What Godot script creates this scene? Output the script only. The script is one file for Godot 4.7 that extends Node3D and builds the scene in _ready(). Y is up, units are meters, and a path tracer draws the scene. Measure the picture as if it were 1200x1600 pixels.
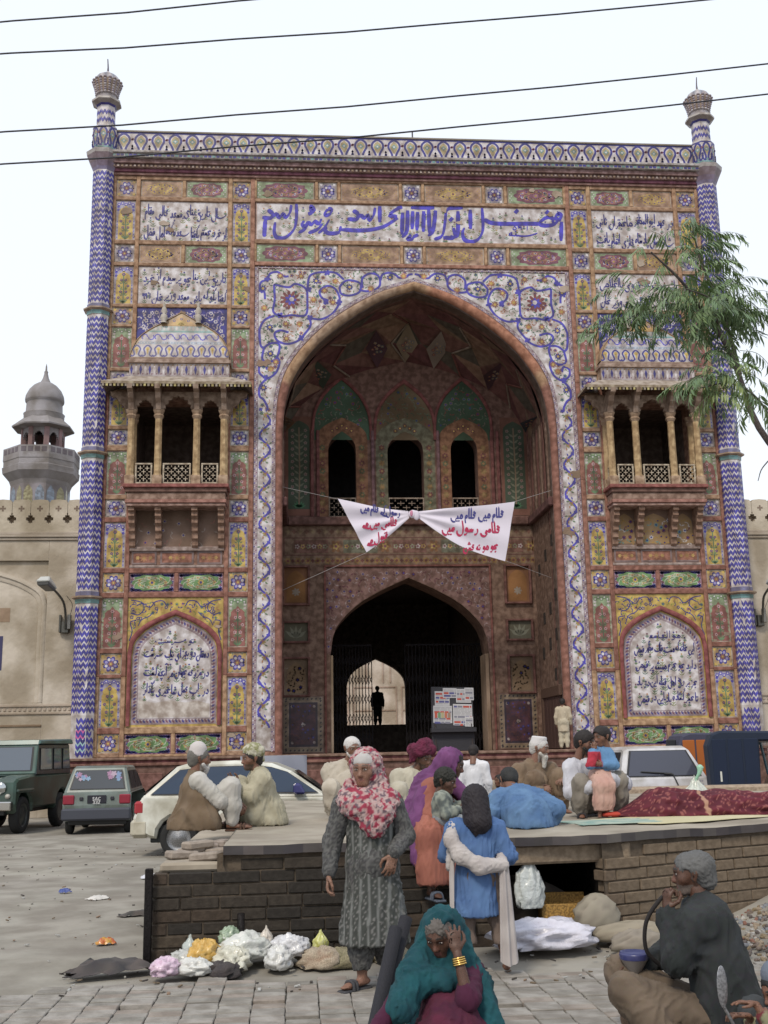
extends Node3D
func _ready()->void:
	var cam:=Camera3D.new()
	cam.position=Vector3(-3.47,1.6,30.0)
	cam.rotation=Vector3(0.2115,-0.0819,-0.01866)
	cam.fov=49.794
	cam.far=400.0
	cam.current=true
	add_child(cam)
	var env:=Environment.new()
	env.background_mode=Environment.BG_SKY
	var sky:=Sky.new()
	var sm:=ProceduralSkyMaterial.new()
	sm.sky_top_color=Color(0.885,0.918,0.965)
	sm.sky_horizon_color=Color(0.935,0.95,0.97)
	sm.sky_curve=0.25
	sm.sky_energy_multiplier=1.0
	sm.ground_bottom_color=Color(0.5,0.47,0.43)
	sm.ground_horizon_color=Color(0.8,0.8,0.8)
	sky.sky_material=sm
	env.sky=sky
	env.tonemap_mode=Environment.TONE_MAPPER_LINEAR
	env.tonemap_exposure=1.22
	env.sdfgi_enabled=true
	env.ssao_enabled=true
	env.ssil_enabled=true
	var we:=WorldEnvironment.new()
	we.environment=env
	add_child(we)
	var sun:=DirectionalLight3D.new()
	sun.light_energy=0.6
	sun.light_color=Color(1.0,0.96,0.9)
	sun.light_angular_distance=11.0
	sun.shadow_enabled=true
	sun.rotation_degrees=Vector3(-48,-28,0)
	add_child(sun)
	make_materials()
	gateway()
	surroundings()
	ground()
	vehicles()
	people()
class MB:
	var v:=PackedVector3Array()
	var n:=PackedVector3Array()
	var c:=PackedColorArray()
	var ix:=PackedInt32Array()
	var col:=Color(1,1,1)
	var xf:=Transform3D()
	func at(t:Transform3D)->MB:
		xf=t
		return self
	func ink(k:Color)->MB:
		col=k
		return self
	func tri(a:Vector3,b:Vector3,d:Vector3)->void:
		a=xf*a
		b=xf*b
		d=xf*d
		var nn:=(b - a).cross(d - a).normalized()
		var i:=v.size()
		v.append(a)
		v.append(b)
		v.append(d)
		n.append(nn)
		n.append(nn)
		n.append(nn)
		c.append(col)
		c.append(col)
		c.append(col)
		ix.append(i)
		ix.append(i+2)
		ix.append(i+1)
	func quad(a:Vector3,b:Vector3,d:Vector3,e:Vector3)->void:
		var i:=v.size()
		a=xf*a
		b=xf*b
		d=xf*d
		e=xf*e
		var nn:=(d - a).cross(e - b).normalized()
		for p in [a,b,d,e]:
			v.append(p)
			n.append(nn)
			c.append(col)
		for k in [0,2,1,0,3,2]:
			ix.append(i+k)
	func box(lo:Vector3,hi:Vector3,b:=0.0)->void:
		hull8([Vector3(lo.x,lo.y,lo.z),Vector3(hi.x,lo.y,lo.z),Vector3(hi.x,lo.y,hi.z),Vector3(lo.x,lo.y,hi.z),Vector3(lo.x,hi.y,lo.z),Vector3(hi.x,hi.y,lo.z),Vector3(hi.x,hi.y,hi.z),Vector3(lo.x,hi.y,hi.z)],b)
	func hull8(p:Array,b:=0.0)->void:
		var faces:=[[3,2,6,7],[1,0,4,5],[2,1,5,6],[0,3,7,4],[7,6,5,4],[0,1,2,3]]
		if b<=0.0:
			for f in faces:
				quad(p[f[0]],p[f[1]],p[f[2]],p[f[3]])
			return
		var q:={}
		for fi in 6:
			var f:Array=faces[fi]
			for k in 4:
				var a:Vector3=p[f[k]]
				var e1:Vector3=(p[f[(k+1) % 4]]-a)
				var e2:Vector3=(p[f[(k+3) % 4]]-a)
				q[[fi,f[k]]]=a+e1.normalized()*minf(b,e1.length()*0.4)+e2.normalized()*minf(b,e2.length()*0.4)
			quad(q[[fi,f[0]]],q[[fi,f[1]]],q[[fi,f[2]]],q[[fi,f[3]]])
		for fi in 6:
			for k in 4:
				var a:int=faces[fi][k]
				var d:int=faces[fi][(k+1) % 4]
				for fj in range(fi+1,6):
					for m in 4:
						if faces[fj][m]==d and faces[fj][(m+1) % 4]==a:
							quad(q[[fi,d]],q[[fi,a]],q[[fj,a]],q[[fj,d]])
		for vi in 8:
			var fs:=[]
			for fi in 6:
				if vi in faces[fi]:
					fs.append(q[[fi,vi]])
			var mid:Vector3=(p[0]+p[6])*0.5
			var nn:Vector3=(fs[1]-fs[0]).cross(fs[2]-fs[0])
			if nn.dot(fs[0]-mid)>0:
				tri(fs[0],fs[1],fs[2])
			else:
				tri(fs[0],fs[2],fs[1])
	func grid(p:PackedVector3Array,nu:int,nv:int,cu:=false,cv:=false,cols:=PackedColorArray())->void:
		var base:=v.size()
		var acc:=PackedVector3Array()
		acc.resize(nu*nv)
		var tx:=xf
		for k in p.size():
			v.append(tx*p[k])
		for j in (nv if cv else nv - 1):
			for i in (nu if cu else nu - 1):
				var a:=j*nu+i
				var b:=j*nu+(i+1) % nu
				var d:=((j+1) % nv)*nu+(i+1) % nu
				var e:=((j+1) % nv)*nu+i
				var nn:=(v[base+d]-v[base+a]).cross(v[base+e]-v[base+b])
				acc[a]+=nn
				acc[b]+=nn
				acc[d]+=nn
				acc[e]+=nn
				ix.append(base+a)
				ix.append(base+d)
				ix.append(base+b)
				ix.append(base+a)
				ix.append(base+e)
				ix.append(base+d)
		var hc:=cols.size()==p.size()
		for k in p.size():
			n.append(acc[k].normalized() if acc[k].length_squared()>1e-20 else Vector3.UP)
			c.append(cols[k] if hc else col)
	func cloth(p:PackedVector3Array,nu:int,nv:int,th:float,cols:=PackedColorArray())->void:
		var b:=v.size()
		grid(p,nu,nv,false,false,cols)
		var q:=PackedVector3Array()
		var inv:=xf.affine_inverse()
		for k in p.size():
			q.append(inv*(v[b+k]-n[b+k]*th))
		var r:=PackedVector3Array()
		var rc:=PackedColorArray()
		for j in nv:
			for i in nu:
				r.append(q[j*nu+nu - 1-i])
				if cols.size():
					rc.append(cols[j*nu+nu - 1-i])
		grid(r,nu,nv,false,false,rc)
		var rim:=[]
		for i in nu:
			rim.append(i)
		for j in range(1,nv):
			rim.append(j*nu+nu - 1)
		for i in range(nu - 2,-1,-1):
			rim.append((nv - 1)*nu+i)
		for j in range(nv - 2,0,-1):
			rim.append(j*nu)
		for k in rim.size():
			var a:int=rim[k]
			var d:int=rim[(k+1) % rim.size()]
			if cols.size():
				col=cols[a]
			quad(q[a],q[d],p[d],p[a])
	func tube(path:PackedVector3Array,radii,sides:=8,caps:=true,closed:=false)->void:
		var m:=path.size()
		var p:=PackedVector3Array()
		var up:=Vector3.ZERO
		for i in m:
			var d:Vector3=(path[(i+1) % m]-path[(i - 1+m) % m]) if closed else (path[mini(i+1,m - 1)]-path[maxi(i - 1,0)])
			d=d.normalized()
			if up==Vector3.ZERO:
				up=d.cross(Vector3(0.31,0.2,0.93)).normalized()
			up=(up - d*up.dot(d)).normalized()
			var w:=d.cross(up)
			var r:float=radii if radii is float or radii is int else radii[i]
			for k in sides:
				var a:=TAU*k/sides
				p.append(path[i]+(up*cos(a)+w*sin(a))*r)
		grid(p,sides,m,true,closed)
		if caps and not closed:
			for e in [0,m - 1]:
				for k in range(1,sides - 1):
					if e==0:
						tri(p[0],p[k+1],p[k])
					else:
						tri(p[e*sides],p[e*sides+k],p[e*sides+k+1])
	func lathe(prof:Array,sides:=20,flat:=false,turn:=0.0,around:=Vector3.ZERO,tones:=[])->void:
		if flat:
			for i in prof.size()-1:
				if tones.size():
					col=tones[i % tones.size()]
				for k in sides:
					var a:=turn+TAU*k/sides
					var b:=turn+TAU*(k+1)/sides
					var p0:Vector2=prof[i]
					var p1:Vector2=prof[i+1]
					var q:=[Vector3(sin(a)*p0.x,p0.y,cos(a)*p0.x)+around,Vector3(sin(b)*p0.x,p0.y,cos(b)*p0.x)+around,Vector3(sin(b)*p1.x,p1.y,cos(b)*p1.x)+around,Vector3(sin(a)*p1.x,p1.y,cos(a)*p1.x)+around]
					if p1.x<1e-4:
						tri(q[0],q[1],q[2])
					elif p0.x<1e-4:
						tri(q[0],q[2],q[3])
					else:
						quad(q[0],q[1],q[2],q[3])
			return
		var p:=PackedVector3Array()
		for q in prof:
			for k in sides:
				var a:=turn+TAU*k/sides
				p.append(Vector3(sin(a)*q.x,q.y,cos(a)*q.x)+around)
		grid(p,sides,prof.size(),true,false)
	func ball(o:Vector3,r:Vector3,nu:=12,nv:=8)->void:
		var p:=PackedVector3Array()
		for j in nv+1:
			var t:=PI*(float(j)/nv - 0.5)
			for i in nu:
				var a:=TAU*i/nu
				p.append(o+Vector3(sin(a)*cos(t)*r.x,sin(t)*r.y,cos(a)*cos(t)*r.z))
		grid(p,nu,nv+1,true,false)
	func prism(poly:PackedVector2Array,z0:float,z1:float,back:=true,sides:=true)->void:
		var q:=poly
		if Geometry2D.is_polygon_clockwise(q):
			q=q.duplicate()
			q.reverse()
		var t:=Geometry2D.triangulate_polygon(q)
		for k in range(0,t.size(),3):
			var a:=q[t[k]]
			var b:=q[t[k+1]]
			var d:=q[t[k+2]]
			if (b - a).cross(d - a)<0:
				var s:=b
				b=d
				d=s
			tri(Vector3(a.x,a.y,z1),Vector3(b.x,b.y,z1),Vector3(d.x,d.y,z1))
			if back:
				tri(Vector3(a.x,a.y,z0),Vector3(d.x,d.y,z0),Vector3(b.x,b.y,z0))
		if sides:
			for k in q.size():
				var a:=q[k]
				var b:=q[(k+1) % q.size()]
				quad(Vector3(a.x,a.y,z1),Vector3(a.x,a.y,z0),Vector3(b.x,b.y,z0),Vector3(b.x,b.y,z1))
	func add(o:MB,t:=Transform3D())->void:
		var i:=v.size()
		for k in o.v.size():
			v.append(t*o.v[k])
			n.append((t.basis*o.n[k]).normalized())
		c.append_array(o.c)
		for k in o.ix:
			ix.append(k+i)
	func mesh(m:Material)->ArrayMesh:
		var am:=ArrayMesh.new()
		var a:=[]
		a.resize(Mesh.ARRAY_MAX)
		a[Mesh.ARRAY_VERTEX]=v
		a[Mesh.ARRAY_NORMAL]=n
		a[Mesh.ARRAY_COLOR]=c
		a[Mesh.ARRAY_INDEX]=ix
		am.add_surface_from_arrays(Mesh.PRIMITIVE_TRIANGLES,a)
		am.surface_set_material(0,m)
		return am
var taken:={}
var M:={}
var rng:=RandomNumberGenerator.new()
func numbered(called:String)->String:
	var k:int=taken.get(called,0)
	taken[called]=k+1
	return called if k==0 else "%s_%03d" % [called,k]
func tag(o:Node3D,label:String,category:String,group:="")->Node3D:
	o.set_meta("label",label)
	o.set_meta("category",category)
	if group:
		o.set_meta("group",group)
	return o
func thing(called:String,label:String,category:String,where:=Vector3.ZERO,turn:=0.0,group:="")->Node3D:
	var o:=Node3D.new()
	o.name=numbered(called)
	add_child(o)
	o.position=where
	o.rotation.y=turn
	return tag(o,label,category,group)
func part(called:String,mb:MB,m:Material,parent:Node3D,label:="")->MeshInstance3D:
	return piece(called,mb.mesh(m),parent,Transform3D(),label)
func piece(called:String,me:Mesh,parent:Node3D,t:=Transform3D(),label:="")->MeshInstance3D:
	var o:=MeshInstance3D.new()
	if parent==self:
		o.name=numbered(called)
	else:
		var k:int=parent.get_meta("n_"+called,0)
		parent.set_meta("n_"+called,k+1)
		o.name=called if k==0 else "%s_%03d" % [called,k]
	o.mesh=me
	o.transform=t
	parent.add_child(o,true)
	if label:
		o.set_meta("label",label)
	return o
func structure(called:String,mb:MB,m:Material)->MeshInstance3D:
	var o:=part(called,mb,m,self)
	o.set_meta("kind","structure")
	return o
func noise_tex(freq:float,a:Color,b:Color,oct:=4,normal:=false,sd:=1,size:=512,bump:=4.0)->NoiseTexture2D:
	var nz:=FastNoiseLite.new()
	nz.seed=sd
	nz.noise_type=FastNoiseLite.TYPE_SIMPLEX_SMOOTH
	nz.frequency=freq
	nz.fractal_octaves=oct
	var t:=NoiseTexture2D.new()
	t.width=size
	t.height=size
	t.seamless=true
	t.noise=nz
	if normal:
		t.as_normal_map=true
		t.bump_strength=bump
	else:
		var g:=Gradient.new()
		g.set_color(0,a)
		g.set_color(1,b)
		g.set_offset(0,0.25)
		g.set_offset(1,0.75)
		t.color_ramp=g
	return t
func smat(rough:float,tex:Texture2D,scale:float,world:bool,nrm:Texture2D=null,nstr:=0.5,metal:=0.0)->StandardMaterial3D:
	var m:=StandardMaterial3D.new()
	m.vertex_color_use_as_albedo=true
	m.roughness=rough
	m.metallic=metal
	if tex:
		m.albedo_texture=tex
	if nrm:
		m.normal_enabled=true
		m.normal_texture=nrm
		m.normal_scale=nstr
	if tex or nrm:
		m.uv1_triplanar=true
		m.uv1_world_triplanar=world
		m.uv1_scale=Vector3.ONE*scale
	return m
func make_materials()->void:
	var g:=func(x:float)->Color:return Color(x,x,x)
	var grime:Texture2D=noise_tex(0.012,Color(0.74,0.7,0.67),Color(1,1,1),7,false,3)
	var fine:Texture2D=noise_tex(0.05,Color(0.7,0.7,0.7),Color(1,1,1),4,false,5)
	var soft:Texture2D=noise_tex(0.006,Color(0.78,0.76,0.72),Color(1,1,1),5,false,8)
	var nfine:Texture2D=noise_tex(0.06,g.call(0.0),g.call(1.0),4,true,6,512,5.0)
	var ncoarse:Texture2D=noise_tex(0.02,g.call(0.0),g.call(1.0),5,true,7,512,8.0)
	var weave:Texture2D=noise_tex(0.25,g.call(0.0),g.call(1.0),2,true,9,256,3.0)
	var earth:Texture2D=noise_tex(0.008,Color(0.84,0.82,0.8),Color(1,0.99,0.98),7,false,14,1024)
	M.tile=smat(0.42,grime,0.45,true)
	M.stone=smat(0.85,grime,0.6,true,ncoarse,0.35)
	M.plaster=smat(0.95,soft,0.16,true,nfine,0.15)
	M.brick=smat(0.95,earth,1.6,true,ncoarse,0.45)
	M.ground=smat(0.97,earth,0.13,true,nfine,0.12)
	M.paver=smat(0.93,earth,0.5,true,nfine,0.3)
	M.rubble=smat(0.95,fine,4.0,true,ncoarse,0.8)
	M.cloth=smat(0.92,null,5.0,false,weave,0.22)
	M.velvet=smat(0.8,null,4.0,false,weave,0.25)
	M.skin=smat(0.55,fine,5.0,false)
	M.hair=smat(0.7,null,7.0,false,weave,0.9)
	M.paint=smat(0.28,soft,0.5,false)
	M.paint.clearcoat_enabled=true
	M.paint.clearcoat=0.5
	M.trim=smat(0.55,null,1.0,false)
	M.rubber=smat(0.85,fine,3.0,false)
	M.metal=smat(0.4,fine,2.0,false,null,0.0,0.8)
	M.chrome=smat(0.15,null,1.0,false,null,0.0,1.0)
	M.wood=smat(0.75,fine,1.5,false,nfine,0.4)
	M.plastic=smat(0.3,null,1.0,false)
	M.pane=smat(0.06,null,1.0,false)
	M.film=smat(0.25,null,1.0,false,nfine,0.5)
	M.leaf=smat(0.5,null,1.0,false)
	M.leaf.backlight_enabled=true
	M.leaf.backlight=Color(0.12,0.2,0.05)
	M.gold=smat(0.25,null,1.0,false,null,0.0,1.0)
	M.paper=smat(0.9,null,1.0,false)
	var gl:=StandardMaterial3D.new()
	gl.transparency=BaseMaterial3D.TRANSPARENCY_ALPHA
	gl.albedo_color=Color(0.35,0.45,0.5,0.35)
	gl.roughness=0.05
	M.glass=gl
static func V2(s:String)->PackedVector2Array:
	var r:=PackedVector2Array()
	for t in s.split(" ",false):
		var k:=t.split(",")
		r.append(Vector2(float(k[0]),float(k[1])))
	return r
static func curve(p:PackedVector2Array,n:=5,closed:=false)->PackedVector2Array:
	var r:=PackedVector2Array()
	var m:=p.size()
	for i in (m if closed else m - 1):
		var a:=p[(i - 1+m) % m] if closed or i>0 else p[0]*2.0-p[1]
		var b:=p[i]
		var d:=p[(i+1) % m]
		var e:=p[(i+2) % m] if closed or i<m - 2 else p[m - 1]*2.0-p[m - 2]
		for k in n:
			r.append(b.cubic_interpolate(d,a,e,float(k)/n))
	if not closed:
		r.append(p[m - 1])
	return r
static func curve3(p:Array,n:=5)->PackedVector3Array:
	var r:=PackedVector3Array()
	var m:=p.size()
	for i in m - 1:
		var a:Vector3=p[i - 1] if i>0 else p[0]*2.0-p[1]
		var e:Vector3=p[i+2] if i<m - 2 else p[m - 1]*2.0-p[m - 2]
		for k in n:
			r.append((p[i] as Vector3).cubic_interpolate(p[i+1],a,e,float(k)/n))
	r.append(p[m - 1])
	return r
const BLUE:=Color(0.075,0.065,0.42)
const DBLUE:=Color(0.05,0.045,0.24)
const WHITE:=Color(0.6,0.57,0.585)
const YEL:=Color(0.521,0.378,0.102)
const DYEL:=Color(0.421,0.27,0.094)
const GRN:=Color(0.131,0.212,0.111)
const PGRN:=Color(0.264,0.345,0.21)
const TURQ:=Color(0.164,0.311,0.318)
const MAR:=Color(0.186,0.0675,0.103)
const RED:=Color(0.285,0.135,0.105)
const RED2:=Color(0.17,0.095,0.078)
const TAN:=Color(0.438,0.287,0.177)
const TAN2:=Color(0.388,0.253,0.169)
const ORG:=Color(0.43,0.204,0.102)
const PURP:=Color(0.159,0.099,0.251)
const BUFF:=Color(0.413,0.295,0.21)
class Art:
	var mb:=MB.new()
	var z:=0.0
	var step:=0.0015
	var wob:=0
	func up(k:=1)->Art:
		z+=step*k
		return self
	func rect(x0:float,y0:float,x1:float,y1:float,c:Color)->void:
		mb.col=c
		mb.quad(Vector3(x0,y0,z),Vector3(x1,y0,z),Vector3(x1,y1,z),Vector3(x0,y1,z))
	func frame(x0:float,y0:float,x1:float,y1:float,w:float,c:Color)->void:
		rect(x0,y0,x1,y0+w,c)
		rect(x0,y1-w,x1,y1,c)
		rect(x0,y0+w,x0+w,y1-w,c)
		rect(x1-w,y0+w,x1,y1-w,c)
	func poly(p:PackedVector2Array,c:Color)->void:
		mb.col=c
		mb.prism(p,z,z,false,false)
	func fan(o:Vector2,p:PackedVector2Array,c:Color)->void:
		mb.col=c
		for k in p.size():
			var a:=p[k]
			var b:=p[(k+1) % p.size()]
			mb.tri(Vector3(o.x,o.y,z),Vector3(a.x,a.y,z),Vector3(b.x,b.y,z))
	func disc(x:float,y:float,r:float,c:Color,n:=10,ry:=0.0)->void:
		var p:=PackedVector2Array()
		for k in n:
			p.append(Vector2(x+cos(TAU*k/n)*r,y+sin(TAU*k/n)*(ry if ry>0 else r)))
		fan(Vector2(x,y),p,c)
	func petals(x:float,y:float,r:float,n:int,c:Color,turn:=0.0,deep:=0.45)->void:
		var p:=PackedVector2Array()
		for k in n*4:
			var a:=TAU*k/(n*4)+turn
			var rr=r*(1.0-deep*[0.0,0.25,1.0,0.25][k % 4])
			p.append(Vector2(x+cos(a)*rr,y+sin(a)*rr))
		fan(Vector2(x,y),p,c)
	func flower(x:float,y:float,r:float,n:int,c:Color,core:Color,turn:=0.0)->void:
		petals(x,y,r,n,c,turn)
		z+=step
		disc(x,y,r*0.4,core,7)
		z-=step
	func leaf(x:float,y:float,a:float,l:float,w:float,c:Color)->void:
		mb.col=c
		var d:=Vector2(cos(a),sin(a))
		var s:=Vector2(-d.y,d.x)*w
		var o:=Vector2(x,y)
		var m:=o+d*l*0.45
		var e:=o+d*l
		var q:=m+s
		var r:=m - s
		mb.tri(Vector3(o.x,o.y,z),Vector3(r.x,r.y,z),Vector3(e.x,e.y,z))
		mb.tri(Vector3(o.x,o.y,z),Vector3(e.x,e.y,z),Vector3(q.x,q.y,z))
	func ribbon(p:PackedVector2Array,w,c:Color)->void:
		var m:=p.size()
		if m<2:
			return
		wob=(wob+1) % 7
		var zz:=z+wob*0.00018
		mb.col=c
		var l:=PackedVector3Array()
		var r:=PackedVector3Array()
		for i in m:
			var d:=(p[mini(i+1,m - 1)]-p[maxi(i - 1,0)]).normalized()
			var s:=Vector2(-d.y,d.x)
			var h:float=w if w is float or w is int else w[i]
			l.append(Vector3(p[i].x+s.x*h,p[i].y+s.y*h,zz))
			r.append(Vector3(p[i].x - s.x*h,p[i].y - s.y*h,zz))
		for i in m - 1:
			mb.quad(r[i],r[i+1],l[i+1],l[i])
	func line(s:String,w:float,c:Color,mir:=false,n:=5)->void:
		var p:=V2s(s)
		if mir:
			for k in p.size():
				p[k].x=-p[k].x
		ribbon(crv(p,n),w,c)
	static func V2s(s:String)->PackedVector2Array:
		var r:=PackedVector2Array()
		for t in s.split(" ",false):
			var k:=t.split(",")
			r.append(Vector2(float(k[0]),float(k[1])))
		return r
	static func crv(p:PackedVector2Array,n:=5)->PackedVector2Array:
		var r:=PackedVector2Array()
		var m:=p.size()
		for i in m - 1:
			var a:=p[i - 1] if i>0 else p[0]*2.0-p[1]
			var e:=p[i+2] if i<m - 2 else p[m - 1]*2.0-p[m - 2]
			for k in n:
				r.append(p[i].cubic_interpolate(p[i+1],a,e,float(k)/n))
		r.append(p[m - 1])
		return r
	func pen(p:PackedVector2Array,nib:float,c:Color,ang:=1.05,thin:=0.28)->void:
		var q:=crv(p,4)
		var w:=PackedFloat32Array()
		for i in q.size():
			var d:=q[mini(i+1,q.size()-1)]-q[maxi(i - 1,0)]
			var k:=absf(sin(d.angle()-ang))
			w.append(nib*0.5*(thin+(1.0-thin)*k))
		w[0]*=0.75
		w[w.size()-1]*=0.6
		ribbon(q,w,c)
	func dot(x:float,y:float,r:float,c:Color)->void:
		fan(Vector2(x,y),PackedVector2Array([Vector2(x+r,y+r*0.25),Vector2(x+r*0.1,y+r),Vector2(x - r,y - r*0.2),Vector2(x - r*0.05,y - r)]),c)
const SHAPES:={
	"alef":["0.02,1.05 0,0.5 -0.04,-0.02|0.16","0,0 -0.1,0.06 -0.13,0.5 -0.12,1.05|0.24"],
	"tooth":["0,0.26 -0.05,0.04 -0.14,0 -0.26,0|0.26","0,0 -0.1,0.03 -0.13,0.24 -0.16,0.03 -0.28,0|0.28"],
	"beh":["0,0.3 -0.06,0.05 -0.4,-0.07 -0.85,-0.05 -1.15,0.05 -1.22,0.26|1.3","0,0 -0.1,0.02 -0.5,-0.08 -0.95,-0.04 -1.2,0.06 -1.26,0.26|1.34"],
	"noon":["0,0.3 0.02,-0.02 -0.15,-0.34 -0.42,-0.4 -0.64,-0.22 -0.66,0.1|0.74","0,0 -0.07,-0.05 -0.2,-0.36 -0.45,-0.4 -0.66,-0.22 -0.68,0.1|0.76"],
	"yeh":["-0.05,0.28 -0.22,0.38 -0.36,0.22 -0.2,0.04 -0.14,-0.16 -0.34,-0.36 -0.64,-0.34 -0.8,-0.12|0.88","0,0 -0.16,0.12 -0.24,-0.06 -0.12,-0.22 -0.34,-0.4 -0.66,-0.36 -0.82,-0.12|0.9"],
	"bari":["-0.05,0.25 -0.25,0.3 -0.36,0.1 -0.1,-0.14 0.35,-0.3 0.75,-0.3|0.45","0,0 -0.2,0.05 -0.28,-0.08 0.0,-0.2 0.4,-0.3 0.75,-0.3|0.4"],
	"jeem":["0,0.28 -0.12,0.4 -0.5,0.3;-0.5,0.32 -0.2,0.04 -0.42,0 -0.6,0|0.6","0,0 -0.08,0.1;-0.02,0.4 -0.3,0.36 -0.14,0.05 -0.4,0 -0.55,0|0.55"],
	"jeemf":["0.02,0.3 -0.14,0.42 -0.55,0.3;-0.5,0.32 -0.1,0.1 0.0,-0.25 -0.2,-0.5 -0.6,-0.42|0.7","0,0.36 -0.4,0.28 -0.08,0.05 0.0,-0.25 -0.2,-0.5 -0.6,-0.42|0.66"],
	"dal":["-0.02,0.46 0.1,0.2 0.02,0 -0.32,0.02|0.4","0,0 -0.08,0.06 -0.1,0.42;-0.1,0.42 -0.02,0.1 -0.12,-0.02 -0.4,0.0|0.48"],
	"re":["0,0.28 0.0,0.0 -0.14,-0.22 -0.38,-0.3|0.4","0,0 -0.1,-0.06 -0.2,-0.22 -0.44,-0.3|0.44"],
	"seen":["0,0.24 -0.04,0.03 -0.14,0.03 -0.17,0.2 -0.2,0.03 -0.31,0.03 -0.34,0.22 -0.38,0 -0.56,0|0.56","0,0 -0.1,0.02 -0.13,0.2 -0.16,0.02 -0.26,0.02 -0.29,0.22 -0.33,0 -0.5,0|0.5"],
	"seenk":["0.02,0.34 -0.3,0.14 -0.7,0.0 -1.1,-0.02 -1.35,0.06|1.3","0,0.12 -0.3,0.06 -0.7,-0.04 -1.1,-0.02 -1.3,0.04|1.26"],
	"sad":["0,0.04 -0.1,0.26 -0.36,0.32 -0.5,0.14 -0.3,0.02 0,0.04;-0.5,0.14 -0.54,0.02 -0.7,0|0.7","0,0 -0.14,0.24 -0.38,0.32 -0.52,0.14 -0.3,0.02 0,0;-0.52,0.14 -0.56,0.02 -0.7,0|0.7"],
	"tah":["0,0.04 -0.1,0.26 -0.36,0.32 -0.46,0.1 -0.3,0.02 0,0.04;-0.44,1.0 -0.46,0.04|0.55","0,0 -0.12,0.26 -0.36,0.32 -0.46,0.1 -0.3,0.02 0,0;-0.44,1.0 -0.46,0.04|0.55"],
	"ain":["-0.02,0.46 -0.22,0.5 -0.32,0.34 -0.1,0.2;-0.1,0.22 -0.25,0.02 -0.5,0|0.5","0,0 -0.16,0.08 -0.3,0.3 -0.06,0.3 -0.22,0.05 -0.42,0|0.42"],
	"feh":["-0.02,0.12 0.02,0.32 -0.16,0.38 -0.2,0.2 -0.02,0.1 -0.2,0 -0.36,0|0.36","0,0 -0.12,0.04 -0.24,0.26 -0.1,0.36 0.0,0.24 -0.14,0.04 -0.34,0|0.34"],
	"kaf":["0,0.75 -0.02,0.06 -0.16,0 -0.3,0;0.42,1.12 0.1,0.9 0,0.72|0.34","0,0 -0.08,0.06 -0.1,0.72 -0.12,0.06 -0.3,0;0.3,1.1 0.0,0.9 -0.1,0.7|0.34"],
	"kaff":["0,0.75 -0.02,0.06 -0.4,-0.06 -0.85,-0.04 -1.05,0.2;0.42,1.12 0.1,0.9 0,0.72|1.15","0,0 -0.06,0.75 -0.1,0.06 -0.5,-0.06 -0.95,-0.02 -1.1,0.2;0.36,1.1 0.05,0.9 -0.06,0.7|1.2"],
	"lam":["0,1.05 -0.01,0.06 -0.12,0 -0.24,0|0.24","0,0 -0.08,0.08 -0.1,1.05 -0.12,0.08 -0.26,0|0.26"],
	"lamf":["0,1.05 0.02,0.0 -0.15,-0.34 -0.42,-0.38 -0.62,-0.2 -0.64,0.06|0.72","0,0 -0.08,0.06 -0.1,1.05;-0.1,1.05 -0.08,0.0 -0.22,-0.34 -0.48,-0.38 -0.68,-0.2 -0.7,0.06|0.78"],
	"meem":["0,0.06 -0.02,0.24 -0.2,0.22 -0.2,0.04 0,0.06;-0.2,0.05 -0.34,0|0.34","0,0 -0.1,0.2 -0.24,0.12 -0.14,-0.04 0,0;-0.2,0.02 -0.36,0|0.36"],
	"meemf":["0,0.06 -0.02,0.24 -0.2,0.22 -0.2,0.04 0,0.06;-0.2,0.12 -0.26,-0.2 -0.24,-0.6|0.36","0,0 -0.1,0.18 -0.24,0.1 -0.12,-0.06 0,0;-0.22,0.06 -0.3,-0.2 -0.27,-0.6|0.38"],
	"waw":["-0.02,0.14 0.0,0.36 -0.2,0.4 -0.24,0.2 -0.02,0.14;0.0,0.3 -0.02,-0.06 -0.2,-0.26 -0.42,-0.32|0.46","0,0 -0.1,0.24 -0.26,0.26 -0.26,0.06 -0.06,0.08;-0.06,0.2 -0.08,-0.06 -0.24,-0.26 -0.46,-0.32|0.5"],
	"heh":["0,0.3 -0.2,0.2 -0.22,0.02 0.0,0.0 0.02,0.2 -0.16,0.36 -0.3,0.05 -0.42,0|0.42","0,0 -0.06,0.22 -0.24,0.2 -0.16,0.0 -0.2,-0.24 -0.06,-0.2 -0.18,0.0 -0.36,0|0.36"],
	"hehf":["0,0.1 -0.06,0.36 -0.26,0.22 -0.2,0.02 0,0.1|0.34","0,0 -0.12,0.06 -0.14,0.34 -0.3,0.12 -0.12,0.02|0.36"],
}
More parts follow.
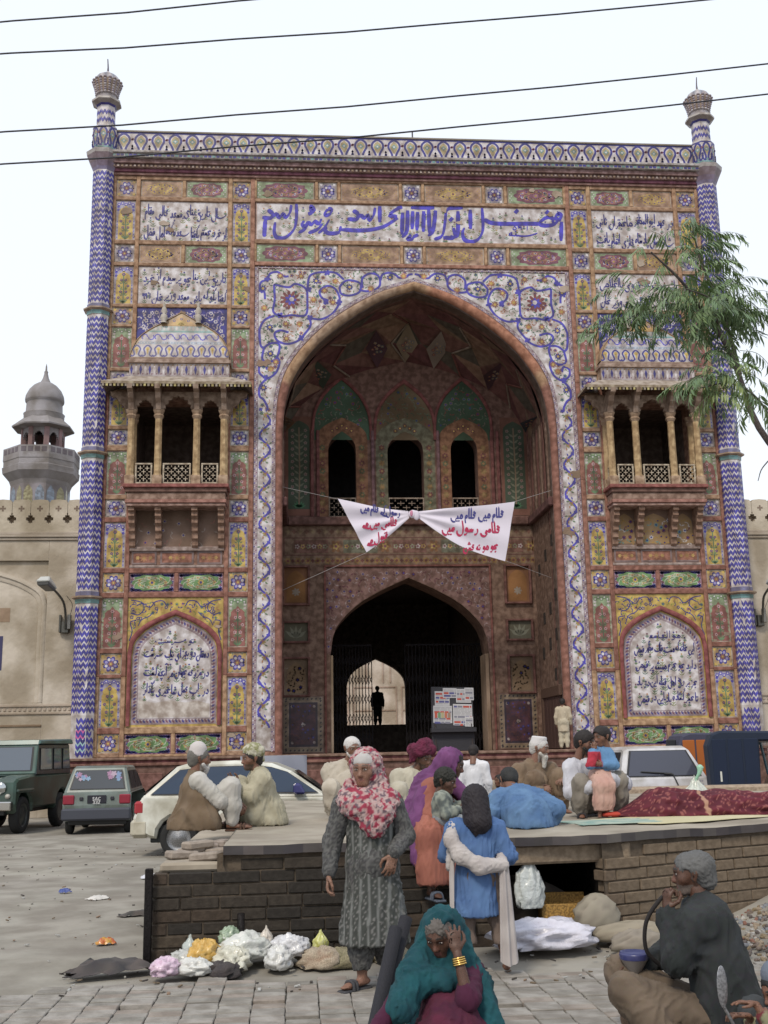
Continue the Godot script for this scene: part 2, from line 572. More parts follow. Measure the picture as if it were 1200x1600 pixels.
const LETTERS:={
	"ا":["alef","alef",0,0,0],"آ":["alef","alef",0,0,0],"ب":["tooth","beh",0,1,1],"پ":["tooth","beh",0,3,1],"ت":["tooth","beh",2,0,1],"ث":["tooth","beh",3,0,1],
	"ج":["jeem","jeemf",0,1,1],"چ":["jeem","jeemf",0,3,1],"ح":["jeem","jeemf",0,0,1],"خ":["jeem","jeemf",1,0,1],"د":["dal","dal",0,0,0],"ذ":["dal","dal",1,0,0],
	"ر":["re","re",0,0,0],"ز":["re","re",1,0,0],"س":["seen","seen",0,0,1],"ش":["seen","seen",3,0,1],"ص":["sad","sad",0,0,1],"ض":["sad","sad",1,0,1],
	"ط":["tah","tah",0,0,1],"ظ":["tah","tah",1,0,1],"ع":["ain","ain",0,0,1],"غ":["ain","ain",1,0,1],"ف":["feh","beh",1,0,1],"ق":["feh","noon",2,0,1],
	"ک":["kaf","kaff",0,0,1],"گ":["kaf","kaff",0,0,1],"ل":["lam","lamf",0,0,1],"م":["meem","meemf",0,0,1],"ن":["tooth","noon",1,0,1],"و":["waw","waw",0,0,0],
	"ه":["heh","hehf",0,0,1],"ی":["tooth","yeh",0,2,1],"ے":["tooth","bari",0,0,0],"ں":["tooth","noon",0,0,1],"ٹ":["tooth","beh",2,0,1],"ہ":["heh","hehf",0,0,1],
}
const DIGITS:={"۱": "0,0.6 -0.04,0|0.3","۰": "0,0.25 -0.06,0.3|0.24","۴": "0,0.6 0.02,0;-0.28,0.55 -0.05,0.4 -0.28,0.3|0.4","۵": "-0.14,0.55 0,0.2 -0.14,0.05 -0.28,0.2 -0.14,0.55|0.4"}
func layout(words:String,rise:=0.0)->Array:
	var strokes:=[]
	var dots:=[]
	var x:=0.0
	var wi:=0
	for word in words.split(" ",false):
		var y:=0.0
		var m:=word.length()
		var joined:=false
		var y0:=rise*((wi % 3)-1)
		wi+=1
		for k in m:
			var ch:=word[k]
			if DIGITS.has(ch):
				var dd:PackedStringArray=DIGITS[ch].split("|")
				for s in dd[0].split(";"):
					var q:=V2(s)
					for i in q.size():
						q[i]+=Vector2(x,y0)
					strokes.append(q)
				x-=float(dd[1])
				continue
			if not LETTERS.has(ch):
				continue
			var d:Array=LETTERS[ch]
			var last:bool=k==m - 1 or d[4]==0
			var shp:String=d[1] if last else d[0]
			if ch in "سش" and not last and k==0 and m>2:
				shp="seenk"
			var src:PackedStringArray=SHAPES[shp][1 if joined else 0].split("|")
			var w:=float(src[1])
			for s in src[0].split(";"):
				var q:=V2(s)
				for i in q.size():
					q[i]+=Vector2(x,y0)
				strokes.append(q)
			if last and ch in "سشصض":
				var bowl:PackedStringArray=SHAPES.noon[1].split("|")
				var q:=V2(bowl[0])
				for i in q.size():
					q[i]+=Vector2(x - w,y0)
				strokes.append(q)
				w+=float(bowl[1])
			if ch=="گ":
				strokes.append(PackedVector2Array([Vector2(x+0.4,y0+1.3),Vector2(x+0.1,y0+1.08)]))
			if ch=="آ":
				strokes.append(PackedVector2Array([Vector2(x+0.2,y0+1.22),Vector2(x,y0+1.28),Vector2(x - 0.25,y0+1.2)]))
			var cx:=x - w*(0.5 if w<1 else 0.5)
			var top:=y0+(0.62 if shp in ["sad","feh","jeem","jeemf","dal","ain","tah","seen","seenk"] else 0.46)
			if shp=="noon":
				top=y0+0.12
			var low:=y0-(0.32 if not shp in ["yeh","jeemf"] else 0.2)
			if ch=="ی" and last:
				d=[d[0],d[1],0,0,0]
			for i in d[2]:
				dots.append(Vector2(cx+([0.0] if d[2]==1 else [0.12,-0.12,0.0])[i],top+(0.17 if i==2 else 0.0)))
			for i in d[3]:
				dots.append(Vector2(cx+([0.0] if d[3]==1 else [0.12,-0.12,0.0])[i],low - (0.17 if i==2 else 0.0)))
			x-=w
			joined=d[4]==1 and not last
			if not joined:
				x-=0.1
		x-=0.16
	return [strokes,dots,-x]
func write(a:Art,words:String,xr:float,y:float,w:float,h:float,c:Color,rise:=0.0,nib:=0.17)->void:
	var l:=layout(words,rise)
	var sx:float=w/maxf(l[2],0.1)
	sx=minf(sx,h*1.5)
	var xo=xr - (w - l[2]*sx)*0.5
	for s:PackedVector2Array in l[0]:
		var q:=PackedVector2Array()
		for p in s:
			q.append(Vector2(xo+p.x*sx,y+p.y*h))
		a.pen(q,nib*h*1.15,c)
	for p:Vector2 in l[1]:
		a.dot(xo+p.x*sx,y+p.y*h,nib*h*0.62,c)
var gate:Node3D
const ARCH_IN:="3.83,10.4 3.74,11.3 3.5,12.05 2.95,12.88 2.1,13.66 1.05,14.35 0,14.74"
const ARCH_RED:="4.03,10.5 3.96,11.4 3.73,12.2 3.2,13.0 2.35,13.82 1.2,14.55 0,14.98"
const ARCH_DOT:="4.13,10.5 4.07,11.45 3.84,12.27 3.3,13.08 2.43,13.92 1.25,14.66 0,15.1"
func half_arch(s:String)->PackedVector2Array:
	return curve(V2(s),4)
func full_arch(s:String,foot:float)->PackedVector2Array:
	var h:=half_arch(s)
	var r:=PackedVector2Array([Vector2(h[0].x,foot)])
	r.append_array(h)
	for k in range(h.size()-2,-1,-1):
		r.append(Vector2(-h[k].x,h[k].y))
	r.append(Vector2(-h[0].x,foot))
	return r
func pointed(x0:float,x1:float,foot:float,spring:float,top:float,n:=5)->PackedVector2Array:
	var cx:=(x0+x1)*0.5
	var w:=(x1-x0)*0.5
	var h:=top - spring
	var half:=curve(PackedVector2Array([Vector2(w,spring),Vector2(w*0.93,spring+h*0.34),Vector2(w*0.68,spring+h*0.63),Vector2(w*0.36,spring+h*0.83),Vector2(0,top)]),n - 2)
	var r:=PackedVector2Array([Vector2(cx+w,foot)])
	for p in half:
		r.append(Vector2(cx+p.x,p.y))
	for k in range(half.size()-2,-1,-1):
		r.append(Vector2(cx - half[k].x,half[k].y))
	r.append(Vector2(cx - w,foot))
	return r
func holed(x0:float,x1:float,y0:float,y1:float,arches:Array)->PackedVector2Array:
	var r:=PackedVector2Array([Vector2(x0,y0)])
	for a:PackedVector2Array in arches:
		for k in range(a.size()-1,-1,-1):
			r.append(a[k])
	r.append(Vector2(x1,y0))
	r.append(Vector2(x1,y1))
	r.append(Vector2(x0,y1))
	return r
func sweep_band(mb:MB,a:PackedVector2Array,b:PackedVector2Array,prof:Array,ends:=true)->void:
	var p:=PackedVector3Array()
	for k in a.size():
		for q:Vector2 in prof:
			var m:=a[k].lerp(b[k],q.x)
			p.append(Vector3(m.x,m.y,q.y))
	mb.grid(p,prof.size(),a.size())
var memo:={}
func rosette_art(w:float,h:float,v:int)->Art:
	var a:=Art.new()
	var x:=w/2
	var y:=h/2
	a.rect(-x,-y,x,y,[Color(0.36,0.25,0.19),Color(0.30,0.27,0.33),Color(0.42,0.30,0.15)][v])
	a.up()
	a.frame(-x,-y,x,y,0.035,Color(0.42,0.36,0.3))
	for s in [Vector2(-1,-1),Vector2(1,-1),Vector2(1,1),Vector2(-1,1)]:
		a.petals(s.x*(x - 0.07),s.y*(y - 0.07),0.055,5,YEL if v!=1 else WHITE)
		a.disc(s.x*(x - 0.09),0.0 if s.y>0 else s.x*0.0+0.001,0.022,BLUE,6)
		a.disc(s.x*0.13,s.y*(y - 0.05),0.018,GRN,5)
	a.petals(0,0,0.215,8,DBLUE,0.39,0.3)
	a.up()
	for k in 8:
		var t:=TAU*k/8+0.39
		a.disc(cos(t)*0.125,sin(t)*0.125,0.042,WHITE if k % 2==0 else Color(0.3,0.26,0.5),7)
	a.petals(0,0,0.085,6,MAR if v!=2 else RED)
	a.up()
	a.disc(0,0,0.03,YEL,6)
	return a
func flower_art(w:float,h:float,v:int)->Art:
	var a:=Art.new()
	var x:=w/2
	var y:=h/2
	var field:Color=[Color(0.36,0.33,0.42),PGRN,Color(0.4,0.36,0.40)][v]
	var niche:Color=[YEL,Color(0.26,0.10,0.085),DYEL][v]
	a.rect(-x,-y,x,y,field)
	a.up()
	a.frame(-x,-y,x,y,0.03,Color(0.4,0.33,0.28))
	var top:=y - h*(0.14 if v==0 else 0.2)
	var nx:=x*(0.72 if v==0 else 0.78)
	var foot:=-y+0.03
	var arch:=PackedVector2Array([Vector2(-nx,foot),Vector2(nx,foot),Vector2(nx,top - 0.28),Vector2(nx*0.86,top - 0.22),Vector2(nx*0.9,top - 0.14),Vector2(nx*0.55,top - 0.06),Vector2(nx*0.3,top - 0.05),Vector2(0,top+0.04),Vector2(-nx*0.3,top - 0.05),Vector2(-nx*0.55,top - 0.06),Vector2(-nx*0.9,top - 0.14),Vector2(-nx*0.86,top - 0.22),Vector2(-nx,top - 0.28)])
	a.poly(arch,niche)
	for k in 5:
		var fx:=-x+0.09+k*(w - 0.18)/4
		a.petals(fx,y - 0.08-(0.05 if k % 2==0 else 0.0),0.06,6,BLUE if v!=1 else GRN)
	for s in [-1,1]:
		for k in 2:
			a.petals(s*(x - 0.075),y - 0.2-k*0.1,0.045,5,BLUE if v!=1 else WHITE)
		for k in int((h - 0.55)/0.1):
			a.disc(s*(x - 0.052),foot+0.06+k*0.1,0.018,BLUE if v==0 else RED,5)
	a.up()
	for k in 5:
		var fx:=-x+0.09+k*(w - 0.18)/4
		a.disc(fx,y - 0.08-(0.05 if k % 2==0 else 0.0),0.025,WHITE,6)
	var stem:Color=[GRN,Color(0.08,0.13,0.07),GRN][v]
	a.ribbon(PackedVector2Array([Vector2(0,foot),Vector2(0.006,-y*0.2),Vector2(-0.004,top - 0.12)]),0.016,stem)
	var fl:Color=[DBLUE,Color(0.52,0.36,0.36),MAR][v]
	var core:Color=[ORG,MAR,YEL][v]
	var rows:=int((top - foot - 0.15)/0.2)
	for k in rows:
		var yy:=foot+0.14+k*(top - foot - 0.26)/rows
		for s in [-1,1]:
			var fx:float=s*(0.075+0.055*((k+1) % 2))*(0.8 if k==rows - 1 else 1.0)
			a.ribbon(PackedVector2Array([Vector2(0,yy - 0.07),Vector2(fx*0.6,yy - 0.05),Vector2(fx,yy+0.02)]),0.008,stem)
			a.leaf(fx*0.3,yy - 0.05,PI*0.5-s*0.5,0.09,0.022,GRN if v!=0 else Color(0.2,0.24,0.05))
			a.leaf(s*0.03,yy - 0.09,PI*0.5-s*1.1,0.1,0.02,GRN)
	a.up()
	for k in rows:
		var yy:=foot+0.14+k*(top - foot - 0.26)/rows
		for s in [-1,1]:
			var fx:float=s*(0.075+0.055*((k+1) % 2))*(0.8 if k==rows - 1 else 1.0)
			a.flower(fx,yy+0.035,0.045 if v!=1 else 0.05,5,fl,core,k*0.3)
	a.flower(0,top - 0.09,0.055,6,fl,core)
	for s in [-2,-1,0,1,2]:
		a.leaf(0,foot+0.01,PI*0.5-s*0.45,0.13,0.024,GRN)
	return a
func cartouche_art(w:float,h:float,v:int)->Art:
	var a:=Art.new()
	var x:=w/2
	var y:=h/2
	a.rect(-x,-y,x,y,[PGRN,Color(0.37,0.24,0.17),Color(0.42,0.38,0.42)][v])
	a.up()
	a.frame(-x,-y,x,y,0.03,[Color(0.4,0.32,0.26),Color(0.42,0.34,0.26),Color(0.3,0.16,0.2)][v])
	var p:=PackedVector2Array()
	var mx=x*[0.74,0.78,0.86][v]
	var my=y*[0.8,0.8,0.82][v]
	for k in 40:
		var t:=TAU*k/40
		var lob:=1.0+0.07*cos(t*10)
		var cx=signf(cos(t))*pow(absf(cos(t)),0.75)*mx
		p.append(Vector2(cx*lob,signf(sin(t))*pow(absf(sin(t)),0.6)*my*lob*(1.0-0.25*pow(absf(cos(t)),6))))
	if v==2:
		for k in 26:
			var u:=-x+0.06+(w - 0.12)*k/25
			a.petals(u,y - 0.06,0.05,4,DBLUE,k)
			a.petals(u,-y+0.06,0.05,4,DBLUE,k)
		for k in 5:
			for s in [-1,1]:
				a.petals(s*(x - 0.07),-y+0.1+k*0.085,0.05,4,MAR if k % 2 else DBLUE,k)
	else:
		for k in 14:
			var s:=-1.0 if k % 2 else 1.0
			a.disc(s*(x - 0.07-0.05*(k/2 % 2)),-y+0.07+(k/2)*0.065,0.02,[WHITE,DYEL][v],5)
	a.up()
	a.fan(Vector2.ZERO,p,[MAR,Color(0.34,0.22,0.14),Color(0.14,0.26,0.1)][v])
	a.up()
	var f:Color=[WHITE,DYEL,YEL][v]
	for k in 14:
		var t:=TAU*k/14
		var q:=Vector2(cos(t)*mx*0.72,sin(t)*my*0.62)
		a.flower(q.x,q.y,0.05,5,f if k % 2==0 or v==1 else [Color(0.3,0.14,0.3),YEL,PGRN][v],[DBLUE,DBLUE,RED][v],k)
		a.leaf(q.x*0.6,q.y*0.5,t+0.7,0.12,0.02,[GRN,YEL,PGRN][v])
		a.leaf(q.x*0.85,q.y*0.8,t - 0.9,0.1,0.018,[Color(0.35,0.2,0.35),MAR,YEL][v])
	for k in 8:
		var t:=TAU*k/8+0.2
		var r:=PackedVector2Array()
		for i in 6:
			var tt:=t+i*0.35
			r.append(Vector2(cos(tt)*(0.1+0.035*i)*(mx/my)*0.75,sin(tt)*(0.08+0.02*i)))
		a.ribbon(r,0.01,[ORG,YEL,Color(0.45,0.5,0.4)][v])
	a.flower(0,0,0.09,8,[Color(0.4,0.2,0.3),YEL,YEL][v],[YEL,MAR,DBLUE][v])
	return a
func arabesque(a:Art,inside:Callable,lo:Vector2,hi:Vector2,gap:float,cols:Array,sd:int,sc:=1.0)->void:
	var r:=RandomNumberGenerator.new()
	r.seed=sd
	var y:=lo.y
	var row:=0
	while y<hi.y:
		var x:=lo.x+(gap*0.5 if row % 2 else 0.0)
		while x<hi.x:
			var p:=Vector2(x+r.randf_range(-0.25,0.25)*gap,y+r.randf_range(-0.25,0.25)*gap)
			if inside.call(p):
				var k:=r.randi() % 10
				var c:Color=cols[r.randi() % cols.size()]
				var t:=r.randf()*TAU
				if k<3:
					a.flower(p.x,p.y,0.065*sc,5+r.randi() % 3,c,DBLUE if c!=DBLUE else YEL,t)
				elif k<5:
					var q:=PackedVector2Array()
					for i in 5:
						q.append(p+Vector2(cos(t+i*0.55),sin(t+i*0.55))*0.085*sc - Vector2(cos(t),sin(t))*0.05)
					a.ribbon(q,0.009*sc,c)
					a.leaf(p.x,p.y,t,0.1*sc,0.02*sc,c)
				else:
					a.leaf(p.x,p.y,t,0.12*sc,0.022*sc,c)
					a.leaf(p.x,p.y,t+1.9,0.09*sc,0.02*sc,c)
			x+=gap
		y+=gap
		row+=1
func panel(kind:String,w:float,h:float,v:int)->Mesh:
	var key:="%s %.2f %.2f %d" % [kind,w,h,v]
	if not memo.has(key):
		var a:Art=rosette_art(w,h,v) if kind=="rosette" else flower_art(w,h,v) if kind=="flower" else cartouche_art(w,h,v)
		memo[key]=a.mb.mesh(M.tile)
	return memo[key]
func put(called:String,me:Mesh,x:float,y:float,z:=-0.045,label:="")->MeshInstance3D:
	return piece(called,me,gate,Transform3D(Basis(),Vector3(x,y,z)),label)
func bar(x0:float,x1:float,y0:float,y1:float,c:Color,z1:=0.0,z0:=-0.06,called:="frame_bar")->void:
	var key:="bar %.2f %.2f %.3f %s" % [x1-x0,y1-y0,z1-z0,c.to_html()]
	if not memo.has(key):
		var mb:=MB.new().ink(c)
		mb.box(Vector3(-(x1-x0)/2,-(y1-y0)/2,0),Vector3((x1-x0)/2,(y1-y0)/2,z1-z0),0.015)
		memo[key]=mb.mesh(M.stone)
	piece(called,memo[key],gate,Transform3D(Basis(),Vector3((x0+x1)/2,(y0+y1)/2,z0)))
func dotted(a:Art,pts:PackedVector2Array,w:float,gap:float)->void:
	a.ribbon(pts,w*0.5,Color(0.36,0.29,0.33))
	a.up()
	var run:=0.0
	var k:=0
	for i in pts.size()-1:
		var d:=pts[i+1]-pts[i]
		var l:=d.length()
		var u:=d/l
		var s:=Vector2(-u.y,u.x)
		while run<l:
			var p:=pts[i]+u*run
			a.dot(p.x+s.x*w*0.22,p.y+s.y*w*0.22,w*0.2,DBLUE if k % 2 else WHITE)
			a.dot(p.x - s.x*w*0.22,p.y - s.y*w*0.22,w*0.2,WHITE if k % 2 else MAR)
			run+=gap
			k+=1
		run-=l
func plants(a:Art,inside:Callable,lo:Vector2,hi:Vector2,gap:float,sd:int)->void:
	var r:=RandomNumberGenerator.new()
	r.seed=sd
	var y:=lo.y
	while y<hi.y:
		var x:=lo.x
		while x<hi.x:
			var p:=Vector2(x+r.randf_range(-0.4,0.4)*gap,y+r.randf_range(-0.4,0.4)*gap)
			if inside.call(p):
				var h:=r.randf_range(0.1,0.2)
				var g:Color=[GRN,Color(0.13,0.2,0.16),Color(0.22,0.25,0.1)][r.randi() % 3]
				a.leaf(p.x,p.y,PI/2,h,0.012,g)
				for s in [-1,1]:
					a.leaf(p.x,p.y+0.02,PI/2+s*0.9,h*0.6,0.015,g)
					a.leaf(p.x,p.y+h*0.45,PI/2+s*0.8,h*0.45,0.012,g)
				a.petals(p.x,p.y+h,0.03,5,[ORG,MAR,DYEL,DBLUE][r.randi() % 4])
			x+=gap
		y+=gap
func inscription(w:float,h:float,lines:Array,sd:int)->Mesh:
	var a:=Art.new()
	a.rect(-w/2,-h/2,w/2,h/2,WHITE)
	a.up()
	a.frame(-w/2,-h/2,w/2,h/2,0.02,Color(0.4,0.3,0.26))
	plants(a,func(p):return true,Vector2(-w/2+0.1,-h/2+0.06),Vector2(w/2-0.08,h/2-0.22),0.26,sd)
	a.up(2)
	var lh:=h/lines.size()
	for k in lines.size():
		write(a,lines[k],w/2-0.06,h/2-lh*(k+0.72),w - 0.14,lh*0.5,DBLUE,0.14,0.15)
	return a.mb.mesh(M.tile)
func gateway()->void:
	gate=thing("mosque_gateway","tall gateway covered in blue, white and yellow glazed tiles with a deep pointed arch","gateway")
	var mb:=MB.new().ink(Color(0.34,0.2,0.15))
	var arch:=full_arch(ARCH_IN,1.5)
	for k in arch.size():
		arch[k]*=Vector2(1.012,1.002)
	arch[0].y=1.5
	arch[arch.size()-1].y=1.5
	mb.prism(holed(-3.95,3.95,1.5,19.5,[arch]),-0.7,-0.06)
	for s in [-1,1]:
		for b in [[3.95,8.8,1.5,8.72],[3.95,8.8,11.3,19.5],[3.95,5.4,8.72,11.3],[7.99,8.8,8.72,11.3]]:
			var x0:float=minf(s*b[0],s*b[1])
			mb.box(Vector3(x0,b[2],-0.7),Vector3(x0+b[1]-b[0],b[3],-0.06))
	part("front_wall",mb,M.stone,gate)
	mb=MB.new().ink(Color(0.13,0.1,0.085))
	for s in [-1,1]:
		for b in [[3.95,8.8,1.5,8.72],[3.95,8.8,11.3,19.4],[3.95,5.4,8.72,11.3],[7.99,8.8,8.72,11.3]]:
			var x0:float=minf(s*b[0],s*b[1])
			mb.box(Vector3(x0,b[2],-2.6),Vector3(x0+b[1]-b[0],b[3],-0.7))
		var x1:float=minf(s*3.95,s*8.8)
		mb.box(Vector3(x1,1.5,-4.2),Vector3(x1+4.85,19.4,-2.6))
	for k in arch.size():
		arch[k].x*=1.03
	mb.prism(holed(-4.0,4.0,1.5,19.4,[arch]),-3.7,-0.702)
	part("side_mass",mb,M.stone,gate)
	mb=MB.new().ink(RED2)
	mb.box(Vector3(-9.3,0,-3.2),Vector3(9.3,1.28,0.25))
	mb.ink(Color(0.22,0.11,0.09))
	mb.box(Vector3(-9.3,1.28,-3.2),Vector3(9.3,1.36,0.31),0.015)
	mb.ink(Color(0.24,0.09,0.09))
	mb.box(Vector3(-9.3,1.36,-3.2),Vector3(9.3,1.43,0.25),0.0)
	mb.ink(Color(0.26,0.17,0.13))
	mb.box(Vector3(-9.3,1.43,-12),Vector3(9.3,1.5,0.34),0.015)
	mb.ink(Color(0.2,0.1,0.085))
	for k in 16:
		var x:=-9.1+k*1.14
		mb.box(Vector3(x,0.12,0.24),Vector3(x+1.05,1.1,0.28),0.02)
	part("plinth",mb,M.stone,gate)
	tile_columns()
	centre_front()
	crown()
	for s in [-1,1]:
		turret(s)
		balcony(s)
	recess()
	worn()
func worn()->void:
	rng.seed=404
	var a:=Art.new()
	for k in 150:
		var p:=Vector2(rng.randf_range(-8.7,8.7),1.6+16.4*pow(rng.randf(),1.5))
		if absf(p.x)<4.1 and p.y<15.2 or (absf(absf(p.x)-6.7)<2.0 and p.y>7.0 and p.y<13.8):
			continue
		var q:=PackedVector2Array()
		var r:=rng.randf_range(0.03,0.14)
		for i in 11:
			var t:=TAU*i/11
			q.append(p+Vector2(cos(t)*1.5,sin(t))*r*rng.randf_range(0.45,1.2))
		a.fan(p,q,Color(0.44,0.37,0.31).lerp(Color(0.3,0.21,0.16),rng.randf()))
		a.z=fmod(a.z+0.0002,0.004)
	piece("worn_patches",a.mb.mesh(M.plaster),gate,Transform3D(Basis(),Vector3(0,0,-0.03))).set_meta("kind","stuff")
func tile_columns()->void:
	var rows:=[[17.51,18.04,"rosette",0],[16.13,17.38,"flower",0],[15.44,16.0,"rosette",1],[14.15,15.33,"flower",0],[13.54,14.06,"rosette",0],[12.24,13.46,"flower",1],[11.6,12.14,"rosette",1],
		[10.54,11.5,"flower",0],[9.97,10.43,"rosette",1],[8.56,9.81,"flower",1],[7.93,8.43,"rosette",1],[6.52,7.79,"flower",0],[5.85,6.39,"rosette",2],[4.35,5.71,"flower",1],[3.66,4.22,"rosette",2],[2.27,3.56,"flower",0],[1.62,2.11,"rosette",2]]
	for s in [-1,1]:
		for col in [[8.38,0.58],[5.035,0.53]]:
			var x:float=s*col[0]
			var prev:=18.16
			for r in rows:
				put(r[2]+"_panel",panel(r[2],col[1],r[1]-r[0],r[3]),x,(r[0]+r[1])/2)
				bar(x - col[1]/2,x+col[1]/2,r[1],prev,TAN2 if r[0]>7.0 and r[0]<30 else RED)
				prev=r[0]
			bar(x - col[1]/2,x+col[1]/2,1.5,prev,TAN2)
		for u in [[8.67,8.8,0],[7.97,8.09,1],[5.3,5.42,1],[4.64,4.77,0]]:
			var cuts:=[1.5,3.6,6.0,9.0,11.9,15.0,18.16]
			for k in 6:
				var c:Color=TAN if k==0 or k>3 else RED
				if u[0]==4.64 and k>1:
					c=RED if k<4 else Color(0.36,0.19,0.14)
				var x0:float=minf(s*u[0],s*u[1])
				bar(x0,x0+u[1]-u[0],cuts[k],cuts[k+1],c.lerp(Color(0.36,0.2,0.14),0.12*((k*7+int(u[0])) % 4)),0.008)
		var mx:float=s*6.695
		var wide:=2.55
		for r in [[17.51,18.04],[15.44,16.0]]:
			put("cartouche_panel",panel("cartouche",1.2,r[1]-r[0],1 if s<0 else 0),mx - 0.665,(r[0]+r[1])/2)
			put("cartouche_panel",panel("cartouche",1.2,r[1]-r[0],0 if s<0 else 1),mx+0.645,(r[0]+r[1])/2)
			bar(mx - 0.06,mx+0.04,r[0],r[1],TAN)
		for b in [[17.38,17.51],[16.0,16.13],[15.33,15.44],[14.06,14.17],[18.04,18.16]]:
			bar(mx - 1.275,mx+1.275,b[0],b[1],TAN2)
		var t1:=["سال تاریخ بنای مسجد عالی مقام","از خرد جستم بگفتا سجده گاه اهل فضل"]
		var t2:=["تاریخ این بنا چو پرسیدم از خرد","گفتا بگو که بانی مسجد وزیر خان ۱۰۴۴"]
		if s>0:
			t1=["در عهد ابوالمظفر صاحبقران ثانی","شاه جهان پادشاه غازی اتمام یافت"]
			t2=["بانی بیت خدا فدوی بااخلاص","مرید خاص قدیم الخدمت وزیر خان"]
		put("inscription_panel",inscription(wide,1.25,t1,40+s),mx,16.755,-0.045,"white tile plaque with two lines of blue writing in the upper row")
		put("inscription_panel",inscription(wide,1.16,t2,50+s),mx,14.75,-0.045,"white tile plaque with two lines of blue writing in the lower row")
		var a:=Art.new()
		a.rect(-1.275,-0.95,1.275,0.95,DBLUE)
		a.up()
		arabesque(a,func(p):return absf(p.x)<1.2 and absf(p.y)<0.88,Vector2(-1.2,-0.9),Vector2(1.2,0.9),0.13,[WHITE,WHITE,WHITE,Color(0.35,0.3,0.5)],60+s)
		put("blue_panel",a.mb.mesh(M.tile),mx,13.12,-0.045)
		for k in 2:
			put("green_panel",panel("cartouche",1.2,0.51,2),mx+(k*2-1)*0.655,6.12)
			put("green_panel",panel("cartouche",1.2,0.51,2),mx+(k*2-1)*0.655,1.83)
		bar(mx - 0.055,mx+0.055,5.86,6.38,RED)
		bar(mx - 0.055,mx+0.055,1.57,2.1,TAN)
		bar(mx - 1.275,mx+1.275,5.71,5.86,RED)
		bar(mx - 1.275,mx+1.275,6.38,6.52,RED)
		bar(mx - 1.275,mx+1.275,2.1,2.28,TAN)
		bar(mx - 1.275,mx+1.275,1.5,1.57,TAN)
		lower_arch(s,mx)
		var u:=[[-1.22,-0.55],[-0.45,0.45],[0.55,1.22]]
		for k in 3:
			var q:=MB.new().ink(Color(0.3,0.14,0.1))
			q.box(Vector3(u[k][0],6.62,0),Vector3(u[k][1],6.98,0.012),0.004)
			piece("sunk_panel",q.mesh(M.stone),gate,Transform3D(Basis(),Vector3(mx,0,-0.05)))
			var fr:=Art.new()
			fr.frame(u[k][0],6.62,u[k][1],6.98,0.05,Color(0.2,0.14,0.13))
			fr.up()
			fr.flower((u[k][0]+u[k][1])/2,6.8,0.11,8,ORG,DYEL)
			fr.petals((u[k][0]+u[k][1])/2-0.17,6.8,0.06,6,DYEL)
			fr.petals((u[k][0]+u[k][1])/2+0.17,6.8,0.06,6,DYEL)
			piece("panel_border",fr.mb.mesh(M.tile),gate,Transform3D(Basis(),Vector3(mx,0,-0.032)))
		bar(mx - 1.275,mx+1.275,6.98,7.1,Color(0.35,0.28,0.26),0.03)
		bar(mx - 1.275,mx+1.275,6.52,6.6,Color(0.35,0.28,0.26),0.0)
		var pa:=Art.new()
		pa.rect(-1.275,7.1,1.275,8.2,Color(0.22,0.15,0.12))
		pa.up()
		if s>0:
			for k in 3:
				var cx:float=[-0.85,0.0,0.85][k]
				var w:float=[0.26,0.4,0.26][k]
				pa.poly(pointed(cx - w,cx+w,7.15,7.7,8.02),Color(0.38,0.26,0.15))
			pa.up()
			arabesque(pa,func(p):return absf(p.x)<1.1,Vector2(-1.1,7.2),Vector2(1.1,7.95),0.15,[MAR,DYEL,TURQ,WHITE],71)
		else:
			arabesque(pa,func(p):return absf(p.x)<1.2,Vector2(-1.2,7.2),Vector2(1.2,8.0),0.3,[Color(0.33,0.27,0.24),Color(0.3,0.16,0.13)],72)
		put("plaster_panel",pa.mb.mesh(M.plaster),mx,0)
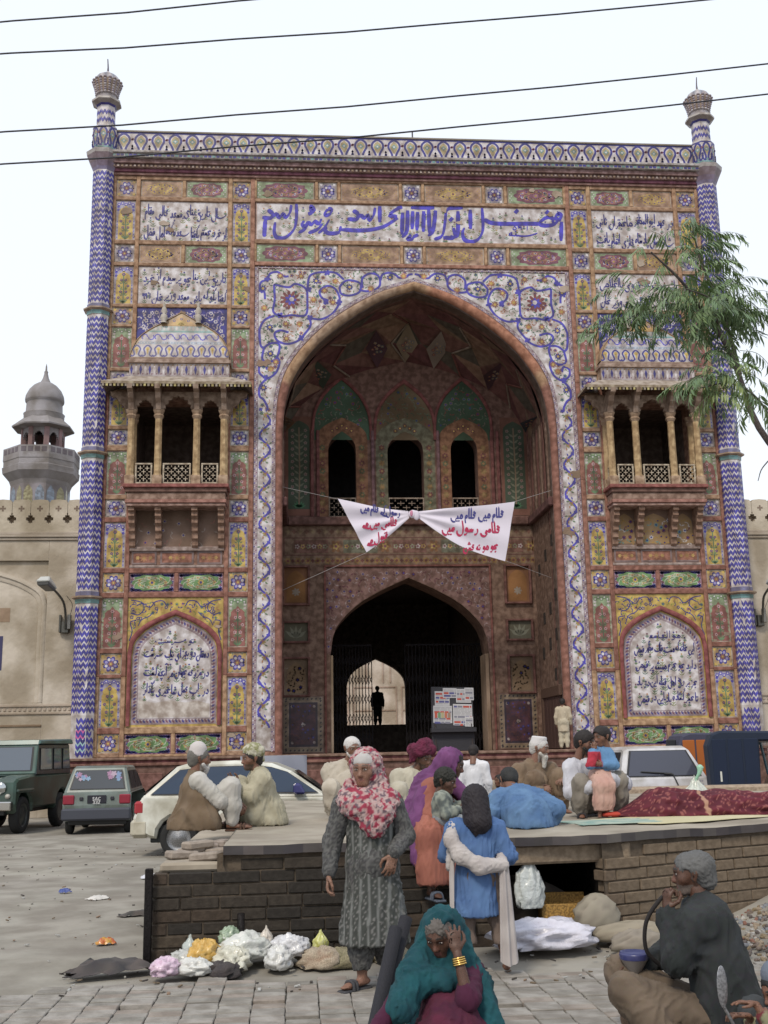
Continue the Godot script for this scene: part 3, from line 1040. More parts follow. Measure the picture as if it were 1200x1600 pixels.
func lower_arch(s:int,mx:float)->void:
	var a:=Art.new()
	a.rect(-1.275,2.28,1.275,5.71,YEL)
	a.up()
	var o:=pointed(-1.25,1.25,2.3,4.25,5.38)
	var lim:=pointed(-1.32,1.32,2.3,4.25,5.46)
	var inside:=func(p):
		return p.y<5.66 and absf(p.x)<1.22 and not Geometry2D.is_point_in_polygon(p,lim)
	for m in [false,true]:
		a.line("1.2,5.65 0.95,5.6 0.7,5.45 0.55,5.6 0.35,5.62 0.25,5.48",0.014,DBLUE,m)
		a.line("1.2,5.3 1.0,5.25 0.85,5.4 0.9,5.55 1.05,5.5",0.014,DBLUE,m)
		a.line("1.22,4.55 1.15,4.8 1.2,5.05 1.05,5.1",0.014,DBLUE,m)
		a.line("0.6,5.32 0.72,5.2 0.9,5.12 1.0,4.95",0.012,DBLUE,m)
	arabesque(a,inside,Vector2(-1.22,4.3),Vector2(1.22,5.65),0.125,[DBLUE,ORG,GRN,DBLUE,Color(0.25,0.3,0.05)],80+s,0.85)
	a.up(2)
	a.poly(pointed(-1.12,1.12,2.34,4.15,5.2),Color(0.34,0.27,0.3))
	a.up()
	var brd:=pointed(-1.03,1.03,2.42,4.1,5.1)
	brd.append(brd[0])
	var run:=0.0
	var k:=0
	for i in brd.size()-1:
		var d:=brd[i+1]-brd[i]
		var l:=d.length()
		while run<l:
			var p:=brd[i]+d/l*run
			var nn:=Vector2(-d.y,d.x)/l
			a.leaf(p.x - nn.x*0.05,p.y - nn.y*0.05,nn.angle()+0.6,0.12,0.025,DBLUE if k % 2 else MAR)
			a.dot(p.x+nn.x*0.04,p.y+nn.y*0.04,0.02,WHITE)
			run+=0.085
			k+=1
		run-=l
	a.up()
	a.poly(pointed(-0.95,0.95,2.5,4.05,4.98),WHITE)
	a.up()
	var lim2:=pointed(-0.85,0.85,2.5,4.0,4.9)
	var w:=func(p):
		return Geometry2D.is_point_in_polygon(p+Vector2(0,0.1),lim2)
	plants(a,w,Vector2(-0.8,2.62 if s>0 else 3.0),Vector2(0.85,4.75),0.21,90+s)
	if s<0:
		a.poly(V2("-0.93,2.52 0.93,2.52 0.93,2.86 0.6,2.95 0.3,2.9 -0.1,2.97 -0.5,2.9 -0.93,3.0"),Color(0.53,0.48,0.44))
	a.up(2)
	if s<0:
		write(a,"تو سرشت",0.5,4.5,1.1,0.19,DBLUE,0.1)
		write(a,"دهقان دو بجز ای نیک سرشت",0.88,4.12,1.74,0.24,DBLUE,0.1)
		write(a,"در مزرعه جهان هر آنچه کشت",0.88,3.62,1.74,0.24,DBLUE,0.1)
		write(a,"در باب عمل نما خیری بگذار",0.88,3.16,1.74,0.24,DBLUE,0.1)
	else:
		write(a,"هوالجامع",0.5,4.5,0.95,0.19,DBLUE,0.1)
		write(a,"این خانه که هست فلک مظهر فیض",0.88,4.12,1.74,0.23,DBLUE,0.1)
		write(a,"دارد چو حرم همیشه پر فیض",0.88,3.65,1.74,0.23,DBLUE,0.1)
		write(a,"جز بر رخ اهل قبله این در باد",0.88,3.2,1.74,0.23,DBLUE,0.1)
		write(a,"تا حشر گشاده باد این در فیض",0.88,2.76,1.74,0.23,DBLUE,0.1)
	put("arched_inscription",a.mb.mesh(M.tile),mx,0,-0.045,"white arched tile field with lines of blue writing")
	var mb:=MB.new().ink(Color(0.27,0.085,0.085))
	sweep_band(mb,pointed(-1.14,1.14,2.3,4.17,5.23),o,[Vector2(0,-0.02),Vector2(0.05,0.02),Vector2(0.5,0.045),Vector2(0.95,0.02),Vector2(1,-0.02)])
	piece("arch_moulding",mb.mesh(M.stone),gate,Transform3D(Basis(),Vector3(mx,0,0.012)))
func centre_front()->void:
	for r in [[17.52,18.1],[15.52,16.09]]:
		var y:float=(r[0]+r[1])/2
		var h:float=r[1]-r[0]
		for s in [-1,1]:
			put("cartouche_panel",panel("cartouche",1.72,h,0),s*3.76,y)
			put("rosette_panel",panel("rosette",0.54,h,1),s*2.5,y)
			put("cartouche_panel",panel("cartouche",1.72,h,1),s*1.25,y)
			for x in [4.63,2.83,2.165,0.335]:
				bar(s*x - 0.045,s*x+0.045,r[0],r[1],TAN)
		put("rosette_panel",panel("rosette",0.54,h,1),0,y)
	for b in [[17.41,17.52,TAN2],[16.09,16.22,TAN2],[15.4,15.52,Color(0.38,0.2,0.15)],[18.1,18.18,TAN2]]:
		bar(-4.64,4.64,b[0],b[1],b[2],0.004)
	var a:=Art.new()
	a.rect(-4.62,16.22,4.62,17.41,WHITE)
	a.up()
	a.frame(-4.62,16.22,4.62,17.41,0.03,Color(0.42,0.28,0.24))
	plants(a,func(p):return absf(p.x)<4.45,Vector2(-4.4,16.28),Vector2(4.5,17.2),0.25,33)
	a.up(2)
	var L:=["-4.34,16.85 -4.36,16.56 -4.37,16.32|","-3.58,17.35 -3.62,17.11 -3.74,16.95 -3.83,17.06 -3.93,16.94 -4.03,17.05 -4.19,16.92 -4.43,16.93","-4.19,16.92 -4.13,17.05 -4.27,17.18","-3.43,17.39 -3.43,16.93 -3.50,16.58 -3.75,16.31 -3.99,16.3 -4.08,16.48 -4.05,16.79",
		"-3.05,17.32 -2.95,17.28 -2.91,17.17 -2.99,17.19 -3.01,17.30 ","-2.92,17.18 -3.0,17.1 -3.09,17.07","-3.20,16.85 -3.26,16.76 -3.20,16.67 -3.12,16.74 -3.18,16.59 -3.37,16.46","-2.69,16.93 -2.77,16.77 -2.89,16.83 -2.99,16.74 -3.10,16.79 -3.20,16.65","-2.67,16.77 -2.81,16.59 -3.08,16.46",
		"-2.50,17.24 -2.58,17.13 -2.56,17.04 -2.44,17.09 -2.40,17.22 -2.50,17.26","-2.46,16.91 -2.61,16.64 -2.79,16.46","-2.12,16.70 -2.20,16.50 -2.49,16.47 -2.61,16.60 -2.53,16.66","-0.45,17.04 -0.67,17.08 -0.55,17.22 -0.32,17.36","-0.43,17.00 -0.89,16.70 -1.46,16.58 -2.12,16.59","-0.29,17.36 -0.46,17.3",
		"-1.10,17.32 -1.15,17.07 -1.27,16.91 -1.33,17.07 -1.42,16.98 -1.54,17.06 -1.66,16.93 -1.93,16.94","-1.66,16.95 -1.62,17.11 -1.76,17.21","-0.96,17.37 -0.97,16.85|","-0.28,17.18 -0.32,16.47|","-0.13,17.25 -0.17,16.60 -0.32,16.38|",
		"4.51,16.99 4.46,16.36|","4.46,17.24 4.36,17.19 4.35,17.08 4.47,17.06 4.51,17.2 4.4,17.27","4.50,17.15 4.28,16.90 3.98,16.85 3.83,16.93 4.08,17.12 4.24,17.08 4.24,16.94","3.85,16.9 3.48,16.9 2.85,16.88 2.39,16.90 2.16,17.01","2.11,17.38 2.11,16.69 1.95,16.36 1.70,16.28 1.53,16.37 1.50,16.59 1.56,16.73",
		"1.75,17.32 1.74,16.69|","1.38,17.26 1.35,16.55 1.24,16.41 1.12,16.45|","1.23,16.72 1.24,16.41 0.91,16.40","1.53,17.38 1.15,17.35 1.02,17.25","1.02,17.25 0.96,16.76 0.87,16.45 0.64,16.33","0.71,17.27 0.61,16.62 0.46,16.44|","0.50,17.29 0.51,16.66 0.56,16.48|","0.35,17.24 0.32,16.57|",
		"0.67,17.36 0.23,17.35 0.03,17.36 0.00,17.30","0.17,17.21 0.13,16.61|","0.02,17.23 -0.01,16.65|","0.17,16.48 0.04,16.41 -0.02,16.34 -0.16,16.34 -0.04,16.47"]
	var ink:=Color(0.075,0.06,0.5)
	for s in L:
		if s.ends_with("|"):
			a.pen(V2(s.trim_suffix("|")),0.125,ink,0.2,0.5)
		else:
			a.pen(V2(s),0.14,ink,1.1,0.42)
	for d in [Vector2(3.15,17.29),Vector2(4.086,17.28),Vector2(1.166,16.988)]:
		a.dot(d.x,d.y,0.09,ink)
	write(a,"سنه",3.75,16.5,1.0,0.3,ink)
	write(a,"۱۰۴۵",3.5,16.68,0.62,0.24,ink)
	put("great_inscription",a.mb.mesh(M.tile),0,0,-0.045,"long white tile plaque with large cobalt blue calligraphy")
	for s in [-1,1]:
		a=Art.new()
		var poly:=PackedVector2Array([Vector2(-4.52,1.6),Vector2(-4.13,1.6)])
		var h:=half_arch(ARCH_DOT)
		for p in h:
			poly.append(Vector2(-p.x,p.y))
		poly.append(Vector2(0,15.3))
		poly.append(Vector2(-4.52,15.3))
		if s>0:
			for k in poly.size():
				poly[k].x=-poly[k].x
		a.poly(poly,WHITE)
		a.up()
		var m:bool=s>0
		var flowers:=V2("-2.86,14.96 -2.94,14.37 -2.62,14.66 -1.89,14.78 -1.27,14.74 -3.74,13.62 -4.20,13.51 -3.35,13.62 -3.72,13.17 -4.18,12.71 -4.16,12.25 -4.02,12.46 -4.37,11.69 -2.30,14.96 -2.38,14.30 -0.7,15.1 -0.3,15.15 -3.9,15.1 -4.4,14.7 -4.36,14.1 -3.3,15.1")
		var out:=func(p:Vector2)->bool:
			return Geometry2D.is_point_in_polygon(p,poly) and Geometry2D.is_point_in_polygon(p+Vector2(-s*0.1,-0.13),poly)
		arabesque(a,out,Vector2(-4.42 if s<0 else 0.0,10.9),Vector2(0.0 if s<0 else 4.45,15.25),0.155,[GRN,GRN,Color(0.1,0.17,0.12),RED,ORG,GRN],101+s)
		a.up(2)
		for l in ["-4.08,14.83 -3.66,14.75 -3.46,14.86 -3.16,14.71 -3.12,14.35 -3.17,13.90 -3.58,13.89 -3.86,13.85 -4.10,13.99 -4.06,14.36 -4.08,14.83","-4.26,15.00 -4.19,15.17 -3.98,15.22 -3.79,15.09 -3.66,15.09","-4.26,14.98 -4.46,14.89 -4.48,14.67 -4.36,14.59 -4.34,14.37",
				"-3.03,13.80 -2.71,13.78 -2.38,13.97 -2.18,14.36 -2.30,14.71 -2.54,14.81 -2.76,14.65 -2.70,14.44 -2.54,14.36 -2.62,14.23","-3.12,14.65 -3.06,15.08 -2.86,15.21 -2.58,15.24 -2.29,15.22 -2.05,15.01","-2.18,14.79 -2.01,14.97 -1.81,14.99 -1.57,14.89 -1.61,14.63 -1.90,14.52 -2.14,14.58 -2.18,14.79",
				"-1.51,14.76 -1.51,15.06 -1.28,15.22 -1.04,15.14 -1.00,14.86 -1.17,14.7 -1.4,14.66 -1.61,14.70","-0.98,15.01 -0.91,15.2 -0.67,15.25 -0.51,15.17 -0.43,15.1 -0.23,15.12 -0.14,15.2 -0.03,15.22","-3.05,13.79 -3.03,13.58 -3.19,13.33 -3.39,13.11 -3.70,13.01 -3.98,13.11 -4.06,13.32 -3.90,13.42 -3.66,13.36",
				"-4.06,13.87 -4.34,13.74 -4.48,13.48 -4.49,13.27 -4.46,12.97 -4.38,12.87","-4.36,12.89 -4.18,13.02 -3.96,13.02 -3.92,12.86 -4.02,12.56 -4.25,12.46 -4.41,12.56 -4.36,12.89","-3.98,12.60 -3.92,12.44 -4.02,12.14 -4.25,11.98 -4.47,12.10 -4.49,12.31 -4.33,12.39 -4.27,12.23","-4.27,11.98 -4.47,11.73 -4.48,11.44 -4.37,11.34 -4.27,11.15 -4.25,11.02"]:
			a.line(l,0.032,BLUE,m)
		for p in V2("-4.27,15.0 -3.08,14.7 -3.05,13.82 -2.2,14.3 -3.9,13.88 -4.45,14.65 -2.55,15.22 -4.3,11.98 -3.3,13.2 -2.58,14.32"):
			a.petals(-p.x if m else p.x,p.y,0.1,4,BLUE,p.x*7)
		a.up()
		var q:=0
		for p in flowers:
			q+=1
			a.flower(-p.x if m else p.x,p.y,0.105,8,[RED,DBLUE,ORG][q % 3],YEL,q)
		a.flower(-s*-3.62 if m else -3.62,14.36,0.3,11,Color(0.2,0.06,0.06),MAR)
		a.up(2)
		a.petals(3.6 if m else -3.6,14.36,0.17,7,BLUE)
		a.up()
		a.disc(3.57 if m else -3.57,14.38,0.07,WHITE,9)
		var vine:=PackedVector2Array()
		var cx:float=s*4.325
		for k in 121:
			var y:=1.62+k*0.0772
			vine.append(Vector2(cx+0.15*sin((y - 2.0)*TAU/0.85),y))
		a.ribbon(vine,0.026,BLUE)
		for k in 22:
			var y:=1.95+k*0.425
			if y<2.25 and s<0:
				continue
			var sd:=-1.0 if k % 2 else 1.0
			a.flower(cx - sd*0.03,y,0.09,7,Color(0.33,0.26,0.08),RED,k)
			for t in 5:
				a.leaf(cx - sd*0.03+cos(t*1.3)*0.09,y+sin(t*1.3)*0.1,t*1.3+0.7,0.1,0.022,[GRN,BLUE,GRN,ORG,GRN][t])
			a.petals(cx+sd*0.12,y+0.17,0.06,4,BLUE,k)
		if s<0:
			a.up(2)
			a.rect(-4.5,1.62,-4.15,2.2,Color(0.5,0.47,0.46))
		put("floral_spandrel",a.mb.mesh(M.tile),0,0,-0.045,"white tile field with blue vine scrolls and small flowers")
		a=Art.new()
		dotted(a,PackedVector2Array([Vector2(s*4.58,1.6),Vector2(s*4.58,15.35),Vector2(0,15.35)]),0.11,0.1)
		put("dotted_border",a.mb.mesh(M.tile),0,0,-0.034)
		a=Art.new()
		var line:=PackedVector2Array([Vector2(s*4.08,1.6)])
		var h1:=half_arch(ARCH_RED)
		for k in h.size():
			var p:=(h[k]+h1[k])/2
			line.append(Vector2(s*p.x,p.y))
		dotted(a,line,0.1,0.1)
		put("dotted_border",a.mb.mesh(M.tile),0,0,-0.034)
	var mb:=MB.new().ink(RED)
	var ai:=full_arch(ARCH_IN,1.5)
	var ar:=full_arch(ARCH_RED,1.5)
	sweep_band(mb,ai,ar,[Vector2(0,-0.12),Vector2(0.0,-0.03),Vector2(0.2,0.0),Vector2(0.3,0.03),Vector2(0.62,0.05),Vector2(0.9,0.03),Vector2(1,-0.05)])
	for k in mb.v.size():
		var p:=mb.v[k]
		if p.y>11.8 or (p.y>2.8 and p.y<8.6 and int(p.y) % 5<3):
			mb.c[k]=TAN if p.y<13.0 or p.x>-0.4 else Color(0.38,0.27,0.19)
		if p.x>0.5 and p.y>12.2:
			mb.c[k]=Color(0.42,0.2,0.13)
	part("arch_moulding",mb,M.stone,gate)
func kanjura(w:float,h:float)->Mesh:
	var a:=Art.new()
	a.rect(-w/2,0,w/2,h,WHITE)
	a.up()
	var o:=V2("-0.5,0.3 -0.44,0.16 -0.2,0.1 -0.12,0.24 -0.22,0.42 -0.34,0.6 -0.28,0.8 0,0.93 0.28,0.8 0.34,0.6 0.22,0.42 0.12,0.24 0.2,0.1 0.44,0.16 0.5,0.3")
	for k in o.size():
		o[k]=Vector2(o[k].x*w,o[k].y*h)
	a.ribbon(curve(o,3),0.032,DBLUE)
	var i:=V2("0,0.86 -0.2,0.74 -0.24,0.6 -0.12,0.42 0,0.3 0.12,0.42 0.24,0.6 0.2,0.74")
	for k in i.size():
		i[k]=Vector2(i[k].x*w,i[k].y*h)
	a.fan(Vector2(0,h*0.6),i,Color(0.42,0.36,0.2))
	a.rect(-w/2,0,w/2,0.05,TURQ)
	a.rect(-w/2,h - 0.045,w/2,h,DBLUE)
	a.up()
	a.flower(0,h*0.62,0.08,4,TURQ,WHITE)
	for s in [-1,1]:
		a.leaf(s*w*0.5,h*0.45,-PI/2,0.12,0.035,DBLUE)
		a.dot(s*w*0.47,h*0.68,0.045,MAR)
	a.up()
	a.disc(0,h*0.14,0.04,TURQ,6)
	return a.mb.mesh(M.tile)
func crown()->void:
	var mb:=MB.new().ink(Color(0.33,0.3,0.27))
	mb.box(Vector3(-8.8,18.78,-0.6),Vector3(8.8,19.56,-0.012))
	mb.box(Vector3(-8.82,19.562,-0.62),Vector3(8.82,19.62,0.03),0.01)
	part("parapet",mb,M.plaster,gate)
	var me:=kanjura(0.5,0.72)
	for k in 35:
		put("parapet_tile",me,-8.5+k*0.5,18.84,0.0)
	mb=MB.new()
	var steps:=[[18.16,18.24,0.05,Color(0.33,0.2,0.18)],[18.24,18.34,0.1,MAR],[18.34,18.44,0.16,Color(0.3,0.2,0.19)],[18.44,18.58,0.24,Color(0.27,0.17,0.17)],[18.58,18.7,0.33,Color(0.42,0.4,0.4)],[18.7,18.78,0.38,Color(0.44,0.42,0.42)]]
	for q in steps:
		mb.ink(q[3])
		mb.box(Vector3(-8.8,q[0],-0.06),Vector3(8.8,q[1],q[2]),0.012)
	part("cornice",mb,M.stone,gate)
	mb=MB.new()
	for k in 147:
		mb.ink(Color(0.5,0.4,0.35) if k % 2 else Color(0.42,0.3,0.2))
		var x:=-8.76+k*0.12
		mb.box(Vector3(x,18.36,0.15),Vector3(x+0.06,18.42,0.185))
		mb.ink(DBLUE if k % 3 else TURQ)
		mb.box(Vector3(x,18.61,0.325),Vector3(x+0.09,18.67,0.336))
	part("dentil_course",mb,M.tile,gate).set_meta("kind","stuff")
	mb=MB.new().ink(Color(0.06,0.06,0.07))
	mb.tube(PackedVector3Array([Vector3(0.1,19.6,-0.3),Vector3(0.1,20.0,-0.3)]),0.025,6)
	part("roof_rod",mb,M.trim,gate)
func turret(s:int)->void:
	var c:=Vector3(s*9.04,0,-0.02)
	var q:=PI/8
	var R:=0.315
	var mb:=MB.new()
	var bands:=[[1.5,2.6],[2.6,5.55],[5.85,9.55],[9.85,13.75],[14.05,18.25]]
	for b in bands:
		mb.ink(Color(0.5,0.47,0.47) if b[0]<2 else WHITE)
		mb.lathe([Vector2(R,b[0]),Vector2(R,b[1])],8,true,q,c)
	part("shaft",mb,M.tile,gate)
	for bi in range(1,5):
		var b:Array=bands[bi]
		zigzag(c,R+0.004,b[0]+0.02,b[1]-0.02,q)
	if s<0:
		zigzag(c,R+0.004,1.5,2.6,q,[0,1])
		var a:=Art.new()
		a.rect(-0.14,0,0.14,0.62,Color(0.5,0.5,0.5))
		a.up()
		a.rect(-0.13,0.38,0.1,0.6,Color(0.5,0.12,0.3))
		a.rect(-0.1,0.05,0.12,0.3,Color(0.3,0.45,0.45))
		piece("pasted_bill",a.mb.mesh(M.paper),gate,Transform3D(Basis(),c+Vector3(0,1.62,R*0.925)))
	else:
		zigzag(c,R+0.004,1.5,2.6,q,[5,6,7,0])
	for y in [5.7,9.7,13.9]:
		mb=MB.new()
		mb.lathe([Vector2(R,y - 0.17),Vector2(R+0.02,y - 0.16),Vector2(R+0.03,y - 0.05),Vector2(R+0.12,y - 0.01),Vector2(R+0.12,y+0.03),Vector2(R+0.02,y+0.04),Vector2(R+0.02,y+0.16),Vector2(R,y+0.17)],8,true,q,c,[WHITE,TURQ,Color(0.4,0.3,0.24),Color(0.38,0.28,0.2),Color(0.42,0.33,0.26),Color(0.2,0.2,0.35),WHITE])
		part("ring",mb,M.tile,gate)
	mb=MB.new()
	mb.lathe([Vector2(R,18.2),Vector2(R+0.04,18.3),Vector2(R+0.1,18.44),Vector2(R+0.2,18.66),Vector2(R+0.22,18.78),Vector2(R+0.08,18.84),Vector2(R+0.06,18.86)],8,true,q,c,[Color(0.25,0.22,0.36),Color(0.26,0.21,0.3),Color(0.28,0.22,0.26),Color(0.42,0.4,0.4),Color(0.44,0.42,0.42),WHITE])
	mb.lathe([Vector2(R+0.05,18.86),Vector2(R+0.05,19.62),Vector2(R-0.02,19.66),Vector2(R-0.05,19.7)],8,true,q,c,[Color(0.55,0.52,0.5),DBLUE,WHITE])
	part("turret_cornice",mb,M.tile,gate)
	var me:=kanjura(0.3,0.7)
	for k in [6,7,0,1,2]:
		var a=TAU*k/8
		piece("parapet_tile",me,gate,Transform3D(Basis(Vector3.UP,a),c+Vector3(sin(a),0,cos(a))*((R+0.05)*cos(q)+0.004)+Vector3(0,18.88,0)))
	mb=MB.new().ink(WHITE)
	var r2:=R-0.045
	mb.lathe([Vector2(r2,19.66),Vector2(r2,20.32)],8,true,q,c)
	part("upper_shaft",mb,M.tile,gate)
	zigzag(c,r2+0.004,19.72,20.3,q)
	mb=MB.new()
	mb.lathe([Vector2(r2,20.3),Vector2(r2+0.04,20.36),Vector2(r2+0.17,20.44),Vector2(r2+0.17,20.5),Vector2(r2-0.03,20.54)],8,true,q,c,[DBLUE,Color(0.36,0.33,0.33),Color(0.45,0.42,0.4),Color(0.4,0.37,0.38)])
	part("ring",mb,M.tile,gate)
	mb=MB.new()
	mb.ink(Color(0.42,0.4,0.43))
	mb.lathe([Vector2(0.29,20.5),Vector2(0.3,20.68),Vector2(0.33,20.7)],16,false,0.0,c)
	for k in 18:
		var a:=TAU*k/18
		var d:=Vector3(sin(a),0,cos(a))
		for j in 7:
			mb.ink([Color(0.5,0.48,0.53),Color(0.3,0.26,0.33),Color(0.42,0.39,0.45)][j % 3] if j<6 else Color(0.32,0.27,0.3))
			var y:=20.68+j*0.07
			var r:=0.3+0.11*pow(j/6.0,1.4)
			mb.ball(c+d*r+Vector3(0,y+0.035,0),Vector3(0.055,0.042,0.055),6,4)
	mb.ink(Color(0.3,0.22,0.16))
	mb.lathe([Vector2(0.31,20.68),Vector2(0.42,21.12),Vector2(0.36,21.15)],18,false,0.0,c)
	part("capital",mb,M.tile,gate)
	mb=MB.new().ink(WHITE)
	mb.lathe([Vector2(0.4,21.1),Vector2(0.385,21.2),Vector2(0.31,21.33),Vector2(0.19,21.42),Vector2(0.07,21.48),Vector2(0.05,21.53),Vector2(0.02,21.56)],18,false,0.0,c)
	for k in mb.v.size():
		if (k % 18) % 2==0 and mb.v[k].y<21.45:
			mb.c[k]=Color(0.22,0.25,0.33)
	mb.ink(Color(0.1,0.09,0.13))
	mb.tube(PackedVector3Array([c+Vector3(0,21.5,0),c+Vector3(0,21.7,0),c+Vector3(s*0.02,21.97,0)]),[0.035,0.022,0.015],6)
	part("dome_and_finial",mb,M.tile,gate)
func zigzag(c:Vector3,R:float,y0:float,y1:float,q:float,faces:=[6,7,0,1,2])->void:
	var mb:=MB.new()
	var ap:=R*cos(q)+0.002
	var hw:=R*sin(q)
	for f in faces:
		var a=TAU*f/8
		var d:=Vector3(sin(a),0,cos(a))
		var u:=Vector3(cos(a),0,-sin(a))
		var n:=int((y1-y0-0.1)/0.165)
		var g:=(y1-y0-0.1)/n
		for k in n:
			var y:=y0+0.02+k*g
			var up:bool=f % 2==0
			for h in 4:
				if hash(Vector3(k,h,f+y0)) % 53==0:
					continue
				mb.ink(BLUE.lerp(DBLUE,fmod(k*0.37+h*0.61+f*0.3,1.0)*0.9))
				var x0:=-hw+h*hw*0.5+0.002
				var x1:=x0+hw*0.5-0.004
				var e0:=0.085 if (h % 2==0)==up else 0.0
				var e1:=0.085-e0
				var o:=c+d*ap
				mb.quad(o+u*x0+Vector3(0,y+e0,0),o+u*x1+Vector3(0,y+e1,0),o+u*x1+Vector3(0,y+e1+0.107,0),o+u*x0+Vector3(0,y+e0+0.107,0))
	part("herringbone_tiles",mb,M.tile,gate).set_meta("kind","stuff")
func lattice(w:float,h:float,nx:int,ny:int,c:Color,fr:=0.045)->Mesh:
	var key:="lattice %.2f %.2f" % [w,h]
	if memo.has(key):
		return memo[key]
	var mb:=MB.new().ink(c)
	var x:=w/2
	mb.box(Vector3(-x,0,-0.03),Vector3(x,fr,0.03),0.008)
	mb.box(Vector3(-x,h - fr,-0.03),Vector3(x,h,0.03),0.008)
	mb.box(Vector3(-x,fr,-0.03),Vector3(-x+fr,h - fr,0.03),0.008)
	mb.box(Vector3(x - fr,fr,-0.03),Vector3(x,h - fr,0.03),0.008)
	var gx:=(w - 2*fr)/nx
	var gy:=(h - 2*fr)/ny
	for i in range(1,nx):
		mb.box(Vector3(-x+fr+i*gx - 0.011,fr,-0.012),Vector3(-x+fr+i*gx+0.011,h - fr,0.012))
	for j in range(1,ny):
		mb.box(Vector3(-x+fr,fr+j*gy - 0.011,-0.01),Vector3(x - fr,fr+j*gy+0.011,0.01))
	for i in nx+1:
		for j in ny+1:
			if (i+j) % 2==0:
				mb.lathe([Vector2(0,-0.014),Vector2(gx*0.36,-0.014),Vector2(gx*0.36,0.014),Vector2(0,0.014)],8,true,0.0,Vector3.ZERO)
				var b:=mb.v.size()-8*10
				for k in range(b,mb.v.size()):
					var p:=mb.v[k]
					mb.v[k]=Vector3(clampf(p.x - x+fr+i*gx,-x+0.01,x - 0.01),clampf(p.z+fr+j*gy,0.01,h - 0.01),p.y)
					mb.n[k]=Vector3(mb.n[k].x,mb.n[k].z,mb.n[k].y)
	memo[key]=mb.mesh(M.stone)
	return memo[key]
func cusped(x0:float,x1:float,spring:float,top:float)->PackedVector2Array:
	var r:=PackedVector2Array()
	var cx:=(x0+x1)/2
	var w:=(x1-x0)/2
	var h:=top - spring
	for q in [[1,0],[1,0.12],[0.8,0.22],[0.86,0.4],[0.62,0.5],[0.64,0.68],[0.38,0.74],[0.36,0.88],[0.12,0.9],[0,1.0],[-0.12,0.9],[-0.36,0.88],[-0.38,0.74],[-0.64,0.68],[-0.62,0.5],[-0.86,0.4],[-0.8,0.22],[-1,0.12],[-1,0]]:
		r.append(Vector2(cx+q[0]*w,spring+q[1]*h))
	return r
func balcony(s:int)->void:
	var cx:=s*6.695
	var o:=Transform3D(Basis(),Vector3(cx,0,0))
	var stone:=Color(0.4,0.29,0.2)
	var mb:=MB.new()
	for q in [[8.62,8.72,1.42,0.66,Color(0.3,0.11,0.1)],[8.5,8.62,1.36,0.6,RED2],[8.3,8.5,1.32,0.55,Color(0.3,0.2,0.16)],[8.2,8.3,1.36,0.6,Color(0.33,0.17,0.14)],[8.12,8.2,1.33,0.56,Color(0.4,0.27,0.23)]]:
		mb.ink(q[4])
		mb.box(Vector3(-q[2],q[0],-0.06),Vector3(q[2],q[1],q[3]),0.015)
	var b:=piece("balcony",mb.mesh(M.stone),gate,o,"carved stone balcony on brackets in the %s bay" % ("left" if s<0 else "right"))
	var prof:=V2("0,8.12 0.5,8.12 0.52,8.02 0.42,7.98 0.46,7.88 0.36,7.8 0.38,7.7 0.27,7.62 0.28,7.5 0.2,7.44 0.2,7.3 0.13,7.25 0.13,7.12 0.05,7.05 0,7.05")
	for x in [-1.2,-0.49,0.49,1.2]:
		mb=MB.new().ink(Color(0.28,0.18,0.13)).at(Transform3D(Basis(Vector3(0,0,1),Vector3.UP,Vector3(-1,0,0)),Vector3(x,0,-0.03)))
		mb.prism(prof,-0.08,0.08)
		piece("bracket",mb.mesh(M.stone),b)
	mb=MB.new().ink(stone)
	mb.box(Vector3(-0.13,0,-0.13),Vector3(0.13,0.26,0.13),0.015)
	mb.ink(Color(0.47,0.34,0.19))
	mb.lathe([Vector2(0.12,0.26),Vector2(0.105,0.32),Vector2(0.095,1.9)],8,true,PI/8)
	mb.ink(stone)
	mb.lathe([Vector2(0.095,1.86),Vector2(0.15,1.95),Vector2(0.12,2.0),Vector2(0.17,2.12)],8,true,PI/8)
	var cm:=mb.mesh(M.stone)
	for x in [-1.26,-0.52,0.52,1.26]:
		piece("column",cm,b,Transform3D(Basis(),Vector3(x,8.72,0.46)))
	for x in [-1.26,1.26]:
		piece("column",cm,b,Transform3D(Basis(),Vector3(x,8.72,0.02)))
	for u in [[-1.12,-0.66,4],[-0.38,0.38,7],[0.66,1.12,4]]:
		piece("screen",lattice(u[1]-u[0],0.58,u[2],5,Color(0.48,0.42,0.33)),b,Transform3D(Basis(),Vector3((u[0]+u[1])/2,8.75,0.48)))
	for x in [-1.27,1.27]:
		piece("screen",lattice(0.26,0.58,2,5,Color(0.48,0.42,0.33)),b,Transform3D(Basis(Vector3.UP,PI/2),Vector3(x,8.75,0.24)))
	mb=MB.new().ink(Color(0.3,0.22,0.17))
	mb.prism(holed(-1.36,1.36,10.8,11.36,[cusped(-1.16,-0.62,10.8,11.14),cusped(-0.42,0.42,10.8,11.26),cusped(0.62,1.16,10.8,11.14)]),0.4,0.52)
	mb.box(Vector3(-1.36,10.84,-0.05),Vector3(-1.24,11.36,0.4))
	mb.box(Vector3(1.24,10.84,-0.05),Vector3(1.36,11.36,0.4))
	piece("lobed_arches",mb.mesh(M.stone),b)
	prof=V2("0,10.75 0.1,10.82 0.14,11.0 0.28,11.1 0.34,11.24 0.5,11.3 0.52,11.42 0,11.42")
	for x in [-1.26,-0.52,0.52,1.26]:
		mb=MB.new().ink(Color(0.31,0.23,0.18)).at(Transform3D(Basis(Vector3(0,0,1),Vector3.UP,Vector3(-1,0,0)),Vector3(x,0,0.52)))
		mb.prism(prof,-0.07,0.07)
		piece("eave_bracket",mb.mesh(M.stone),b)
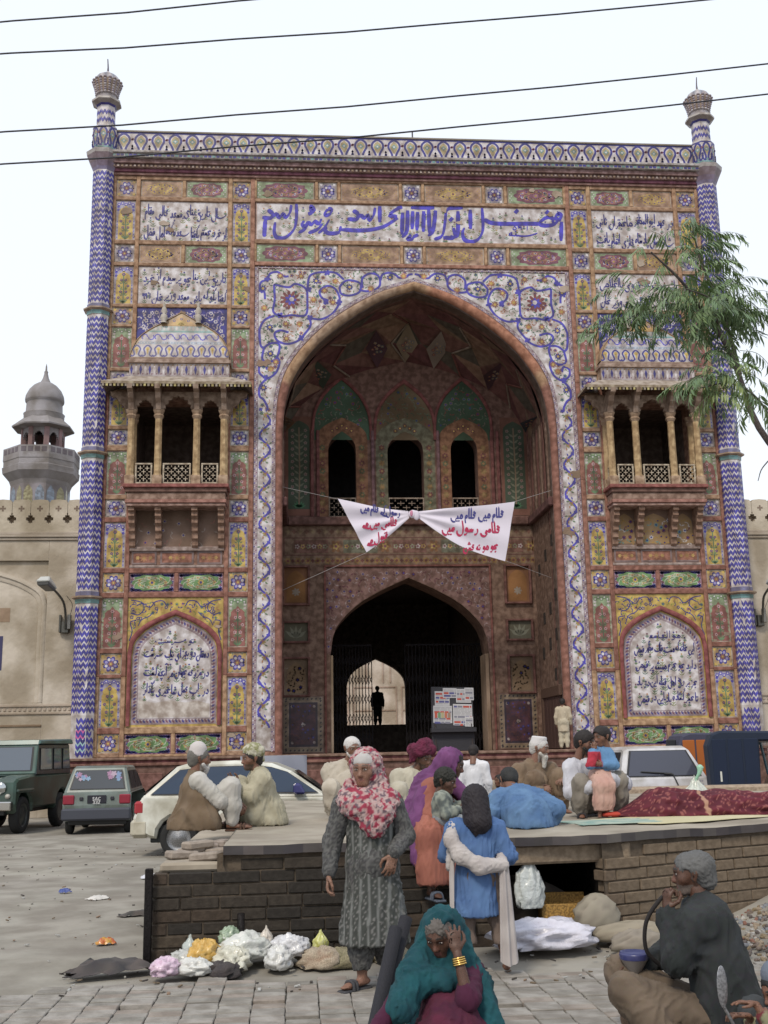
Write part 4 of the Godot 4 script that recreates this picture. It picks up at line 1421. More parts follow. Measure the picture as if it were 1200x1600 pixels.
	for sd in [-1,1]:
		mb=MB.new().ink(Color(0.31,0.23,0.18)).at(Transform3D(Basis(Vector3(sd,0,0),Vector3.UP,Vector3(0,0,sd)),Vector3(sd*1.36,0,0.26)))
		mb.prism(prof,-0.07,0.07)
		piece("eave_bracket",mb.mesh(M.stone),b)
	mb=MB.new()
	var t:=[Vector3(-1.45,11.86,0.36),Vector3(1.45,11.86,0.36),Vector3(1.45,11.86,-0.04),Vector3(-1.45,11.86,-0.04)]
	var l:=[Vector3(-2.03,11.5,1.02),Vector3(2.03,11.5,1.02),Vector3(2.03,11.5,-0.04),Vector3(-2.03,11.5,-0.04)]
	var dn:=Vector3(0,-0.07,0)
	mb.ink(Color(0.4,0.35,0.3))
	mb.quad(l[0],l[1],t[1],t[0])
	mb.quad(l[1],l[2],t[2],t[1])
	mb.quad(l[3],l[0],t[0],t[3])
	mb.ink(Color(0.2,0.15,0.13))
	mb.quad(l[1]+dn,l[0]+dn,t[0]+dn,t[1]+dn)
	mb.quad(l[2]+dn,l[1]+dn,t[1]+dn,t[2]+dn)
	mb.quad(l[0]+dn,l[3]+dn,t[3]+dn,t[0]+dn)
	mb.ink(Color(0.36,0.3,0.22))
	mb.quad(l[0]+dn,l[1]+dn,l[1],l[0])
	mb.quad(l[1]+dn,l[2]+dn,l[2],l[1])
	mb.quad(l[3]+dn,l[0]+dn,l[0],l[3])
	for k in 40:
		var x:=-2.0+k*0.1015
		mb.ink(Color(0.46,0.4,0.18) if k % 2 else Color(0.3,0.26,0.22))
		mb.box(Vector3(x,11.36,0.98),Vector3(x+0.06,11.432,1.015))
	piece("eave",mb.mesh(M.stone),b)
	mb=MB.new().ink(Color(0.4,0.3,0.22))
	mb.box(Vector3(-1.38,11.84,-0.04),Vector3(1.38,12.24,0.36))
	mb.ink(Color(0.36,0.27,0.22))
	mb.box(Vector3(-1.43,12.24,-0.04),Vector3(1.43,12.34,0.42),0.012)
	mb.box(Vector3(-1.38,12.34,-0.04),Vector3(1.38,12.42,0.37),0.012)
	piece("roof_base",mb.mesh(M.stone),b)
	var a:=Art.new()
	a.rect(-1.38,11.86,1.38,12.23,Color(0.38,0.33,0.34))
	a.up()
	for k in 22:
		var x:=-1.32+k*0.126
		a.leaf(x,12.2,-PI/2,0.3,0.04,WHITE if k % 2 else DBLUE)
		a.dot(x+0.06,11.93,0.025,MAR)
		a.dot(x,12.19,0.03,DYEL)
	for k in 70:
		a.dot(-1.36+k*0.0394,12.215,0.012,WHITE)
	piece("lappet_tiles",a.mb.mesh(M.tile),b,Transform3D(Basis(),Vector3(0,0,0.364)))
	var out:=curve(V2("1.36,12.42 1.33,12.62 1.18,12.98 0.92,13.26 0.55,13.5 0.25,13.7 0,13.86"),4)
	var full:=PackedVector2Array(out)
	for k in range(out.size()-2,-1,-1):
		full.append(Vector2(-out[k].x,out[k].y))
	a=Art.new()
	a.poly(full,Color(0.4,0.29,0.17))
	a.up()
	var cut:=func(y:float)->float:
		for k in out.size()-1:
			if out[k+1].y>=y:
				return lerpf(out[k].x,out[k+1].x,(y - out[k].y)/(out[k+1].y - out[k].y))-0.05
		return 0.0
	var strip:=func(y0:float,y1:float,c:Color):
		a.poly(PackedVector2Array([Vector2(-cut.call(y0),y0),Vector2(cut.call(y0),y0),Vector2(cut.call(y1),y1),Vector2(-cut.call(y1),y1)]),c)
	strip.call(12.43,12.84,Color(0.47,0.44,0.46))
	strip.call(12.84,12.92,Color(0.3,0.36,0.45))
	strip.call(12.92,13.22,Color(0.46,0.44,0.48))
	strip.call(13.22,13.27,TURQ)
	strip.call(13.27,13.42,Color(0.34,0.42,0.42))
	a.up()
	for k in 9:
		var x:=-1.2+k*0.3
		var w:=V2("-0.15,12.5 -0.13,12.45 -0.06,12.5 -0.08,12.6 -0.1,12.7 0,12.8 0.1,12.7 0.08,12.6 0.06,12.5 0.13,12.45 0.15,12.5")
		for i in w.size():
			w[i].x+=x
		a.ribbon(curve(w,3),0.022,DBLUE)
		a.disc(x,12.69,0.055,YEL,8)
		a.leaf(x,12.7,-PI/2,0.2,0.03,YEL)
	for k in 30:
		a.dot(-1.16+k*0.08,12.88,0.02,WHITE if k % 5 else MAR)
	for k in 12:
		var x:=-1.0+k*0.18
		var r:=PackedVector2Array()
		for i in 6:
			r.append(Vector2(x+cos(i*0.8+k % 2*3.1)*0.08,13.07+sin(i*0.8+k % 2*3.1)*0.09))
		a.ribbon(r,0.018,BLUE)
	for k in 13:
		var x:=-0.7+k*0.1166
		a.leaf(x,13.27,PI/2,0.16,0.045,Color(0.47,0.46,0.46))
	a.fan(Vector2(0,13.44),V2("-0.42,13.44 0.42,13.44 0.32,13.55 0.15,13.66 0,13.76 -0.15,13.66 -0.32,13.55"),Color(0.45,0.29,0.12))
	a.up()
	for k in 9:
		a.leaf(0,13.44,PI*(0.12+0.095*k),0.2,0.025,YEL)
	for k in 3:
		a.flower(-0.2+k*0.2,13.6+(0.06 if k==1 else 0.0),0.045,5,DBLUE,YEL)
	var slope:=0.28/1.44
	var tilt:=Transform3D(Basis(Vector3.RIGHT,Vector3(0,1,-slope),Vector3(0,0,1)),Vector3(0,0,0.36+12.42*slope))
	piece("roof_tiles",a.mb.mesh(M.tile),b,tilt)
	mb=MB.new().ink(Color(0.38,0.27,0.17))
	var pts:=PackedVector3Array()
	for p in full:
		var z:=0.36-(p.y - 12.42)*slope
		pts.append(Vector3(p.x*1.005,p.y+0.004,z+0.02))
		pts.append(Vector3(p.x*1.02,p.y+0.03,z))
		pts.append(Vector3(p.x*1.02,p.y+0.03,-0.05))
	mb.grid(pts,3,full.size())
	piece("roof_edge",mb.mesh(M.stone),b)
	mb=MB.new().ink(Color(0.5,0.46,0.42))
	mb.lathe([Vector2(0.09,0),Vector2(0.06,0.06),Vector2(0.1,0.14),Vector2(0.09,0.24),Vector2(0.04,0.28),Vector2(0.09,0.36),Vector2(0.06,0.46),Vector2(0.03,0.5),Vector2(0.05,0.56),Vector2(0.0,0.64)],12)
	var fm:=mb.mesh(M.plaster)
	for x in [-0.48,0.48]:
		piece("finial",fm,b,Transform3D(Basis(),Vector3(x,13.5,0.2)))
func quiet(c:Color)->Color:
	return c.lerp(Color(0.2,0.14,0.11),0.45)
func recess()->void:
	var wallc:=Color(0.191,0.118,0.0868)  # porch colours below are darkened, with the depth shade put into them
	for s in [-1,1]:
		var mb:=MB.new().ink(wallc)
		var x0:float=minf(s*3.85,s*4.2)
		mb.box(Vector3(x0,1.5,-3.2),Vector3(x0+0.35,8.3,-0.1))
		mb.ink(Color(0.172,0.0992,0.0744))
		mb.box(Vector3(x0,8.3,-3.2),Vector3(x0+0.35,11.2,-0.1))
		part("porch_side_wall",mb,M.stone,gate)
		mb=MB.new().ink(Color(0.132,0.062,0.0558))
		var lx:float=minf(s*3.7,s*3.86)
		mb.box(Vector3(lx,8.28,-3.0),Vector3(lx+0.16,8.54,-0.12),0.03)
		part("porch_ledge",mb,M.stone,gate)
		for k in 6:
			mb=MB.new().ink(Color(0.218,0.149,0.112) if k % 2 else Color(0.158,0.0744,0.062))
			mb.box(Vector3(s*3.83-0.02,8.56,-2.75+k*0.42),Vector3(s*3.83+0.02,11.0,-2.6+k*0.42),0.008)
			part("wall_rib",mb,M.stone,gate)
		var holes:=[[-2.5,6.6],[-1.6,6.9],[-0.75,7.2],[-2.1,5.1],[-1.3,5.3],[-0.6,5.6],[-2.4,4.1],[-1.5,4.3],[-0.7,4.5],[-1.0,3.4]]
		for h in holes:
			mb=MB.new().ink(Color(0.033,0.0248,0.0217))  # near-black slabs on the wall face, recess shade painted by their colour
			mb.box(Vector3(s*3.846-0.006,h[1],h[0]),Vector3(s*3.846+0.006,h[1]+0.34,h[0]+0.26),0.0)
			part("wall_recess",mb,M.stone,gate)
	var door:=MB.new()
	for k in 5:
		door.ink(Color(0.0792,0.0372,0.0279))
		door.box(Vector3(3.78,1.52,-2.3+k*0.4),Vector3(3.845,2.95,-1.93+k*0.4),0.01)
	door.ink(Color(0.106,0.0558,0.0372))
	door.box(Vector3(3.74,2.95,-2.5),Vector3(3.845,3.25,-0.2),0.02)
	door.box(Vector3(3.74,1.52,-2.5),Vector3(3.845,2.95,-2.32),0.02)
	part("wooden_door",door,M.wood,gate)
	var dr:=pointed(-2.44,2.34,1.5,4.35,6.67)
	var mb:=MB.new().ink(wallc)
	mb.prism(holed(-3.9,3.9,1.5,8.28,[dr]),-4.2,-3.0)
	part("porch_back_wall",mb,M.stone,gate)
	mb=MB.new().ink(Color(0.277,0.198,0.143))
	mb.box(Vector3(2.22,1.5,-4.0),Vector3(2.33,4.35,-3.05),0.01)
	part("door_jamb",mb,M.plaster,gate)
	mb=MB.new().ink(Color(0.42,0.32,0.23))
	mb.box(Vector3(-2.44,1.5,-4.0),Vector3(-2.36,4.35,-3.05),0.01)
	part("door_jamb",mb,M.plaster,gate)
	mb=MB.new().ink(Color(0.191,0.0744,0.062))
	for q in [[-2.62,-2.56,1.5,7.0],[2.42,2.48,1.5,7.0],[-2.62,2.48,7.0,7.06]]:
		mb.box(Vector3(q[0],q[2],-3.02),Vector3(q[1],q[3],-2.95),0.012)
	part("door_surround",mb,M.stone,gate)
	var a:=Art.new()
	a.step=0.002
	var sp:=PackedVector2Array([Vector2(-2.55,4.4)])
	for k in range(dr.size()-2,0,-1):
		sp.append(dr[k]+Vector2(0,0.02))
	sp.append(Vector2(2.41,4.4))
	sp.append(Vector2(2.41,6.98))
	sp.append(Vector2(-2.55,6.98))
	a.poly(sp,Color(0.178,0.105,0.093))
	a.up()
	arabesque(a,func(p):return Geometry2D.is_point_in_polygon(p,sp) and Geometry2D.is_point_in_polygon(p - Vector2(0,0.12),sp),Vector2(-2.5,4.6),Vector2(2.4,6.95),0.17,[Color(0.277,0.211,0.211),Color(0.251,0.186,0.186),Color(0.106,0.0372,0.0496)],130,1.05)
	piece("doorway_spandrel",a.mb.mesh(M.stone),gate,Transform3D(Basis(),Vector3(0,0,-2.995)))
	a=Art.new()
	a.rect(-3.83,7.08,3.83,8.27,Color(0.198,0.13,0.093))
	a.up()
	for k in 26:
		a.flower(-3.7+k*0.3,7.2,0.11,6,Color(0.238,0.149,0.0558),Color(0.145,0.0496,0.0434),k)
		a.petals(-3.55+k*0.3,7.2,0.06,4,Color(0.132,0.0496,0.0434))
	a.frame(-3.83,7.36,3.83,7.92,0.03,Color(0.132,0.0558,0.0496))
	for k in 5:
		var x:=-3.0+k*1.5
		a.rect(x - 0.52,7.44,x+0.52,7.84,Color(0.145,0.143,0.105) if k % 2 else Color(0.178,0.093,0.0744))
		a.petals(x+0.75,7.64,0.2,6,Color(0.218,0.112,0.0558))
	a.up()
	for k in 5:
		var x:=-3.0+k*1.5
		for i in 6:
			a.flower(x - 0.42+i*0.17,7.64,0.08,5,quiet([WHITE,YEL,PGRN][(i+k) % 3]),MAR,i)
		a.flower(x+0.75,7.64,0.11,5,quiet(YEL),MAR)
	for k in 40:
		a.petals(-3.7+k*0.19,8.1,0.08,4,Color(0.158,0.0806,0.0558) if k % 2 else Color(0.231,0.167,0.0992))
	piece("painted_band",a.mb.mesh(M.stone),gate,Transform3D(Basis(),Vector3(0,0,-2.996)))
	mb=MB.new().ink(Color(0.145,0.0744,0.062))
	mb.box(Vector3(-3.7,8.28,-3.1),Vector3(3.7,8.54,-2.84),0.03)
	part("porch_ledge",mb,M.stone,gate)
	for s in [-1,1]:
		var nx:float=-3.46 if s<0 else 3.29
		for q in [[5.9,6.99,0],[4.78,5.32,1],[3.2,4.25,2]]:
			var n:=Art.new()
			var hw:=0.35
			n.rect(-hw,q[0],hw,q[1],[Color(0.218,0.105,0.0558),Color(0.132,0.124,0.093),Color(0.198,0.143,0.105)][q[2]])
			n.up()
			if q[2]==0:
				n.poly(pointed(-0.28,0.28,q[0]+0.05,q[0]+0.65,q[1]-0.08),Color(0.251,0.124,0.0496))
				n.up()
				n.petals(0,q[0]+0.35,0.13,7,Color(0.264,0.223,0.186))
			elif q[2]==1:
				for i in 5:
					n.leaf(0,q[0]+0.08,PI*(0.2+0.15*i),0.4,0.06,Color(0.218,0.223,0.174))
			else:
				n.poly(pointed(-0.28,0.28,q[0]+0.05,q[0]+0.55,q[1]-0.08),Color(0.238,0.161,0.105))
				arabesque(n,func(p):return p.y>3.3 and p.y<4.1,Vector2(-0.25,3.3),Vector2(0.25,4.1),0.16,[Color(0.277,0.223,0.174),Color(0.158,0.093,0.0682)],7+s)
			piece("niche_panel",n.mb.mesh(M.plaster),gate,Transform3D(Basis(),Vector3(nx,0,-2.99)))
			var f:=MB.new().ink(Color(0.158,0.0744,0.062))
			for e in [[-0.42,-0.35,q[0]-0.06,q[1]+0.06],[0.35,0.42,q[0]-0.06,q[1]+0.06],[-0.35,0.35,q[1],q[1]+0.06],[-0.35,0.35,q[0]-0.06,q[0]]]:
				f.box(Vector3(e[0],e[2],-3.01),Vector3(e[1],e[3],-2.9),0.01)
			piece("niche_frame",f.mesh(M.stone),gate,Transform3D(Basis(),Vector3(nx,0,0)))
		a=Art.new()
		var tx:float=-3.25 if s<0 else 3.14
		var tw:=0.6
		a.rect(-tw,1.52,tw,3.16,Color(0.218,0.167,0.112))
		a.up()
		a.frame(-tw,1.52,tw,3.16,0.03,RED2)
		for k in 9:
			for e in [1.6,3.08]:
				a.dot(-0.5+k*0.125,e,0.035,Color(0.0264,0.0186,0.0248))
		for k in 12:
			for e in [-0.51,0.51]:
				a.dot(e,1.64+k*0.125,0.035,Color(0.0264,0.0186,0.0248))
		a.rect(-0.44,1.68,0.44,3.0,Color(0.277,0.205,0.161))
		a.up()
		a.rect(-0.42,1.7,0.42,2.98,Color(0.033,0.0217,0.0372))
		a.up()
		a.rect(-0.36,1.76,0.36,2.92,Color(0.0693,0.0248,0.0372))
		a.up()
		arabesque(a,func(p):return absf(p.x)<0.32,Vector2(-0.3,1.82),Vector2(0.33,2.88),0.13,[Color(0.099,0.0372,0.0372),Color(0.0462,0.0248,0.0558)],11)
		for p in V2("-0.32,1.82 0.32,1.82 -0.32,2.86 0.32,2.86 0,2.34"):
			a.petals(p.x,p.y,0.045 if p.x else 0.065,6,Color(0.33,0.285,0.279),0,0.2)
		piece("tile_dado",a.mb.mesh(M.tile),gate,Transform3D(Basis(),Vector3(tx,0,-2.992)),"dark maroon tile panel with white studs beside the doorway")
	upper_porch()
	passage()
func upper_porch()->void:
	var wins:=[pointed(-2.46,-1.6,8.54,10.65,11.27),pointed(-0.62,0.5,8.54,10.6,11.29),pointed(1.36,2.2,8.54,10.65,11.26)]
	var back:=curve(V2("3.9,8.54 3.88,10.6 3.62,11.6 2.9,12.5 1.5,13.2 0,13.6"),4)
	var outl:=holed(-3.9,3.9,8.54,8.56,wins)
	outl.resize(outl.size()-2)
	for p in back:
		outl.append(p)
	for k in range(back.size()-2,-1,-1):
		outl.append(Vector2(-back[k].x,back[k].y))
	var mb:=MB.new().ink(Color(0.165,0.093,0.0744))
	mb.prism(outl,-3.6,-3.0)
	part("gallery_wall",mb,M.stone,gate)
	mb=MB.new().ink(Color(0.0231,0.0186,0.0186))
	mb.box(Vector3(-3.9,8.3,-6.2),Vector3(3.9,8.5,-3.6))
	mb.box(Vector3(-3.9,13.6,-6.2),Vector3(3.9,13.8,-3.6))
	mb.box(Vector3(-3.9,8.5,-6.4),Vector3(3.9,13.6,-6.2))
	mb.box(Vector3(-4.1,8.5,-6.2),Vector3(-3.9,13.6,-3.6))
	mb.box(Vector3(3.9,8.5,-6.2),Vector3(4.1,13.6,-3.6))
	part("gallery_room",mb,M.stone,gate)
	var wc:=[-2.03,-0.06,1.78]
	for k in 3:
		var hw:float=[0.43,0.56,0.42][k]
		piece("window_screen",lattice(hw*2,0.62,6,4,Color(0.264,0.211,0.167)),gate,Transform3D(Basis(),Vector3(wc[k],8.55,-3.06)))
		var a:=Art.new()
		var w:=hw+0.36
		var o:=pointed(wc[k]-w,wc[k]+w,8.56,11.0,11.72)
		var i:=pointed(wc[k]-hw,wc[k]+hw,8.56,10.65,11.28)
		var c:Color=Color(0.211,0.105,0.0558) if k!=1 else Color(0.145,0.136,0.0868)
		for q in o.size()-1:
			a.mb.col=c
			a.mb.quad(Vector3(i[q].x,i[q].y,0),Vector3(o[q].x,o[q].y,0),Vector3(o[q+1].x,o[q+1].y,0),Vector3(i[q+1].x,i[q+1].y,0))
		a.up()
		for q in 9:
			for s in [-1,1]:
				a.flower(wc[k]+s*(hw+0.18),8.75+q*0.25,0.1,6,[Color(0.145,0.0496,0.0496),Color(0.218,0.149,0.062),Color(0.0924,0.112,0.062)][(q+k) % 3],Color(0.251,0.155,0.0744),q)
		for q in 5:
			a.flower(wc[k]-0.3+q*0.15,11.22+0.24*(1.0-absf(q - 2)*0.35),0.07,6,Color(0.132,0.0496,0.0496),YEL,q)
		piece("painted_window_band",a.mb.mesh(M.stone),gate,Transform3D(Basis(),Vector3(0,0,-2.994)))
		a=Art.new()
		var fx0:float=wc[k]-(0.9 if k==1 else 0.86)
		var fx1:float=wc[k]+(0.9 if k==1 else 0.86)
		var fld:=pointed(fx0,fx1,11.0,11.3,12.84 if k==1 else 12.95)
		a.poly(fld,[Color(0.0528,0.0868,0.0558),Color(0.145,0.0992,0.062),Color(0.0528,0.0868,0.0558)][k])
		a.up()
		arabesque(a,func(p):return Geometry2D.is_point_in_polygon(p,fld) and Geometry2D.is_point_in_polygon(p+Vector2(0,0.1),fld),Vector2(fx0,11.5),Vector2(fx1,12.9),0.17,[Color(0.12,0.16,0.11),Color(0.16,0.13,0.11),Color(0.17,0.06,0.05),Color(0.06,0.1,0.07)],140+k)
		piece("arched_field",a.mb.mesh(M.plaster),gate,Transform3D(Basis(),Vector3(0,0,-2.998)))
		mb=MB.new().ink(Color(0.185,0.062,0.0558))
		sweep_band(mb,fld,pointed(fx0-0.09,fx1+0.09,11.0,11.32,13.0 if k==1 else 13.1),[Vector2(0,-3.0),Vector2(0.1,-2.95),Vector2(0.9,-2.93),Vector2(1,-3.0)])
		part("field_rib",mb,M.stone,gate)
	for s in [-1,1]:
		var a:=Art.new()
		var x:float=s*3.36
		a.rect(x - 0.42,8.6,x+0.42,11.75,Color(0.172,0.0806,0.062))
		a.up()
		var p:=pointed(x - 0.33,x+0.33,8.8,11.3,11.62)
		a.poly(p,Color(0.0594,0.0806,0.0558))
		a.up()
		a.ribbon(PackedVector2Array([Vector2(x,8.95),Vector2(x+0.02,10),Vector2(x,11.4)]),0.022,Color(0.198,0.149,0.105))
		for k in 11:
			for e in [-1,1]:
				a.leaf(x,9.1+k*0.2,PI/2-e*0.9,0.2,0.035,Color(0.158,0.167,0.124))
				a.flower(x+e*0.2,9.3+k*0.2,0.06,5,Color(0.224,0.174,0.167),Color(0.165,0.093,0.0744),k)
		for e in 7:
			a.leaf(x,8.85,PI*(0.1+0.13*e),0.22,0.04,Color(0.066,0.161,0.0868))
		piece("painted_tree_panel",a.mb.mesh(M.plaster),gate,Transform3D(Basis(),Vector3(0,0,-2.995)))
		for px in [1.02,2.72,2.9]:
			mb=MB.new().ink(Color(0.165,0.093,0.105) if px<2 else Color(0.165,0.062,0.0558))
			mb.box(Vector3(s*px - 0.05-0.06,8.54,-3.0),Vector3(s*px+0.05-0.06,11.3,-2.92),0.02)
			part("pilaster",mb,M.stone,gate)
	var ai:=full_arch(ARCH_IN,1.5)
	mb=MB.new()
	var pts:=PackedVector3Array()
	var cols:=PackedColorArray()
	for p in ai:
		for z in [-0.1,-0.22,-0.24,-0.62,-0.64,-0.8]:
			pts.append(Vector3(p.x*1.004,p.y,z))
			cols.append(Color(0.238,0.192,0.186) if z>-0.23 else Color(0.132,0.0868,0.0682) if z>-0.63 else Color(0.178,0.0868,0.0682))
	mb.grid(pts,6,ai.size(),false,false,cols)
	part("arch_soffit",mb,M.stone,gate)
	var ring:=[]
	var n:=16
	for j in 5:
		var t:=j/4.0
		var row:=[]
		for i in n+1:
			var u:=float(i)/n
			if j % 2==1 and i>0 and i<n:
				u+=0.5/n
			var f:Vector2=at_len(ai,0.205+0.59*u)
			var g:Vector2=at_len(mirrored(back),u)
			var q:=f.lerp(Vector2(g.x,g.y),t)
			var bulge:=sin(PI*t)*0.42
			row.append(Vector3(q.x*(1.0+0.03*sin(PI*t)),q.y+bulge*0.7,-0.8-2.22*(t+0.0))+Vector3(0,0,(0.12 if (i+j) % 2 else 0.0)*sin(PI*t)))
		ring.append(row)
	var tones:=[Color(0.17,0.085,0.068),Color(0.2,0.13,0.09),Color(0.13,0.05,0.05),Color(0.1,0.085,0.065),Color(0.23,0.14,0.095),Color(0.15,0.065,0.055)]  # vault tones lowered so the shade under the arch sits in the colour
	for j in 4:
		for i in n:
			mb=MB.new()
			mb.ink(tones[(i*5+j*3) % 6])
			mb.tri(ring[j][i],ring[j+1][i],ring[j][i+1])
			mb.ink(tones[(i*3+j*5+2) % 6])
			mb.tri(ring[j][i+1],ring[j+1][i],ring[j+1][i+1])
			part("vault_facet",mb,M.stone,gate)
	for j in range(1,4):
		for i in range(2,n - 1,2):
			var p0:Vector3=ring[j][i]
			var p1:Vector3=ring[j+1][i]
			mb=MB.new().ink(Color(0.238,0.186,0.149) if (i+j) % 3 else Color(0.185,0.0682,0.0558))
			mb.tube(PackedVector3Array([p0+Vector3(0,-0.03,0.0),p1+Vector3(0,-0.03,0.02)]),0.035,5)
			part("vault_rib",mb,M.stone,gate)
	for k in 7:
		var i:int=[3,5,7,8,9,11,13][k]
		var q0:Vector3=ring[2][i]
		var q1:Vector3=(ring[3][i] as Vector3).lerp(ring[3][i - 1],0.5)
		var q2:Vector3=ring[4][i]
		var side:=Vector3(0.34,0,0)
		var off:=Vector3(0,-0.05,0.07)
		mb=MB.new().ink([Color(0.0528,0.062,0.0806),Color(0.0792,0.0372,0.0496),Color(0.238,0.192,0.161),Color(0.224,0.174,0.124),Color(0.0792,0.0372,0.0496),Color(0.0594,0.0806,0.062),Color(0.198,0.124,0.0806)][k])
		mb.tri(q0+off,q1-side+off,q1+side+off)
		mb.tri(q1-side+off,q2+off,q1+side+off)
		part("vault_kite",mb,M.plaster,gate)
		var fl:=Art.new()
		var up:=(q0-q2).normalized()
		for e in 9:
			fl.flower(cos(e*2.4)*0.05*sqrt(e)*1.3,sin(e*2.4)*0.09*sqrt(e),0.06,5,[Color(0.264,0.223,0.223),MAR,Color(0.132,0.155,0.186)][e % 3],DYEL,e)
		piece("kite_flowers",fl.mb.mesh(M.plaster),gate,Transform3D(Basis(Vector3.RIGHT,up,Vector3.RIGHT.cross(up)),q1+off*1.3))
func mirrored(h:PackedVector2Array)->PackedVector2Array:
	var r:=PackedVector2Array(h)
	for k in range(h.size()-2,-1,-1):
		r.append(Vector2(-h[k].x,h[k].y))
	return r
func at_len(p:PackedVector2Array,t:float)->Vector2:
	var total:=0.0
	for k in p.size()-1:
		total+=p[k].distance_to(p[k+1])
	var want:=clampf(t,0,1)*total
	for k in p.size()-1:
		var l:=p[k].distance_to(p[k+1])
		if want<=l:
			return p[k].lerp(p[k+1],want/maxf(l,1e-6))
		want-=l
	return p[p.size()-1]
func passage()->void:
	var mb:=MB.new().ink(Color(0.1,0.075,0.06))
	mb.box(Vector3(-3.4,1.5,-16.6),Vector3(-3.0,7.6,-4.2))
	mb.box(Vector3(3.0,1.5,-16.6),Vector3(3.4,7.6,-4.2))
	mb.box(Vector3(-3.4,7.6,-16.6),Vector3(3.4,8.0,-4.2))
	mb.box(Vector3(-3.0,1.5,-15.0),Vector3(3.0,2.2,-11.0))
	mb.box(Vector3(-3.0,2.2,-16.6),Vector3(3.0,2.5,-12.5))
	part("passage",mb,M.stone,gate)
	mb=MB.new().ink(Color(0.14,0.11,0.09))
	mb.prism(holed(-3.0,3.0,2.5,7.6,[pointed(-1.35,1.12,2.5,4.1,5.3)]),-16.9,-16.6)
	part("passage_end_wall",mb,M.stone,gate)
	mb=MB.new().ink(Color(0.45,0.33,0.25))
	mb.box(Vector3(-9,1.6,-16.85),Vector3(9,2.48,-34))
	var floor_:=structure("courtyard_floor",mb,M.ground)
	floor_.position.y=0.0
	var hall:=thing("courtyard_arcade","pale plastered arcade wall seen through the dark doorway","wall",Vector3(0,0,-30))
	mb=MB.new().ink(Color(0.52,0.46,0.4))
	mb.box(Vector3(-8,2.48,-1),Vector3(8,13,0))
	part("wall",mb,M.plaster,hall)
	for k in 9:
		mb=MB.new().ink(Color(0.42,0.33,0.28))
		for e in [[0.0,0.06,2.6,4.9],[1.0,1.06,2.6,4.9],[0.06,1.0,4.84,4.9],[0.06,1.0,3.6,3.66],[0.3,0.36,5.1,7.0],[0.7,0.76,5.1,7.0]]:
			mb.box(Vector3(-5.6+k*1.3+e[0],e[2],0.0),Vector3(-5.6+k*1.3+e[1],e[3],0.05))
		part("wall_panel",mb,M.plaster,hall)
	var bars:=[[-2.35,-1.0,14,"folded iron lattice gate on the left of the doorway"],[0.1,2.6,22,"closed iron lattice gate on the right of the doorway"]]
	for g in bars:
		var t:=thing("lattice_gate",g[3],"gate",Vector3((g[0]+g[1])/2,1.5,-6.2))
		var w:float=(g[1]-g[0])/2
		for k in g[2]:
			mb=MB.new().ink(Color(0.012,0.011,0.012))
			var x:float=-w+2*w*k/(g[2]-1)
			mb.box(Vector3(x - 0.013,0.0,-0.02),Vector3(x+0.013,3.4,0.02))
			part("bar",mb,M.rubber,t)
		mb=MB.new().ink(Color(0.012,0.011,0.012))
		for k in g[2]-1:
			var x:float=-w+2*w*k/(g[2]-1)
			var x1:float=-w+2*w*(k+1)/(g[2]-1)
			for j in 5:
				var y:=0.3+j*0.62
				mb.quad(Vector3(x,y,0.025),Vector3(x+0.02,y,0.025),Vector3(x1+0.02,y+0.3,0.025),Vector3(x1,y+0.3,0.025))
				mb.quad(Vector3(x,y+0.3,0.03),Vector3(x1,y,0.03),Vector3(x1+0.02,y,0.03),Vector3(x+0.02,y+0.3,0.03))
		mb.box(Vector3(-w,3.4,-0.03),Vector3(w,3.46,0.03))
		part("cross_straps",mb,M.rubber,t).set_meta("kind","stuff")
func surroundings()->void:
	for s in [-1,1]:
		side_wall(s)
		wall_lamp(s)
	minaret()
	banner()
	notice_board()
	wires()
	neem()
